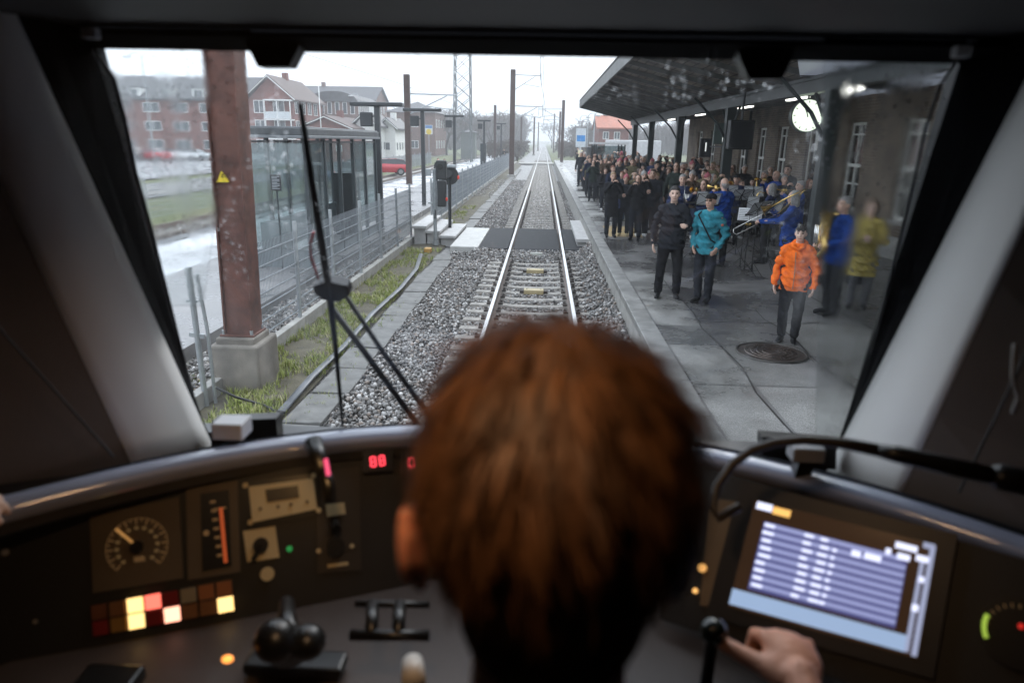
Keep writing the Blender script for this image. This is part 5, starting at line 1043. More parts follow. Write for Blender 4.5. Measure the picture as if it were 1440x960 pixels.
# work top: grey sheet at knee height
b = MB(); DZ = 2.03; pts = [(x, arcY(x)-.02) for x in xs]; v = [Vector((x, y, DZ)) for x, y in pts]+[Vector((x, .72 if abs(x) < .55 else .60, DZ-.02)) for x, y in pts]; n = len(xs); b.add(v, [(i, i+1, n+i+1, n+i) for i in range(n-1)]); solid(b.build('work_top', M_desk, dk), .02)
b = MB(); b.box(-1.25, 1.25, .80, .84, 1.2, 1.99); b.build('knee_panel', M_blk, dk)
# speedometer
t = thing('speedometer', 'square dimly lit speedometer with needle pointing up and aside', 'speedometer', (0, 0, 0)); c0_ = (193, 768)
plate(PL, ((127, 726), (252, 698), (258, 812), (132, 833)), .006, M_instr, t, 'face')
cc = P_(PL, 193, 768, .008); b = MB(); rad = .052
for k in range(25):
    a = R(-225+270*k/24)*-1; a = R(225-270*k/24); d = PL['u']*math.cos(a)-PL['v']*math.sin(a); L = .010 if k % 2 == 0 else .005; b.bar(cc+d*(rad-L), cc+d*rad, .0022 if k % 2 else .003, .001, PL['n'])
b.tube([cc+(PL['u']*math.cos(R(225-270*k/32))-PL['v']*math.sin(R(225-270*k/32)))*(rad+.001) for k in range(33)], .0009, 4); b.build('scale', M_tick, t)
b = MB()
for k in range(13): a = R(225-270*k/12); d = PL['u']*math.cos(a)-PL['v']*math.sin(a); c = cc+d*(rad-.017); b.bar(c-PL['u']*.0035, c+PL['u']*.0035, .006, .001, PL['n'])
b.build('figure_marks', mat('print_dim', (.30, .22, .12), .5, emit=(.8, .5, .2), estr=.03), t)
b = MB(); d = P_(PL, 163, 743, .012)-P_(PL, 193, 768, .012); c = P_(PL, 193, 768, .012); b.bar(c, c+d, .0045, .0015, PL['n']); b.build('needle', emat('needle_orange', (1, .5, .15), .16), t)
disc(PL, 193, 768, .0115, .008, M_blk, t, 'hub', .008)
plate(PL, ((188, 783), (203, 781), (204, 788), (189, 790)), .001, M_tick, t, 'unit_mark', .007)
# brake gauge
t = thing('pressure_gauge', 'tall dark gauge with orange bar beside the speedometer', 'gauge', (0, 0, 0))
plate(PL, ((262, 688), (334, 675), (338, 803), (265, 815)), .006, M_instr, t, 'face')
plate(PL, ((282, 694), (322, 688), (326, 795), (285, 803)), .002, M_blk, t, 'window', .006)
plate(PL, ((308, 714), (313, 713), (320, 790), (315, 791)), .001, emat('bar_orange', (.8, .14, .04), .16), t, 'bar', .009)
b = MB()
for i in range(7): c = P_(PL, 300+i*1.6, 705+i*12.5, .009); b.bar(c-PL['u']*.006, c+PL['u']*.004, .005, .001, PL['n'])
b.bar(P_(PL, 300, 716, .009), P_(PL, 318, 713, .009), .0035, .001, PL['n']); b.build('scale', M_tick, t)
disc(PL, 290, 749, .0055, .001, M_tick, t, 'indicator', .008)
# clock module
t = thing('cab_display_unit', 'cream display unit with dark window and small buttons', 'display unit', (0, 0, 0))
plate(PL, ((340, 678), (448, 664), (454, 724), (346, 742)), .003, M_blk, t, 'mounting_plate'); plate(PL, ((350, 684), (440, 672), (446, 715), (355, 734)), .010, M_cream, t, 'housing', .003)
plate(PL, ((373, 688), (419, 682), (421, 699), (376, 706)), .001, mat('lcd_dark', (.05, .04, .025), .3), t, 'display', .0135)
for x, y in ((366, 715), (391, 712), (409, 709), (432, 705)): disc(PL, x, y, .0035, .002, mat('button_brown', (.12, .09, .06), .5), t, 'button', .0135, 12)
for x, y in ((345, 682), (441, 668), (352, 734), (448, 717)): disc(PL, x, y, .0055, .004, M_cream, t, 'screw', .004, 12)
# switches
t = thing('rotary_switch', 'cream square switch plate with black pointer knob', 'switch', (0, 0, 0)); plate(PL, ((342, 746), (387, 739), (393, 783), (348, 790)), .006, M_cream, t, 'plate')
disc(PL, 367, 765, .0145, .016, M_blk, t, 'knob', .006, 20); b = MB(); b.bar(P_(PL, 367, 765, .016), P_(PL, 356, 787, .016), .009, .012, PL['n']); b.build('pointer', M_blk, t)
o = disc(PL, 376, 806, .0135, .008, M_cream, None, 'push_button', 0, 20); tag(o, 'round cream push button under the pointer knob', 'button')
o = disc(PL, 407, 771, .006, .003, emat('led_green', (.05, .6, .15), .12), None, 'pilot_lamp', 0, 14); tag(o, 'dim green pilot lamp beside the cream switch plate', 'lamp')
t = thing('toggle_switch', 'black toggle switch with a small cream plate near the digital figures', 'switch', (0, 0, 0)); plate(PL, ((445, 664), (505, 655), (508, 800), (447, 806)), .003, mat('plate_dark', (.035, .026, .018), .5), t, 'plate'); plate(PL, ((458, 709), (484, 706), (486, 722), (460, 726)), .004, M_cream, t, 'name_plate', .003)
b = MB(); c = P_(PL, 471, 735, .004); b.tube([c, c+PL['n']*.02, c+PL['n']*.035+PL['v']*.01], [.008, .006, .009], 10); b.build('toggle', M_blk, t)
t = thing('key_switch', 'round black key switch between two cream dots', 'switch', (0, 0, 0)); disc(PL, 472, 768, .019, .012, M_blk, t, 'barrel', .003); 
for x, y in ((448, 774), (495, 767)): disc(PL, x, y, .005, .003, M_cream, t, 'dot', .0035, 10)
plate(PL, ((460, 793), (489, 789), (490, 794), (461, 798)), .001, M_cream, t, 'label_strip', .0035)
# digital figures on the brow: red seven-segment digits
def digits(px, py, s, w, lab):
    t = thing('digital_figures', lab, 'digital display', (0, 0, 0)); pl = PL; off = .034
    plate(pl, ((px-w/2-8, py-14), (px+w/2+8, py-17), (px+w/2+8, py+13), (px-w/2-8, py+16)), .006, M_blk, t, 'housing', off-.009)
    n = len(s); cw = .0185
    c = P_(pl, px, py, off)
    for i, ch in enumerate(s):
        o_ = c+pl['u']*(i-(n-1)/2)*cw; b = MB(); U, V = pl['u']*.0050, pl['v']*.0060
        seg = dict(a=(-U-V*1.6, U-V*1.6), g=(-U, U), d=(-U+V*1.6, U+V*1.6), f=(-U-V*1.5, -U-V*.1), b=(U-V*1.5, U-V*.1), e=(-U+V*.1, -U+V*1.5), c=(U+V*.1, U+V*1.5))
        for k in {'8': 'abcdefg', '0': 'abcdef'}[ch]: b.bar(o_+seg[k][0]*1.0, o_+seg[k][1]*1.0, .0026, .001, pl['n'])
        b.build('digit', emat('digit_red', (1, .06, .09), 1.1), t)
digits(531, 648, '88', 26, 'red glowing figures 88 on the black desk brow'); digits(578, 650, '0', 12, 'single red glowing figure 0 next to the driver head')
# two rows of indicator lamps
t = thing('indicator_lamp_panel', 'block of sixteen square indicator lamps in two rows, five of them lit', 'indicator panel', (0, 0, 0))
Q = [(127, 850), (327, 813), (331, 858), (131, 895)]; plate(PL, Q, .004, M_blk, t, 'frame')
cols = [['dkred', 'brown', 'LY', 'LR', 'red', 'cream', 'orange', 'orange'], ['red', 'amber', 'LY', 'red', 'LP', 'brown', 'brown', 'LY']]
cm_ = dict(dkred=mat('lamp_darkbrown', (.16, .05, .02), .4), brown=mat('lamp_brown', (.22, .09, .03), .4), red=mat('lamp_red', (.22, .015, .015), .35), cream=mat('lamp_cream', (.30, .24, .15), .4), orange=mat('lamp_orange', (.34, .12, .04), .4), amber=mat('lamp_amber', (.30, .15, .03), .4),
          LY=emat('lamp_lit_yellow', (1, .62, .22), .95), LR=emat('lamp_lit_red', (1, .16, .11), .8), LP=emat('lamp_lit_pink', (1, .42, .28), 1.1))
def bil(u, v): return tuple((Q[0][k]*(1-u)+Q[1][k]*u)*(1-v)+(Q[3][k]*(1-u)+Q[2][k]*u)*v for k in (0, 1))
for r_ in range(2):
    for c in range(8):
        e = .0090; u0, u1, v0, v1 = (c+.07)/8, (c+.93)/8, (r_+.06)/2, (r_+.94)/2; o = plate(PL, (bil(u0, v0), bil(u1, v0), bil(u1, v1), bil(u0, v1)), .006, cm_[cols[r_][c]], t, 'lamp', .004)
        if cols[r_][c][0] == 'L' and cols[r_][c][1:].isupper(): o['label'] = 'lit '+{'LY': 'yellow', 'LR': 'red', 'LP': 'pinkish white'}[cols[r_][c]]+' lamp'
# black gooseneck at the brow, assumed to be a lamp
t = thing('reading_lamp', 'short black reading lamp with pink glint standing over the display unit', 'reading lamp', (0, 0, 0)); b = MB(); b.tube([ondep(463, 705, 1.22), ondep(462, 680, 1.22), ondep(452, 655, 1.24)], [.011, .012, .012], 10); b.build('stem', M_blk, t, True); b = MB(); b.tube([ondep(455, 662, 1.22), ondep(440, 620, 1.26)], [.014, .017], 12); b.build('head', M_blk, t, True)
rl = bpy.data.lights.new('reading_lamp_light', 'AREA'); rl.shape = 'DISK'; rl.size = .025; rl.energy = .035; rl.color = (1, .55, .2); ro = bpy.data.objects.new('reading_lamp_light', rl); COL.objects.link(ro); ro.location = ondep(446, 655, 1.13); ro.rotation_euler = (-(onz(330, 760, 2.15)-ro.location)).to_track_quat('Z', 'Y').to_euler()  # light added to warm the panels, placed at the assumed lamp
b = MB(); b.tube([ondep(462, 668, 1.2), ondep(458, 645, 1.21)], .004, 6); b.build('glint_strip', emat('pink_strip', (.9, .1, .25), .35), t)  # pink highlight on the gooseneck, put in as a glowing strip
# controls on the work top
t = thing('power_controller', 'black power controller lever with twin ball grips on a black base', 'controller', (0, 0, 0)); zd = DZ+.01
b = MB(); c = onz(418, 936, zd); b.bbox(c.x-.088, c.x+.088, c.y-.03, c.y+.02, zd, zd+.022, .006); b.build('base', M_blk, t)
b = MB(); b.ell(ondep(388, 900, 1.08), (.034, .034, .034), 16, 10); b.build('grip', M_blk, t, True); b = MB(); b.ell(ondep(432, 902, 1.10), (.030, .030, .028), 16, 10); b.build('grip', M_blk, t, True)
b = MB(); b.tube([ondep(403, 845, 1.17), ondep(404, 880, 1.12), ondep(408, 925, 1.08)], [.012, .017, .03], 12); b.build('stem', M_blk, t, True)
b = MB(); b.ell(ondep(320, 926, 1.06), (.009, .007, .005)); tag(b.build('pilot_lamp', emat('led_orange', (1, .32, .06), 1.0), None, True), 'small glowing orange lamp beside the controller base', 'lamp')
t = thing('hand_rail_grip', 'double black bar grip standing on the work top near the driver', 'grip', (0, 0, 0)); b = MB(); b.tube([ondep(500, 848, 1.16), ondep(604, 850, 1.16)], .006, 8); b.build('upper_bar', M_blk, t, True); b = MB(); b.tube([ondep(492, 892, 1.10), ondep(604, 893, 1.10)], .009, 8); b.build('lower_bar', M_blk, t, True)
for x in (524, 562): b = MB(); b.tube([ondep(x, 848, 1.16), ondep(x-2, 892, 1.10)], .011, 8); b.build('upright', M_blk, t, True)
b = MB(); c = onz(165, 950, DZ+.02); b.bbox(c.x-.055, c.x+.045, c.y-.04, c.y+.015, DZ+.008, DZ+.035, .006); b.build('x', M_blk).name = 'desk_switch_box'; tag(bpy.data.objects['desk_switch_box'], 'low black switch box at the near corner of the work top', 'switch box')
b = MB(); b.tube([ondep(582, 958, .98), ondep(580, 930, 1.02)], [.018, .016], 12); tag(b.build('paper_cup', mat('cup_white', (.55, .52, .48), .5), None, True), 'small white cup half hidden beside the driver head', 'cup')
for i, (x, y, s) in enumerate(((8, 776, .006), (50, 873, .004))):  # small lights at the fascia end, put in as pale unlit discs
    o = disc(PL, x, y, s, .003, mat('stud_pale', (.30, .28, .25), .4), None, 'panel_stud', 0, 10); tag(o, ['upper pale stud at the dark outer end of the desk fascia', 'lower small pale stud at the dark outer end of the desk fascia'][i], 'stud')
# screen ------
t = thing('desk_screen', 'tilted desk screen showing a blue striped timetable list', 'screen', (0, 0, 0)); S = [(1062, 702), (1318, 766), (1290, 925), (1024, 852)]
def sb_(u, v): return tuple((S[0][k]*(1-u)+S[1][k]*u)*(1-v)+(S[3][k]*(1-u)+S[2][k]*u)*v for k in (0, 1))
def sq(u0, u1, v0, v1, sl=0.0): return (sb_(u0, v0), sb_(u1, v0), sb_(u1, v1), sb_(u0, v1))
plate(PR, sq(-.09, 1.10, -.13, 1.13), .012, mat('screen_bezel', (.018, .015, .013), .4), t, 'bezel'); plate(PR, sq(0, 1, 0, 1), .001, mat('screen_glass', (.02, .014, .012), .15, emit=(.14, .07, .035), estr=.10), t, 'panel', .0125)  # brown reflection on the screen is put in as a faint glow
M_row = emat('screen_row', (.26, .29, .52), .48); M_gap = emat('screen_row_gap', (.10, .11, .30), .3); M_txt = emat('screen_text', (.72, .76, 1), .58); M_bar = emat('screen_bar', (.36, .50, .74), .36); M_scr = emat('screen_scroll', (.34, .38, .55), .4)
plate(PR, sq(.075, .86, .17, .80), .0006, M_gap, t, 'list_background', .0138)
b = MB(); NR = 9
for i in range(NR): v0 = .175+i*(.62/NR); b.prism([P_(PR, *q, .0146) for q in sq(.08, .855 if i > 0 else .83, v0, v0+.62/NR*.58)], PR['n']*.0004)
b.build('list_rows', M_row, t); b = MB(); rr = random.Random(3)
for i in range(NR):
    v0 = .18+i*(.62/NR)
    for (u0, w_) in ((.085, .055), (.30, .05), (.385, .05), (.455, .025)):
        if i == 0 and u0 == .455: continue
        u_ = u0+rr.uniform(-.006, .006); b.prism([P_(PR, *q, .0152) for q in sq(u_, u_+w_*rr.uniform(.8, 1.15), v0+.004, v0+.62/NR*.46)], PR['n']*.0004)
for (u0, u1, v0) in ((.56, .61, .22), (.63, .72, .215), (.78, .90, .055), (.80, .87, .145), (.90, .97, .12), (.735, .765, .13)): b.prism([P_(PR, *q, .0152) for q in sq(u0, u1, v0, v0+.055)], PR['n']*.0004)
b.build('text_rows', M_txt, t)
plate(PR, sq(.0, .93, .83, .975), .0006, M_bar, t, 'lower_bar', .0138); plate(PR, sq(.925, .95, .12, .97), .0006, M_scr, t, 'scroll_edge', .0138); plate(PR, sq(.965, .995, .02, .99), .0006, M_scr, t, 'scroll_edge', .0138); plate(PR, sq(.926, .99, .0, .05), .0006, M_scr, t, 'scroll_button', .0145)
plate(PR, sq(.935, .965, .30, .35), .0006, M_txt, t, 'scroll_mark', .0152); plate(PR, sq(.925, .96, .55, .61), .0006, M_txt, t, 'scroll_mark', .0152)
plate(PR, sq(.015, .10, .01, .075), .0006, M_txt, t, 'corner_text', .0142); plate(PR, sq(.105, .20, .02, .085), .0006, emat('screen_amber', (1, .55, .15), .5), t, 'corner_mark', .0142)
# side plate left of the screen; the amber light is put into its colour
plate(PR, ((1000, 700), (1056, 708), (1018, 860), (985, 850)), .004, mat('side_plate', (.14, .085, .04), .5, 0, .2, 10), dk, 'side_plate')
for i, (x, y, s) in enumerate(((988, 798, .008), (978, 830, .005))): o = disc(PR, x, y, s, .003, mat('lamp_amber_dim', (.5, .28, .08), .4, emit=(1, .5, .15), estr=.5 if i == 0 else .15), None, 'pilot_lamp', .004, 14); tag(o, ['amber pilot lamp between the driver head and the screen', 'tiny dim pilot lamp below the amber one'][i], 'lamp')
# round gauge at the far right
t = thing('round_gauge', 'dark round gauge with yellow green scale at the edge of the desk', 'gauge', (0, 0, 0)); disc(PR, 1432, 890, .052, .012, M_blk, t, 'case', 0, 32); cc = P_(PR, 1432, 890, .014); b = MB()
b.tube([cc+(PR['u']*math.cos(a)-PR['v']*math.sin(a))*.042 for a in [R(165+8*k) for k in range(7)]], .0032, 6); b.build('scale', emat('gauge_green', (.55, .8, .1), .25), t); b = MB()
for k in range(9): a = R(70+14*k); d = PR['u']*math.cos(a)-PR['v']*math.sin(a); b.bar(cc+d*.036, cc+d*.042, .002, .001, PR['n'])
b.build('tick', M_tick, t); b = MB(); b.ell(P_(PR, 1436, 880, .014), .004, 8, 6); b.build('red_mark', emat('red_mark', (.8, .03, .02), .3), t)
# gooseneck microphone
t = thing('gooseneck_microphone', 'black gooseneck microphone arching over the desk in front of the screen', 'microphone', (0, 0, 0))
pp = [(1040, 712, 1.06), (1010, 728, 1.06), (1002, 712, 1.07), (1008, 684, 1.08), (1030, 652, 1.08), (1058, 632, 1.08), (1090, 622, 1.07), (1130, 618, 1.06), (1180, 622, 1.04), (1240, 634, 1.02)]
b = MB(); b.tube([ondep(*p) for p in pp], [.0075]*7+[.008, .009, .010], 10); b.build('gooseneck', mat('rubber_warm', (.035, .028, .024), .38), t, True)
b = MB(); b.tube([ondep(*p) for p in ((1235, 633, 1.02), (1260, 638, 1.01), (1330, 654, .99), (1395, 668, .97))], [.010, .013, .014, .013], 12); b.build('handle', M_blk, t, True); b = MB(); b.tube([ondep(*p) for p in ((1393, 667, .97), (1405, 670, .97), (1500, 690, .94))], [.013, .019, .020], 12); b.build('head', M_blk, t, True)
# master controller knob under the driver's hand
t = thing('brake_controller', 'black ball topped controller lever under the driver thumb', 'controller', (0, 0, 0)); kc = ondep(1003, 886, 1.02); b = MB(); b.ell(kc, (.021, .021, .019), 18, 12); b.build('knob', mat('knob_black', (.008, .012, .01), .15), t, True); b = MB(); b.tube([kc, Vector((kc.x+.01, kc.y+.04, DZ))], [.009, .012], 10); b.build('lever', M_blk, t, True)
b = MB(); b.bbox(kc.x-.04, kc.x+.06, kc.y-.02, kc.y+.09, DZ, DZ+.02, .006); b.build('base', M_blk, t)
b = MB(); c = onz(1200, 985, DZ+.03); b.bbox(c.x-.22, c.x+.3, c.y-.10, c.y+.03, DZ-.02, DZ+.03, .01); b.build('arm_rest_block', M_blk, dk)
# fitting for the assumed, unseen ceiling lamp (its light is the warm lamp set up at the top)
t = thing('cab_ceiling_lamp', 'small round warm lamp in the cab ceiling above the driver', 'ceiling lamp', (0, 0, 0)); L0 = assumed_light.location; b = MB(); b.tube([L0+Vector((0, 0, .012)), L0+Vector((0, 0, .03))], .06, 24); b.build('housing', M_blk, t); assumed_light.parent = None
# small hook on the right side lining
b = MB(); b.tube([ony(1427, 485, .93), ony(1424, 530, .95), ony(1432, 560, .95), ony(1424, 580, .96)], .003, 6); tag(b.build('wall_hook', mat('hook_grey', (.4, .38, .36), .4), None, True), 'small pale hook on the brown side panel of the cab', 'hook')
# ============================================================ PEOPLE
def raw_mesh(verts, faces):
    me = bpy.data.meshes.new('tmp'); me.from_pydata(verts, [], faces); return me
def remesh(b, voxel, smooth=2):
    me = raw_mesh(b.v, b.f); o = bpy.data.objects.new('tmp', me); COL.objects.link(o)
    md = o.modifiers.new('r', 'REMESH'); md.mode = 'VOXEL'; md.voxel_size = voxel; md.adaptivity = 0
    if smooth: sm = o.modifiers.new('s', 'SMOOTH'); sm.factor = .5; sm.iterations = smooth
    dg = bpy.context.evaluated_depsgraph_get(); dg.update(); m2 = bpy.data.meshes.new_from_object(o.evaluated_get(dg)); bpy.data.objects.remove(o); bpy.data.meshes.remove(me)
    n = len(m2.vertices); co = np.empty(n*3, np.float32); m2.vertices.foreach_get('co', co); co = co.reshape(-1, 3)
    fs = [tuple(p.vertices) for p in m2.polygons]; bpy.data.meshes.remove(m2); return co.astype(float), fs
def cap(b, p, q, r0, r1, n=10):      # capsule with two radii
    p, q = Vector(p), Vector(q); b.tube([p, q], [r0, r1], n); b.ell(p, r0, n, 6); b.ell(q, r1, n, 6)
def chain(b, pts, rs, n=10):
    for i in range(len(pts)-1): cap(b, pts[i], pts[i+1], rs[i], rs[i+1], n)
def wrinkle(co, amp, sc, seed=0):
    a = np.sin(co[:, 0]*sc*1.3+co[:, 2]*sc*.8+seed)+np.sin(co[:, 1]*sc*1.1-co[:, 2]*sc*1.7+seed*2)+.6*np.sin(co[:, 2]*sc*2.9+co[:, 0]*sc*2.1+seed*3)
    return a*amp/2.6
def mesh_obj(name, parts, mats, parent=None, smooth=True):
    V = []; F = []; M = []
    for co, fs, mi in parts:
        k = len(V); V += [tuple(c) for c in co]; F += [tuple(i+k for i in f) for f in fs]; M += (list(mi) if hasattr(mi, '__len__') else [mi]*len(fs))
    me = bpy.data.meshes.new(name); me.from_pydata(V, [], F)
    for m in mats: me.materials.append(m)
    me.polygons.foreach_set('material_index', M); me.polygons.foreach_set('use_smooth', [smooth]*len(F)); me.update()
    o = bpy.data.objects.new(name, me); COL.objects.link(o); o.parent = parent; return o
# hand: wrist at the origin, fingers along +X, back of the hand +Z, thumb towards +Y (a left hand seen from above is mirrored in Y)
def hand_prims(b, curl=(.5, .55, .6, .7), thumb=.5, spread=1.0):
    chain(b, [(-.03, 0, 0), (.01, 0, 0)], [.024, .026], 8)
    b.ell((.045, -.002, 0), (.048, .040, .017), 14, 8); b.ell((.03, .022, -.006), (.034, .022, .018), 10, 6)
    for i, (y, L, r) in enumerate(((.030, .078, .0098), (.010, .086, .0100), (-.011, .080, .0095), (-.031, .064, .0085))):
        c = curl[i]; p = Vector((.078-abs(i-1)*.004, y, .002)); pts = [Vector((.055, y*.85, .002)), p]; a = 0; sp = (1.5-i)*.05*spread
        for k, f in enumerate((.46, .30, .24)):
            a += c*(.75, 1.0, .7)[k]; d = Vector((math.cos(a)*math.cos(sp), math.sin(sp)*math.cos(a), -math.sin(a))); p = p+d*L*f; pts.append(p)
        chain(b, pts, [r*1.15, r*1.12, r, r*.92, r*.8], 8)
    a = thumb; pts = [Vector((.012, .020, -.006)), Vector((.040, .048, -.012)), Vector((.066, .060+.02*(1-a), -.018-.012*a)), Vector((.088, .062+.03*(1-a)-.01*a, -.022-.02*a))]
    chain(b, pts, [.017, .0135, .0115, .0095], 8)
_hands = {}
def hand(kind='relaxed', voxel=.0055):
    k = (kind, voxel)
    if k not in _hands:
        b = MB(); hand_prims(b, {'relaxed': (.35, .42, .5, .55), 'grip': (1.05, 1.1, 1.1, 1.1), 'fist': (1.2, 1.25, 1.3, 1.3)}[kind], .4 if kind == 'relaxed' else .9); _hands[k] = remesh(b, voxel, 1)
    return _hands[k]
def place_hand(wrist, direction, back, side, kind, voxel=.0055, scale=1.0):
    co, fs = hand(kind, voxel); x = Vector(direction).normalized(); z = Vector(back); z = (z-x*z.dot(x)).normalized(); y = z.cross(x)
    if side < 0: pass
    M = np.array([x, y*side, z]).T; c = co.copy()*scale; c = c@M.T+np.array(wrist)
    return c, ([f[::-1] for f in fs] if side < 0 else fs)
POSES = {   # per side: elbow, wrist (for a 1.75 m figure facing -Y; x mirrored for the other side), hand kind
 'down': (((.27, .03, 1.11), (.27, -.05, .87)), 'relaxed'), 'pocket': (((.265, .09, 1.12), (.20, -.06, .92)), 'relaxed'), 'phone': (((.23, -.20, 1.24), (.07, -.36, 1.50)), 'grip'),
 'clap': (((.26, -.08, 1.12), (.05, -.33, 1.20)), 'grip'), 'crossed': (((.25, -.06, 1.13), (-.04, -.24, 1.16)), 'relaxed'), 'trumpet': (((.29, -.17, 1.22), (.06, -.36, 1.44)), 'grip'), 'sax': (((.27, -.05, 1.14), (.10, -.28, 1.08)), 'grip'), 'high': (((.24, -.18, 1.40), (.08, -.30, 1.68)), 'grip'),
 'hold': (((.27, 0, 1.12), (.20, -.22, 1.18)), 'grip'), 'slide': (((.30, -.18, 1.25), (.22, -.48, 1.22)), 'grip'), 'reach': (((.28, -.30, 1.28), (.20, -.62, 1.24)), 'relaxed')}
def mirror(p, s): return Vector((p[0]*s, p[1], p[2]))
M_skin = mat('skin', (.58, .36, .27), .5, 0, .06, 20); M_skin2 = mat('skin_pale', (.66, .45, .36), .5, 0, .06, 20); M_eye = mat('eye_dark', (.02, .015, .012), .2); M_lip = mat('lips', (.34, .13, .10), .45); M_brow = mat('eyebrow', (.06, .035, .02), .8)
def cloth(n, c, r=.8, v=.25): return mat('cloth_'+n, c, r, 0, v, 14, .5, 60, spec=.12)
HAIRC = {'dark': (.014, .010, .008), 'brown': (.06, .032, .018), 'blond': (.26, .17, .08), 'grey': (.30, .29, .28), 'red': (.16, .05, .02), 'white': (.5, .49, .47)}
def hairm(n): return mat('hair_'+n, HAIRC[n], .55, 0, .35, 60, .4, 200)
def face_parts(fine, head_r=1.0):
    vox = .008 if fine else .014; b = MB(); H = 1.63
    b.ell((0, -.005, H+.012), (.074, .094, .105), 16, 12); b.ell((0, -.035, H-.055), (.056, .062, .065), 14, 10); cap(b, (0, .018, 1.42), (0, .0, 1.56), .058, .052)
    b.ell((0, -.10, H-.018), (.013, .020, .022), 8, 6); b.ell((0, -.097, H+.004), (.009, .012, .025), 8, 6)
    for s in (-1, 1): b.ell((s*.075, .01, H-.005), (.012, .02, .030), 8, 6); b.ell((s*.032, -.078, H-.03), (.022, .02, .022), 8, 6)
    b.ell((0, -.088, H-.062), (.024, .012, .010), 8, 6)
    co, fs = remesh(b, vox, 1)
    for s in (-1, 1):      # eye sockets
        d = np.linalg.norm((co-np.array((s*.031, -.092, H+.012)))*np.array((1, 1, 1.5)), axis=1); co[:, 1] += np.clip(1-d/.022, 0, 1)*.008
    mi = []
    for f in fs:
        c = co[list(f)].mean(0); m = 0
        if c[1] < -.06:
            for s in (-1, 1):
                if abs(c[0]-s*.031) < .013 and abs(c[2]-(H+.012)) < .0075: m = 1
                elif abs(c[0]-s*.032) < .019 and abs(c[2]-(H+.032)) < .0055: m = 3
            if abs(c[0]) < .024 and abs(c[2]-(H-.062)) < .007: m = 2
        mi.append(m)
    return co, fs, mi
_fp = {}
def person(label, loc, rz=0, h=1.75, pose='down', pose2=None, coat='black', coatc=None, trous='charcoal', hair='short', hairc='dark', skin=None, style='jacket', shoe='black', fine=False, group=None, lean=0, stance=.10, build=1.0, seed=0, headturn=0, bag=None, hidden_face=False):
    t = thing('person', label, 'person', loc, rz, group); t.scale = (h/1.75,)*3
    f = build; L = 'fine' if fine else 'far'
    # --- body
    b = MB(); cap(b, (-.12, 0, 1.40), (.12, 0, 1.40), .062, .062); b.ell((0, .0, 1.26), (.145*f, .10*f, .18)); b.ell((0, 0, 1.05), (.13*f, .092*f, .14)); b.ell((0, .01, .92), (.15*f, .11*f, .11))
    hands = []
    for s in (-1, 1):
        P = POSES[(pose if s > 0 else (pose2 or pose))]; (e, w), hk = P; e, w = mirror(e, s), mirror(w, s)
        if pose == 'crossed': w = w+Vector((0, 0, .05*s))
        chain(b, [(s*.17, 0, 1.395), e, w], [.050, .040, .028]); chain(b, [(s*.085, 0, .9), (s*(.06+stance*.5), -.012, .49), (s*stance, .025, .10)], [.085*f, .056, .040]); chain(b, [(s*stance, .03, .055), (s*(stance+.01), -.12, .04)], [.038, .032])
        d = (w-e).normalized(); back = Vector((s*1.0, 0, .25)) if hk == 'relaxed' and w.z < 1 else Vector((s*.4, -.3, .8))
        if pose in ('clap',): back = Vector((s, 0, .1))
        hands.append(place_hand(w-d*.005, d, back, -s if back.z > .5 else s, hk, .0065 if fine else .010, 1.0)+(0,))
    cap(b, (0, .018, 1.40), (0, .0, 1.56), .058, .052); bd = remesh(b, .014 if fine else .022, 1)
    key = L
    if key not in _fp: _fp[key] = face_parts(fine)
    fc, ff, fm_ = _fp[key]; fc = fc.copy()
    if headturn: c, s_ = math.cos(headturn), math.sin(headturn); x, y = fc[:, 0].copy(), fc[:, 1].copy(); fc[:, 0] = x*c-y*s_; fc[:, 1] = x*s_+y*c
    sk = skin or M_skin
    mesh_obj('body', [(bd[0], bd[1], 0), (fc, ff, fm_)]+hands, [sk, M_eye, M_lip, M_brow], t)
    # --- trousers
    vt = .015 if fine else .026; b = MB(); b.ell((0, .01, .90), (.148*f, .105*f, .10))
    for s in (-1, 1): chain(b, [(s*.088, 0, .9), (s*(.06+stance*.5), -.012, .49), (s*(stance+.003), .02, .12)], [.098*f, .076, .066], 12)
    co, fs = remesh(b, vt, 2); n = wrinkle(co, .010, 26, seed); co[:, 1] += n; co[:, 0] += n*.5; mesh_obj('trousers', [(co, fs, 0)], [cloth(trous, CL[trous])], t)
    # --- shoes
    b = MB()
    for s in (-1, 1): chain(b, [(s*stance, .045, .048), (s*(stance+.006), -.05, .05), (s*(stance+.02), -.145, .036)], [.043, .043, .036], 10); b.ell((s*stance, .03, .085), (.045, .05, .05))
    co, fs = remesh(b, .012 if fine else .02, 1); co[:, 2] = np.maximum(co[:, 2], .003); mi = [1 if (co[list(q)][:, 2].max() < .024 and shoe in ('blacksole', 'white')) else 0 for q in fs]
    mesh_obj('shoes', [(co, fs, mi)], [cloth('shoe_'+shoe, {'black': (.012, .012, .013), 'blacksole': (.012, .012, .013), 'white': (.6, .6, .6), 'beige': (.4, .33, .2)}[shoe], .45), cloth('sole', (.6, .6, .6))], t)
    # --- coat / jacket
    b = MB(); g = 1.0 if style != 'thin' else .86; hem = {'jacket': .80, 'thin': .86, 'coat': .56, 'blazer': .80}[style]
    cap(b, (-.13, 0, 1.405), (.13, 0, 1.405), .085*g, .085*g, 12); b.ell((0, -.002, 1.25), (.168*f*g, .128*f*g, .21), 16, 10); b.ell((0, 0, 1.04), (.162*f*g, .125*f*g, .20), 16, 10)
    b.tube([(0, .0, 1.12), (0, .003, .95), (0, .005, hem)], [.164*f*g, .172*f*g, (.188 if style == 'coat' else .176)*f*g], 20, .76)
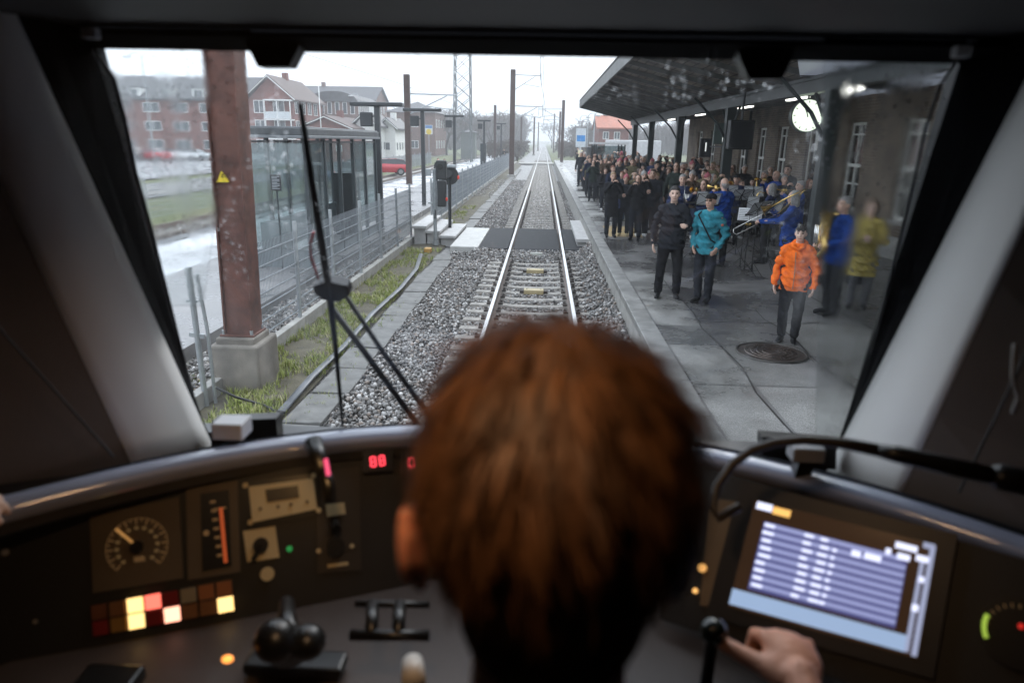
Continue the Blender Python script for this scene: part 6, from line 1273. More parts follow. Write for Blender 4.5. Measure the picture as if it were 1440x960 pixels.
    for s in (-1, 1):
        (e, w), hk = POSES[(pose if s > 0 else (pose2 or pose))]; e, w = mirror(e, s), mirror(w, s)
        if pose == 'crossed': w = w+Vector((0, 0, .05*s))
        ww = e.lerp(w, .97); chain(b, [(s*.175, 0, 1.40), e, ww], [.066*g, .055*g, .045*g], 12)
    b.tube([(0, .015, 1.40), (0, .012, 1.50)], [.088, .074], 14)
    if hair == 'hood' or style == 'jacket': b.ell((0, .085, 1.47), (.095, .055, .06))
    co, fs = remesh(b, .014 if fine else .024, 2); n = wrinkle(co, .024 if fine else .014, 27, seed+1)+(wrinkle(co, .010, 61, seed+4) if fine else 0); nn = co-np.array((0, 0, 1))*co[:, 2:3]; ln = np.linalg.norm(nn, axis=1)[:, None]+1e-6; co += nn/ln*n[:, None]
    bumpy = np.abs(((co[:, 2]*9) % 1)-.5)*2; co += nn/ln*(bumpy[:, None]-.5)*(.006 if style in ('jacket', 'coat') else .0)
    cm2 = cloth(coat, CL[coat] if coat in CL else coatc); extra = [cm2]
    mesh_obj('jacket', [(co, fs, 0)], extra, t)
    # --- hair / headgear
    H = 1.63; b = MB(); hd = lambda o: (setattr(o, 'rotation_euler', (0, 0, headturn)), o)[1]
    if hair in ('short', 'boy', 'receding'):
        b.ell((0, .016, H+.040), (.081, .090, .090), 16, 12)
        if hair == 'boy': b.ell((0, -.045, H+.075), (.070, .052, .036), 12, 8); b.ell((.03, -.088, H+.058), (.03, .016, .018), 8, 6); b.ell((-.03, -.088, H+.056), (.03, .016, .018), 8, 6)
        if hair == 'short': b.ell((0, -.03, H+.08), (.066, .06, .032), 12, 8)
        b.ell((0, .055, H-.02), (.066, .045, .065), 12, 8)
    elif hair == 'long': b.ell((0, .018, H+.035), (.085, .095, .095), 16, 12); b.ell((0, .055, H-.09), (.088, .05, .13), 12, 10); b.ell((.072, .0, H-.03), (.022, .05, .10)); b.ell((-.072, .0, H-.03), (.022, .05, .10))
    elif hair == 'bun': b.ell((0, .016, H+.038), (.080, .092, .090), 16, 12); b.ell((0, .11, H+.05), .035)
    elif hair == 'fringe': b.ell((0, .055, H-.03), (.073, .045, .06), 12, 8); b.ell((.066, .02, H-.005), (.014, .04, .03)); b.ell((-.066, .02, H-.005), (.014, .04, .03))
    elif hair == 'cap': b.ell((0, .012, H+.058), (.086, .100, .068), 16, 12); b.ell((0, -.10, H+.052), (.062, .052, .010), 14, 6)
    elif hair == 'beanie': b.ell((0, .014, H+.050), (.088, .100, .088), 16, 12); b.tube([(0, .01, H+.02), (0, .01, H+.05)], [.092, .092], 20, 1.1); b.ell((0, .02, H+.145), .028)
    elif hair == 'hood': b.ell((0, .035, H+.02), (.105, .105, .130), 16, 12); b.tube([(0, -.05, H-.08), (0, -.065, H)], .02, 8); 
    if hair == 'bald': pass
    elif b.v:
        co, fs = remesh(b, .009 if fine else .016, 1); 
        if hair == 'hood':
            k = ~((co[:, 1] < -.045) & (np.abs(co[:, 0]) < .062) & (np.abs(co[:, 2]-H) < .085)); fs = [q for q in fs if all(k[i] for i in q)]
        nn = co-np.array((0, 0, H)); co = co+nn*(wrinkle(co, .05, 120, seed)[:, None] if hair not in ('cap', 'beanie') else 0)
        hm = hairm(hairc) if hairc in HAIRC else cloth(hairc, CL[hairc]); nm = {'cap': 'cap', 'beanie': 'knitted_hat', 'hood': 'hood'}.get(hair, 'hair'); o = mesh_obj(nm, [(co, fs, 0)], [hm], t); hd(o)
        if hair in ('cap', 'beanie'):
            b = MB(); b.ell((0, .045, H-.02), (.072, .045, .055), 12, 8); o = mesh_obj('hair', [remesh(b, .012, 1)+(0,)], [hairm('dark' if hair == 'beanie' else 'grey')], t); hd(o)
    return t
CL = dict(black=(.014, .014, .016), charcoal=(.022, .024, .030), navy=(.018, .024, .05), grey=(.09, .09, .095), dgreen=(.03, .04, .035), brown=(.07, .045, .03), blue=(.012, .055, .27), teal=(.035, .22, .28), orange=(1.0, .17, .022), beige=(.36, .29, .18), yellowcoat=(.42, .33, .09), fur=(.10, .06, .03), red=(.25, .03, .03), white=(.6, .6, .6), darkblue=(.02, .03, .08), khaki=(.16, .14, .08), pink=(.4, .12, .14), jeans=(.05, .07, .12))
def at_head(px, py, h, z=.5):
    """standing point on the platform for a figure of height h whose crown shows at this pixel"""
    d = ray(px, py); k = (z+h-EYE.z)/d.z; p = EYE+d*k; return Vector((p.x, p.y, z))
def facing(p, tx=0, ty=0): return math.atan2(tx-p.x, -(ty-p.y))      # figures face -Y locally
# --- the three men in front, and the boy in orange
M_phone = mat('phone_black', (.01, .01, .012), .15)
p = at_head(950, 262, 1.80); t = person('man in a dark hooded rain jacket and black trousers standing in front of the crowd', p, facing(p, .3, 0), 1.80, 'hold', 'down', 'charcoal', None, 'black', 'short', 'dark', M_skin2, 'jacket', 'blacksole', True, stance=.14, build=1.12, seed=1)
p = at_head(1001, 272, 1.72); t = person('man in a teal blue jacket and black flat cap with a hand in his pocket', p, facing(p, -.6, 0)-.35, 1.72, 'pocket', 'pocket', 'teal', None, 'charcoal', 'cap', 'black', M_skin, 'jacket', 'black', True, stance=.08, seed=2)
# white and red patch on his sleeve
b = MB(); b.ell((.235, -.03, 1.28), (.022, .022, .022), 10, 8); b.build('sleeve_badge', mat('badge_red', (.5, .12, .08), .6), t)
b = MB(); b.tube([(-.12, -.15, 1.42), (0, -.17, 1.25), (.12, -.15, 1.05), (.16, 0, .98), (.10, .15, 1.1), (-.05, .15, 1.35), (-.12, .02, 1.49), (-.12, -.15, 1.42)], .012, 6); b.build('shoulder_strap', cloth('black', CL['black']), t)
b = MB(); b.tube([(-.055, -.106, 1.645), (-.012, -.110, 1.645)], .008, 6); b.tube([(.055, -.106, 1.645), (.012, -.110, 1.645)], .008, 6); b.build('glasses', M_eye, t)
p = at_head(1128, 317, 1.50); t = person('boy in a bright orange rain jacket and black trousers standing by the manhole', p, facing(p, .2, 0)-.1, 1.50, 'down', 'down', 'orange', None, 'black', 'boy', 'dark', M_skin2, 'jacket', 'blacksole', True, stance=.09, build=1.12, seed=3)
b = MB(); b.ell((0, .10, 1.48), (.12, .06, .075)); b.tube([(-.10, .04, 1.47), (-.06, -.09, 1.45), (0, -.12, 1.41)], [.04, .035, .02], 8); b.tube([(.10, .04, 1.47), (.06, -.09, 1.45), (0, -.12, 1.41)], [.04, .035, .02], 8); co, fs = remesh(b, .012, 2); mesh_obj('hood', [(co, fs, 0)], [cloth('orange', CL['orange'])], t)
b = MB(); b.tube([(-.02, -.165, 1.38), (0, -.168, 1.1), (.0, -.155, .84)], .006, 6); b.build('zip', mat('zip_grey', (.35, .2, .12), .5), t)
# --- band members: (px, py of crown, height, options)
band = 'musicians of the brass band in blue jackets'
def bandman(px, py, h, lab, **k): p = at_head(px, py, h); rz = k.pop('rz', None); rz = facing(p) if rz is None else R(rz); return person(lab, p, rz, h, group=band, **k)
m1 = bandman(961, 245, 1.78, 'grey haired bearded musician in a blue blazer holding a trumpet upright', pose='hold', coat='darkblue', trous='black', hair='short', hairc='grey', style='blazer', fine=True, seed=4)
m2 = bandman(991, 253, 1.68, 'woman with long brown hair playing a cornet behind the first music stands', pose='trumpet', coat='darkblue', trous='black', hair='long', hairc='brown', style='blazer', fine=True, seed=5, rz=-40)
m3 = bandman(1020, 250, 1.80, 'bald man in a bright blue jacket seen from behind facing the music stands', pose='trumpet', coat='blue', trous='black', hair='fringe', hairc='grey', style='blazer', fine=True, seed=6, rz=-165, build=1.15)
m4 = bandman(1037, 245, 1.74, 'musician in a dark cap and dark blue jacket behind the music stands', pose='trumpet', coat='darkblue', trous='black', hair='cap', hairc='black', style='blazer', seed=7, rz=-30)
m5 = bandman(1076, 240, 1.78, 'grey haired musician in black playing a saxophone by the station wall', pose='sax', coat='black', trous='black', hair='short', hairc='grey', style='blazer', seed=8, rz=-60)
m6 = bandman(1093, 240, 1.82, 'bald musician in a bright blue jacket close to the station wall', pose='trumpet', coat='blue', trous='black', hair='fringe', hairc='grey', style='blazer', seed=9, rz=-70, build=1.1)
m7 = bandman(1086, 258, 1.68, 'grey blond woman in dark blue with a saxophone seen from behind', pose='sax', coat='darkblue', trous='black', hair='long', hairc='grey', style='blazer', fine=True, seed=10, rz=-120)
m8 = bandman(1118, 268, 1.72, 'trombone player in a bright blue jacket with grey hair seen from behind', pose='slide', pose2='trumpet', coat='blue', trous='black', hair='long', hairc='grey', style='blazer', fine=True, seed=11, rz=-110, build=1.1)
m9 = bandman(1127, 254, 1.72, 'grey haired musician in blue half hidden behind the trombone player', pose='trumpet', coat='blue', trous='black', hair='short', hairc='grey', style='blazer', seed=12, rz=-90)
m10 = bandman(1190, 276, 1.76, 'musician in a bright blue jacket bowed over a large brass horn', pose='sax', coat='blue', trous='black', hair='short', hairc='grey', style='blazer', seed=13, rz=-80, build=1.15, fine=True)
p = at_head(1228, 283, 1.66); person('person in a mustard yellow rain coat with a brown hood by the window edge', p, facing(p), 1.66, 'clap', None, 'yellowcoat', None, 'grey', 'hood', 'fur', M_skin2, 'coat', 'black', True, seed=14, build=1.1)
# --- instruments (each its own thing, at the player's hands)
M_brass = mat('brass', (.62, .42, .14), .2, 1.0, .1, 6); M_silver = mat('silver_brass', (.62, .62, .60), .2, 1.0, .1, 6)
def at(o, p):      # local point of a figure -> world
    M = Matrix.Translation(o.location) @ Matrix.Rotation(o.rotation_euler.z, 4, 'Z') @ Matrix.Diagonal((*o.scale, 1)); return M @ Vector(p)
def instr(o, name, lab, cat): t = thing(name, lab, cat, at(o, (0, 0, 0)), o.rotation_euler.z); t.scale = o.scale; return t
def bell(b, pts, r0, r1, n=16): k = len(pts); b.tube(pts, [r0+(r1-r0)*(i/(k-1))**3 for i in range(k)], n, cap=False)
def trumpet(o, lab, m=None, tilt=0):
    t = instr(o, 'trumpet', lab, 'trumpet'); z = 1.545; b = MB(); b.tube([(0, -.13, z), (0, -.45, z-tilt*.3)], .006, 8); b.tube([(0, -.42, z-.03), (0, -.25, z-.06), (0, -.25, z-.02), (0, -.42, z-.0)], .006, 8)
    for i in range(3): b.cyl((0, -.30-.03*i, z-.09), (0, -.30-.03*i, z+.04), .011, n=8)
    b.build('tubing', m or M_brass, t, True); b = MB(); bell(b, [(0, -.42-.028*i, z-tilt*.3-.02*tilt*i) for i in range(7)], .008, .06); b.build('bell', m or M_brass, t, True)
trumpet(m2, 'small brass cornet played by the woman with long brown hair'); trumpet(m3, 'cornet held by the bald man in blue seen from behind'); trumpet(m4, 'cornet played by the musician in the dark cap'); trumpet(m6, 'cornet of the bald musician close to the station wall'); trumpet(m9, 'cornet of the half hidden grey haired musician')
t = instr(m1, 'trumpet', 'silvery trumpet held upright by the grey haired bearded man', 'trumpet'); b = MB()
for x in (-.03, 0, .03): b.cyl((x+.12, -.27, 1.12), (x+.12, -.27, 1.34), .012, n=8)
b.tube([(.06, -.27, 1.05), (.06, -.27, 1.42)], .007, 8); b.tube([(.18, -.27, 1.10), (.18, -.27, 1.36)], .007, 8); b.build('tubing', M_silver, t, True); b = MB(); bell(b, [(.06, -.27, 1.42+.02*i) for i in range(6)], .008, .055); b.build('bell', M_silver, t, True)
def sax(o, lab):
    t = instr(o, 'saxophone', lab, 'saxophone'); b = MB(); pts = [(0, -.14, 1.54), (.0, -.24, 1.56), (.02, -.28, 1.50), (.06, -.30, 1.2), (.09, -.31, .92), (.12, -.35, .84), (.13, -.43, .86), (.13, -.47, .95)]
    b.tube(pts, [.008, .010, .013, .022, .032, .040, .042, .048], 12, cap=False); b.build('body', M_brass, t, True); b = MB(); bell(b, [(.13, -.47-.012*i, .95+.035*i) for i in range(6)], .048, .085); b.build('bell', M_brass, t, True)
    b = MB()
    for i in range(7): b.ell((.075+.008*i*.6, -.335, 1.34-.06*i), (.014, .008, .014), 8, 5)
    b.build('key_work', M_silver, t, True)
sax(m5, 'gold saxophone of the grey haired musician in black'); sax(m7, 'gold saxophone held by the grey blond woman')
t = instr(m8, 'trombone', 'brass trombone with long slide pointing down towards the music stands', 'trombone'); b = MB(); dr = Vector((.12, -1, -.62)).normalized(); a = Vector((.04, -.12, 1.55))
q = a+dr*.95; b.tube([a, q], .008, 8); s_ = Vector((.0, .10, -.16)).normalized()*.11; b.tube([q, q+dr*.03+s_*.5, q+s_, a+s_+dr*.22], .009, 8); b.build('slide', M_silver, t, True)
b = MB(); u = a+Vector((.05, .0, .03)); b.tube([a+dr*.2+s_, u-dr*.30, u-dr*.36+Vector((.05, 0, .02)), u-dr*.30+Vector((.09, 0, .04)), u+Vector((.09, 0, .04))+dr*.1], [.010, .011, .012, .014, .018], 10); b.build('main_tubing', M_brass, t, True); b = MB(); c = u+Vector((.09, 0, .04))+dr*.1; bell(b, [c+dr*.045*i for i in range(8)], .018, .105, 20); b.build('bell', M_brass, t, True)
t = instr(m10, 'euphonium', 'large brass horn held by the bowed musician near the right edge', 'euphonium'); b = MB(); b.tube([(-.05, -.16, 1.50), (-.10, -.25, 1.35), (-.10, -.28, 1.0), (0, -.30, .88), (.10, -.28, 1.0), (.10, -.28, 1.2)], [.012, .018, .03, .04, .045, .05], 12); b.tube([(-.04, -.33, .98), (-.04, -.34, 1.28), (.03, -.34, 1.28), (.03, -.34, 1.0)], .02, 10); b.build('tubing', M_brass, t, True)
b = MB(); bell(b, [(.10, -.28, 1.2+.045*i) for i in range(8)], .05, .14, 20); b.build('bell', M_brass, t, True); b = MB()
for x in (-.06, -.02, .02): b.cyl((x, -.36, 1.08), (x, -.36, 1.34), .014, n=10)
b.build('valve', M_silver, t, True)
# --- music stands
M_st = mat('stand_black', (.012, .012, .013), .4, .3); M_pap = mat('sheet_paper', (.72, .73, .74), .6, 0, .04); M_ink = mat('printed_staves', (.25, .25, .26), .7)
def stand(p, rz, lab, H=1.15, paper=1, tilt=55, first=[None]):
    t = thing('music_stand', lab, 'music stand', p, rz, 'folding music stands on the platform'); b = MB(); b.tube([(0, 0, .12), (0, 0, H)], [.011, .007], 8); b.build('pole', M_st, t)
    for k in range(3): b = MB(); a = R(90+120*k); b.tube([(0, 0, .30), (math.cos(a)*.30, math.sin(a)*.30, .012)], .007, 6); b.tube([(0, 0, .10), (math.cos(a)*.15, math.sin(a)*.15, .155)], .005, 6); b.build('leg', M_st, t)
    b = MB(); u = Vector((0, math.cos(R(tilt)), math.sin(R(tilt)))); o = Vector((0, -.02, H)); 
    for (a0, a1) in (((-.24, -.10), (.24, -.10)), ((-.24, .20), (.24, .20)), ((-.24, -.10), (-.24, .20)), ((.24, -.10), (.24, .20)), ((-.24, -.10), (.24, .20)), ((-.24, .20), (.24, -.10)), ((0, -.10), (0, .20))): b.bar(o+Vector((a0[0], 0, 0))+u*a0[1], o+Vector((a1[0], 0, 0))+u*a1[1], .014, .006)
    n = Vector((0, -math.sin(R(tilt)), math.cos(R(tilt)))); b.bar(o+Vector((-.24, 0, 0))-u*.10+n*.02, o+Vector((.24, 0, 0))-u*.10+n*.02, .006, .04); b.build('desk', M_st, t)
    if paper:
        sh_ = thing('sheet_music', 'white sheets on the '+' '.join(lab.split()[:12]), 'sheet music', p, rz, 'music sheets on the stands'); b = MB()
        for x0, x1 in ((-.215, -.005), (.005, .215))[:paper]:
            pts = [o+Vector((x, 0, 0))+u*v+n*.012 for x, v in ((x0, -.09), (x1, -.09), (x1, .20), (x0, .20))]; b.prism(pts, n*.002)
        b.build('page', M_pap, sh_); b = MB()
        for x0, x1 in ((-.215, -.005), (.005, .215))[:paper]:
            for k in range(7): c = o+u*(-.07+.037*k)+n*.0155; b.bar(c+Vector((x0+.015, 0, 0)), c+Vector((x1-.015, 0, 0)), .012, .0006, n)
        b.build('stave_lines', M_ink, sh_)
    return t
def ground(px, py): return onz(px, py, .5)
stand(ground(1045, 388), R(-20), 'nearest music stand with its tripod wide open in front of the bald man', 1.12, 2); stand(ground(1075, 378), R(190), 'music stand just in front of the trombone player', 1.2, 2, 60)
for (px, py, Y, rz, lab, pg) in ((980, 272, 14.4, 170, 'music stand with open black desk beside the man in teal', 1), (997, 278, 13.9, 185, 'music stand with white sheet right behind the cap of the man in teal', 2), (1043, 275, 15.3, 200, 'music stand between the bald man and the station wall', 2), (1060, 270, 16.6, 150, 'rear music stand in front of the saxophone player', 2), (1066, 297, 13.2, 215, 'music stand beside the trombone slide', 2), (1050, 288, 13.6, 170, 'low music stand in the middle of the group of musicians', 1), (1025, 262, 16.8, 160, 'music stand before the musician in the dark cap', 1)):
    q = ony(px, py, Y); stand(Vector((q.x, Y, .5)), R(rz), lab, max(.9, min(1.35, q.z-.5)), pg)
# small black tripod near trombone
t = thing('instrument_stand', 'low black instrument stand with spread legs beside the trombone player', 'instrument stand', ground(1108, 372)); b = MB(); b.tube([(0, 0, .1), (0, 0, .62)], .012, 8); b.ell((0, 0, .62), (.03, .03, .05)); b.build('pole', M_st, t)
for k in range(3): b = MB(); a = R(30+120*k); b.tube([(0, 0, .40), (math.cos(a)*.26, math.sin(a)*.26, .012)], .008, 6); b.build('leg', M_st, t)
b = MB(); b.bbox(-.35, .35, -.14, .14, 0, .30, .05); o = b.build('instrument_case', cloth('black', CL['black'])); q = ground(1190, 372); o.location = q; o.rotation_euler = (0, 0, .3); tag(o, 'black instrument case lying on the ground behind the boy in orange', 'case')
t = thing('bag', 'small black bag standing by the wall near the person in the yellow coat', 'bag', ground(1205, 400)); b = MB(); b.bbox(-.2, .2, -.1, .1, 0, .28, .05); b.build('body', cloth('black', CL['black']), t); b = MB(); b.tube([(-.1, 0, .27), (-.08, 0, .38), (.08, 0, .38), (.1, 0, .27)], .01, 6); b.build('handle', cloth('black', CL['black']), t)

# --- the crowd: first the ones that show whole, then rows of heads behind
crowd = 'crowd waiting on the platform'; rr = random.Random(77)
def cp(px, py, h, lab, **k): p = at_head(px, py, h); rz = facing(p)+rr.uniform(-.3, .3); return person(lab, p, rz, h, group=crowd, **k)
c_front = [
 cp(863, 242, 1.70, 'person in a long black coat with light hair at the platform edge, filming', pose='phone', coat='black', style='coat', hair='short', hairc='blond', seed=20),
 cp(881, 246, 1.62, 'person with a pinkish knitted hat and a shoulder bag near the yellow patch', pose='clap', coat='charcoal', hair='beanie', hairc='pink', shoe='beige', seed=21),
 cp(898, 246, 1.66, 'photographing person in a dark jacket beside the one in the pinkish hat', pose='phone', coat='black', style='jacket', hair='long', hairc='brown', seed=22),
 cp(906, 241, 1.72, 'grey capped person in dark clothes with white shoes', pose='phone', coat='black', trous='black', hair='beanie', hairc='grey', shoe='white', seed=23),
 cp(919, 238, 1.78, 'dark dressed man in white shoes just left of the man in the rain jacket', pose='clap', coat='charcoal', hair='short', hairc='brown', shoe='white', seed=24),
 cp(941, 234, 1.76, 'tall person in black holding a phone high with both hands', pose='high', coat='black', hair='long', hairc='brown', seed=25),
 cp(846, 224, 1.72, 'slim person in black at the front of the far crowd', pose='clap', coat='black', hair='short', hairc='brown', seed=26),
 cp(836, 222, 1.68, 'person in pale beige trousers near the far platform edge', pose='crossed', coat='black', trous='khaki', hair='short', hairc='grey', seed=27),
 cp(828, 217, 1.76, 'person in black standing outermost in the far crowd', pose='down', coat='black', hair='short', hairc='dark', seed=28),
 cp(813, 208, 1.80, 'lone person in dark clothes farthest out on the light strip of the platform', pose='crossed', coat='black', hair='short', hairc='dark', seed=29),
 cp(817, 210, 1.70, 'person in black close behind the lone figure on the light strip', pose='down', coat='black', hair='long', hairc='brown', seed=30),
 cp(1016, 228, 1.74, 'tall spectator in black behind the bald musician', pose='phone', coat='black', hair='short', hairc='brown', seed=31),
 cp(985, 222, 1.78, 'spectator in black with raised phone behind the cornet player', pose='high', coat='charcoal', hair='short', hairc='dark', seed=32)]
protos = c_front[:11]+c_front[12:]; pl_ = []; used = []
for o in c_front+[m1, m2, m3, m4, m5, m6, m7, m8, m9, m10]: used.append((o.location.x, o.location.y))
hairs = ['dark', 'brown', 'brown', 'blond', 'grey', 'red']; coats = ['black', 'black', 'charcoal', 'navy', 'dgreen', 'black', 'brown', 'grey', 'darkblue', 'khaki', 'black', 'grey', 'charcoal']
cand = []; 
for _ in range(4000):
    Y = rr.uniform(17.5, 47) if rr.random() < .75 else rr.uniform(17.5, 30); X = rr.uniform(2.0+max(0, (30-Y))*.05, 6.9)
    if Y < 19.5 and X < 3.4: continue
    if 19.0 < Y < 20.3 and 4.6 < X < 5.4: continue
    if abs(X-5) < .35 and min(abs(Y-c) for c in colys) < .35: continue
    if Y > 30 and X > 6.2: continue
    if all((X-a)**2+((Y-b_)*.8)**2 > .54**2 for a, b_ in used): used.append((X, Y)); cand.append((X, Y))
    if len(cand) >= 118: break
sp = ['between', 'beside']; ordn = 0
cand.sort(key=lambda c: c[1]); hw = {'dark': 'dark', 'brown': 'brown', 'blond': 'fair', 'grey': 'grey', 'red': 'reddish'}
for i, (X, Y) in enumerate(cand):
    src = protos[i % len(protos)]; hc = rr.choice(hairs); cc_ = rr.choice(coats); t = dup(src, (X, Y, .5), facing(Vector((X, Y, 0)))+rr.uniform(-.9, .9)); s = rr.uniform(1.52, 1.93)/1.75; t.scale = (s*rr.uniform(.95, 1.08), s, s)
    for ch in t.children:
        n = ch.name.split('.')[0]
        if n == 'jacket': setmat(ch, 0, cloth(cc_, CL[cc_]))
        elif n == 'hair': setmat(ch, 0, hairm(hc))
        elif n == 'trousers' and rr.random() < .25: setmat(ch, 0, cloth('jeans', CL['jeans']))
    t['group'] = 'people packed in the crowd'
    bay = ['by the musicians', 'past the number sign', 'amid the thin columns', 'near the last column', 'beyond the canopy'][sum(Y > c for c in (19.6, 26.6, 33.6, 41))]
    side_ = ['at the platform edge', 'mid crowd', 'near the station wall'][sum(X > c for c in (3.5, 5.2))]; hats = any(ch.name.startswith('knitted') for ch in t.children)
    t['label'] = ('knit capped' if hats else hw[hc]+' haired')+(' tall' if s > 1.015 else ' short' if s < .95 else '')+' spectator in '+{'dgreen': 'dark green', 'darkblue': 'dark blue'}.get(cc_, cc_)+' '+side_+', '+bay
# two far people on the island platform
for px, py, l in ((750, 196, 'tiny figure in dark clothes by the far fence end'), (653, 0, '')):
    pass
for (X, Y, l, c) in ((-6.2, 44, 'pale coated person waiting on the island platform behind the signals', 'grey'), (-6.9, 46, 'second person waiting on the island platform, in black', 'black'), (-5.5, 98, 'far person in dark clothes at the end of the long fence', 'black')):
    t = dup(protos[6], (X, Y, .05), .2, label=l); t['group'] = 'people on the island platform'
    for ch in t.children:
        if ch.name.startswith('jacket'): setmat(ch, 0, cloth(c, CL[c]))
# phones held up by the front row
for o, z in ((c_front[0], 1.55), (c_front[2], 1.55), (c_front[3], 1.55), (c_front[5], 1.73), (c_front[12], 1.73), (c_front[11], 1.55)):
    t = thing('mobile_phone', 'black phone held up by the '+' '.join(o['label'].split()[:9]), 'phone', at(o, (0, -.40 if z < 1.6 else -.34, z)), o.rotation_euler.z); b = MB(); b.bbox(-.075, .075, -.005, .005, -.037, .037, .004); b.build('case', M_phone, t)
b = MB(); b.bbox(-.12, .12, -.05, .05, 0, .24, .03); o = b.build('shoulder_bag', cloth('bag_blue', (.08, .10, .22))); o.location = at(c_front[1], (-.24, -.05, .80)); o.rotation_euler = (0, 0, c_front[1].rotation_euler.z); tag(o, 'blue grey shoulder bag hanging at the side of the person in the pinkish hat', 'bag')

# ============================================================ DRIVER
drv = thing('person', 'driver with short brown hair seen from behind, dark jacket, one hand on the controller', 'person', (0, 0, 0)); HC = ondep(779, 688, .500)      # head centre
b = MB(); S = Vector((HC.x, HC.y, HC.z))
def L_(x, y, z): return S+Vector((x, y, z))
b.ell(L_(0, .005, .015), (.080, .100, .108), 24, 16); b.ell(L_(0, .04, -.06), (.058, .065, .07), 16, 12); cap(b, L_(0, -.03, -.22), L_(0, -.005, -.06), .062, .058, 16)
b.ell(L_(0, .105, -.01), (.014, .02, .024)); cap(b, L_(-.13, -.03, -.27), L_(.13, -.03, -.27), .07, .07, 14); b.ell(L_(0, -.02, -.42), (.17, .115, .20), 16, 10); b.ell(L_(0, -.0, -.62), (.16, .12, .18), 16, 10)
# legs in a seated pose
for s in (-1, 1): chain(b, [L_(s*.10, 0, -.70), L_(s*.14, .42, -.70), L_(s*.14, .46, -1.18)], [.09, .065, .045])
hw_ = ondep(1122, 990, .93); el = Vector((HC.x+.40, HC.y+.05, HC.z-.60)); chain(b, [L_(.18, -.03, -.27), el, hw_], [.055, .045, .030])
lw = L_(-.20, .38, -.62); chain(b, [L_(-.18, -.03, -.27), L_(-.30, .10, -.56), lw], [.055, .045, .030]); bd = remesh(b, .010, 2)
def ear(s):
    b = MB(); c = L_(-.099 if s < 0 else .088, -.004, -.044); tl_ = Matrix.Rotation(s*-.35, 3, 'Z'); b.ell(c, (.012, .022, .034), 12, 10, tl_); b.ell(c-Vector((s*.014, 0, 0)), (.016, .016, .026), 12, 10, tl_); b.ell(c+Vector((s*.008, -.014, .004)), (.007, .010, .034), 10, 8, tl_); b.ell(c+Vector((0, 0, -.03)), (.008, .012, .014)); return remesh(b, .004, 1)
M_ear = mat('ear_skin', (.62, .26, .17), .45, 0, .05); M_ear.node_tree.nodes['Principled BSDF'].inputs['Subsurface Weight'].default_value = .4; M_ear.node_tree.nodes['Principled BSDF'].inputs['Subsurface Radius'].default_value = (.02, .006, .003)
e1, e2 = ear(-1), ear(1)
# right hand: closed over the block, thumb out towards the ball knob
b = MB(); hand_prims(b, (.95, 1.05, 1.1, 1.15), .0, .6); hr = remesh(b, .0045, 1)
x = (ondep(1118, 915, .955)-hw_); x = Vector((x.x*.4, abs(x.y)+.06, .012)).normalized(); z = Vector((.10, -.42, .90)); z = (z-x*z.dot(x)).normalized(); y = z.cross(x)      # thumb (+Y local) points to -X world for the right hand
Mh_ = np.array([x, y, z]).T; hco = hr[0]*1.04@Mh_.T+np.array(ondep(1128, 962, .94))
if y.x > 0: print('hand mirrored')
lh = place_hand(lw, (0.1, .9, -.2), (0, 0, 1), -1, 'relaxed')
mesh_obj('body', [(bd[0], bd[1], 0), (e1[0], e1[1], 1), (e2[0], e2[1], 1), (hco, hr[1], 2), lh+(0,)], [M_skin, M_ear, mat('hand_skin', (.76, .36, .23), .5, 0, .08, 30, .15, 150)], drv)  # hand skin is lighter and warmer: lamp light put into its colour
b = MB(); cap(b, L_(-.145, -.03, -.275), L_(.145, -.03, -.275), .085, .085, 16); b.ell(L_(0, -.02, -.42), (.205, .15, .22), 20, 12); b.ell(L_(0, -.0, -.62), (.20, .155, .20), 20, 12)
chain(b, [L_(.18, -.03, -.27), el, el.lerp(hw_, .9)], [.078, .065, .048], 12); chain(b, [L_(-.18, -.03, -.27), L_(-.30, .10, -.56), L_(-.30, .10, -.56).lerp(lw, .9)], [.078, .065, .048], 12); b.tube([L_(0, -.03, -.26), L_(0, -.028, -.185)], [.10, .075], 18)
co, fs = remesh(b, .011, 2); mesh_obj('jacket', [(co, fs, 0)], [cloth('driver_navy', (.010, .011, .016))], drv)
b = MB()
for s in (-1, 1): chain(b, [L_(s*.10, 0, -.72), L_(s*.14, .42, -.70), L_(s*.14, .46, -1.2)], [.11, .085, .065], 12)
mesh_obj('trousers', [remesh(b, .014, 2)+(0,)], [cloth('black', CL['black'])], drv)
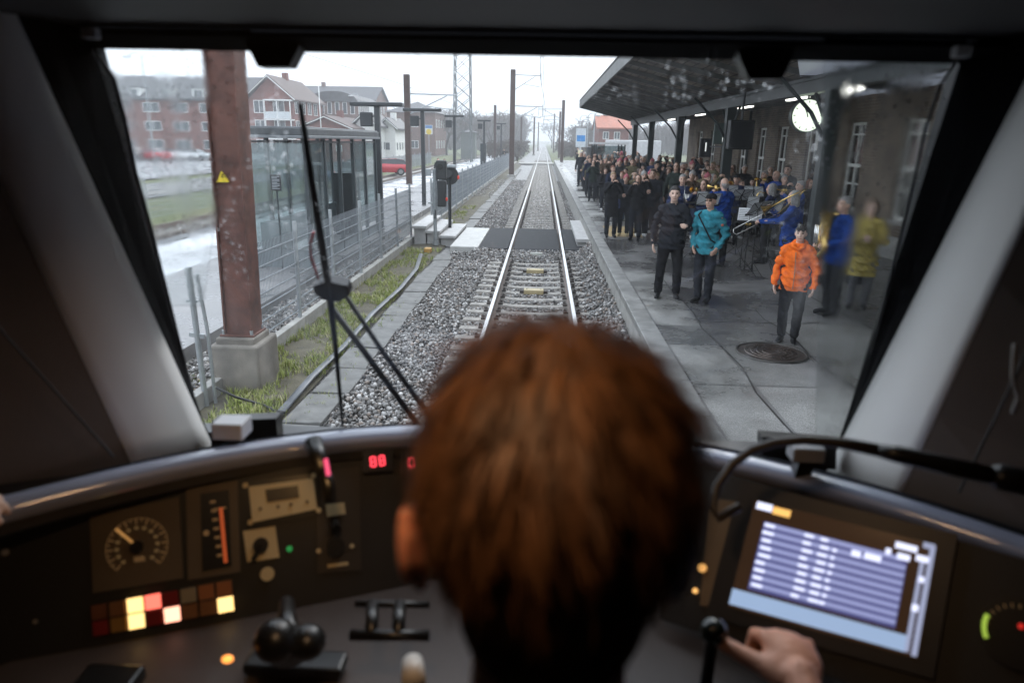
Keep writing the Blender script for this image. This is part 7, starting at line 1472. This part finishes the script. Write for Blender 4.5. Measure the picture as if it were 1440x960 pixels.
# hair: thousands of thin locks laid over the skull
def hair_mat():
    m = bpy.data.materials.new('driver_hair'); m.use_nodes = True; nt = m.node_tree; b = nt.nodes['Principled BSDF']; b.inputs['Roughness'].default_value = .55; b.inputs['Specular IOR Level'].default_value = .3
    at_ = nd(nt, 'ShaderNodeAttribute'); at_.attribute_name = 'tone'; cr = nd(nt, 'ShaderNodeValToRGB'); e = cr.color_ramp.elements; e[0].color = (.020, .010, .005, 1); e[1].color = (.19, .088, .038, 1); x_ = e.new(.5); x_.color = (.085, .038, .016, 1); nt.links.new(at_.outputs['Fac'], cr.inputs[0]); nt.links.new(cr.outputs[0], b.inputs['Base Color']); return m
def locks(n, seed=1):
    rs = np.random.RandomState(seed); V = []; F = []; T = []; c0 = np.array(L_(0, .0, .012)); A_ = np.array((.088, .106, .110)); crown = np.array((.012, .01, .112))
    def shape(d): k = 1+.20*max(0, -d[2])-.0; return d*A_*np.array((k*(1+.05*(1-abs(d[2]))), k, 1))
    def ok(d):
        if d[2] < -.86 or (d[1] > .35 and d[2] < .3): return False
        return not (abs(d[0]) > .70 and -.66 < d[2] < -.14 and abs(d[1]+.02) < .32)
    cl = []
    while len(cl) < 4200:
        d = rs.normal(size=3); d /= np.linalg.norm(d)
        if ok(d): cl.append(d)
    cl = np.array(cl); par = []
    for d in cl:
        p = shape(d); q = p-crown; t_ = q-np.dot(q, d)*d; t_ /= np.linalg.norm(t_)+1e-6; t_ = t_+np.cross(d, t_)*(.30+rs.normal()*.32)+rs.normal(size=3)*.16; t_ /= np.linalg.norm(t_)
        L = (.048 if d[2] > -.1 else .032)*rs.uniform(.75, 1.3); lift = rs.uniform(.12, .50) if d[2] > .3 else rs.uniform(.02, .20)
        par.append((p, t_, L, lift, np.clip(.45+.22*math.sin(math.atan2(q[0], q[1]+1e-3)*9+3*d[2])+rs.normal()*.10, 0, 1)))
    k = 0
    while k < n:
        d = rs.normal(size=3); d /= np.linalg.norm(d)
        if not ok(d): continue
        ci = int(np.argmax(cl@d)); p0, td, L, lift, tn = par[ci]; p = shape(d)*.975; L = L*rs.uniform(.8, 1.15)
        dirv = td+d*(lift+rs.uniform(-.08, .12))+rs.normal(size=3)*.07; dirv /= np.linalg.norm(dirv); pos = p.copy(); pl_2 = [p]; tip = p0+(td+cl[ci]*lift)/np.linalg.norm(td+cl[ci]*lift)*L
        for j in range(5):
            pos = pos+dirv*L/5; dirv = dirv+np.array((0, 0, -.16))-d*.10; nrm = pos/A_; r_ = np.linalg.norm(nrm)
            if r_ < 1.0: pos = pos/r_*1.0
            dirv /= np.linalg.norm(dirv); w_ = ((j+1)/5)**1.5*.55; pl_2.append(pos*(1-w_)+(tip+(pos-p0-(pos-p0)))*0*w_+(pos+(tip-pos)*.38)*w_)
        w = .0008*rs.uniform(.7, 1.5); s_ = np.cross(dirv, d); s_ /= (np.linalg.norm(s_)+1e-6); a = len(V); tv = np.clip(tn+rs.normal()*.10, 0, 1)
        for j, pp_ in enumerate(pl_2): ww = w*(1-.75*j/5); V += [tuple(c0+pp_-s_*ww), tuple(c0+pp_+s_*ww)]; T += [tv*(.75+.05*j)]*2
        F += [(a+2*j, a+2*j+1, a+2*j+3, a+2*j+2) for j in range(5)]; k += 1
    me = bpy.data.meshes.new('hair'); me.from_pydata(V, [], F); at_ = me.attributes.new('tone', 'FLOAT', 'POINT'); at_.data.foreach_set('value', np.array(T, np.float32)); me.polygons.foreach_set('use_smooth', [True]*len(F)); return me
me = locks(34000); me.materials.append(hair_mat()); ho_ = bpy.data.objects.new('hair', me); COL.objects.link(ho_); ho_.parent = drv
b = MB(); b.ell(L_(0, -.012, .02), (.083, .098, .108), 24, 16); b.ell(L_(0, -.045, -.06), (.068, .052, .075), 16, 12); co, fs = remesh(b, .008, 1); mesh_obj('under_hair', [(co, fs, 0)], [mat('hair_base', (.05, .02, .008), .8, 0, .3, 90)], drv)
# driver seat
st_ = thing('driver_chair', 'dark driver chair under the seated driver', 'chair', (HC.x, HC.y-.05, 1.2)); b = MB(); b.bbox(-.26, .26, -.20, .35, .55, .68, .04); b.build('seat', M_side, st_); b = MB(); b.bbox(-.22, .22, -.26, -.16, .66, 1.02, .04); b.build('backrest', M_side, st_); b = MB(); b.cyl((0, .05, 0), (0, .05, .56), .09, n=16); b.build('pedestal', M_blk, st_)
# companion standing at the side of the driver: only the fingertips resting on the desk edge come into the picture
p = Vector((-1.06, .42, 1.2)); sc_ = 1.72/1.75; tip = ondep(24, 690, 1.155); x = Vector((.75, .64, -.10)).normalized(); wr = tip-x*.15; el_ = wr-x*.26
def tl2(w): d = (w-p)/sc_; return (d.x, -d.y, d.z)      # turned half round: local x = -world x; mirrored once more for that arm
POSES['rest'] = ((tl2(el_), tl2(wr)), 'relaxed')
co_ = person('companion standing beside the driver, only fingertips on the desk edge in view', p, math.pi, 1.72, 'down', 'rest', 'charcoal', None, 'black', 'short', 'dark', M_skin2, 'thin', 'black', True, seed=40)
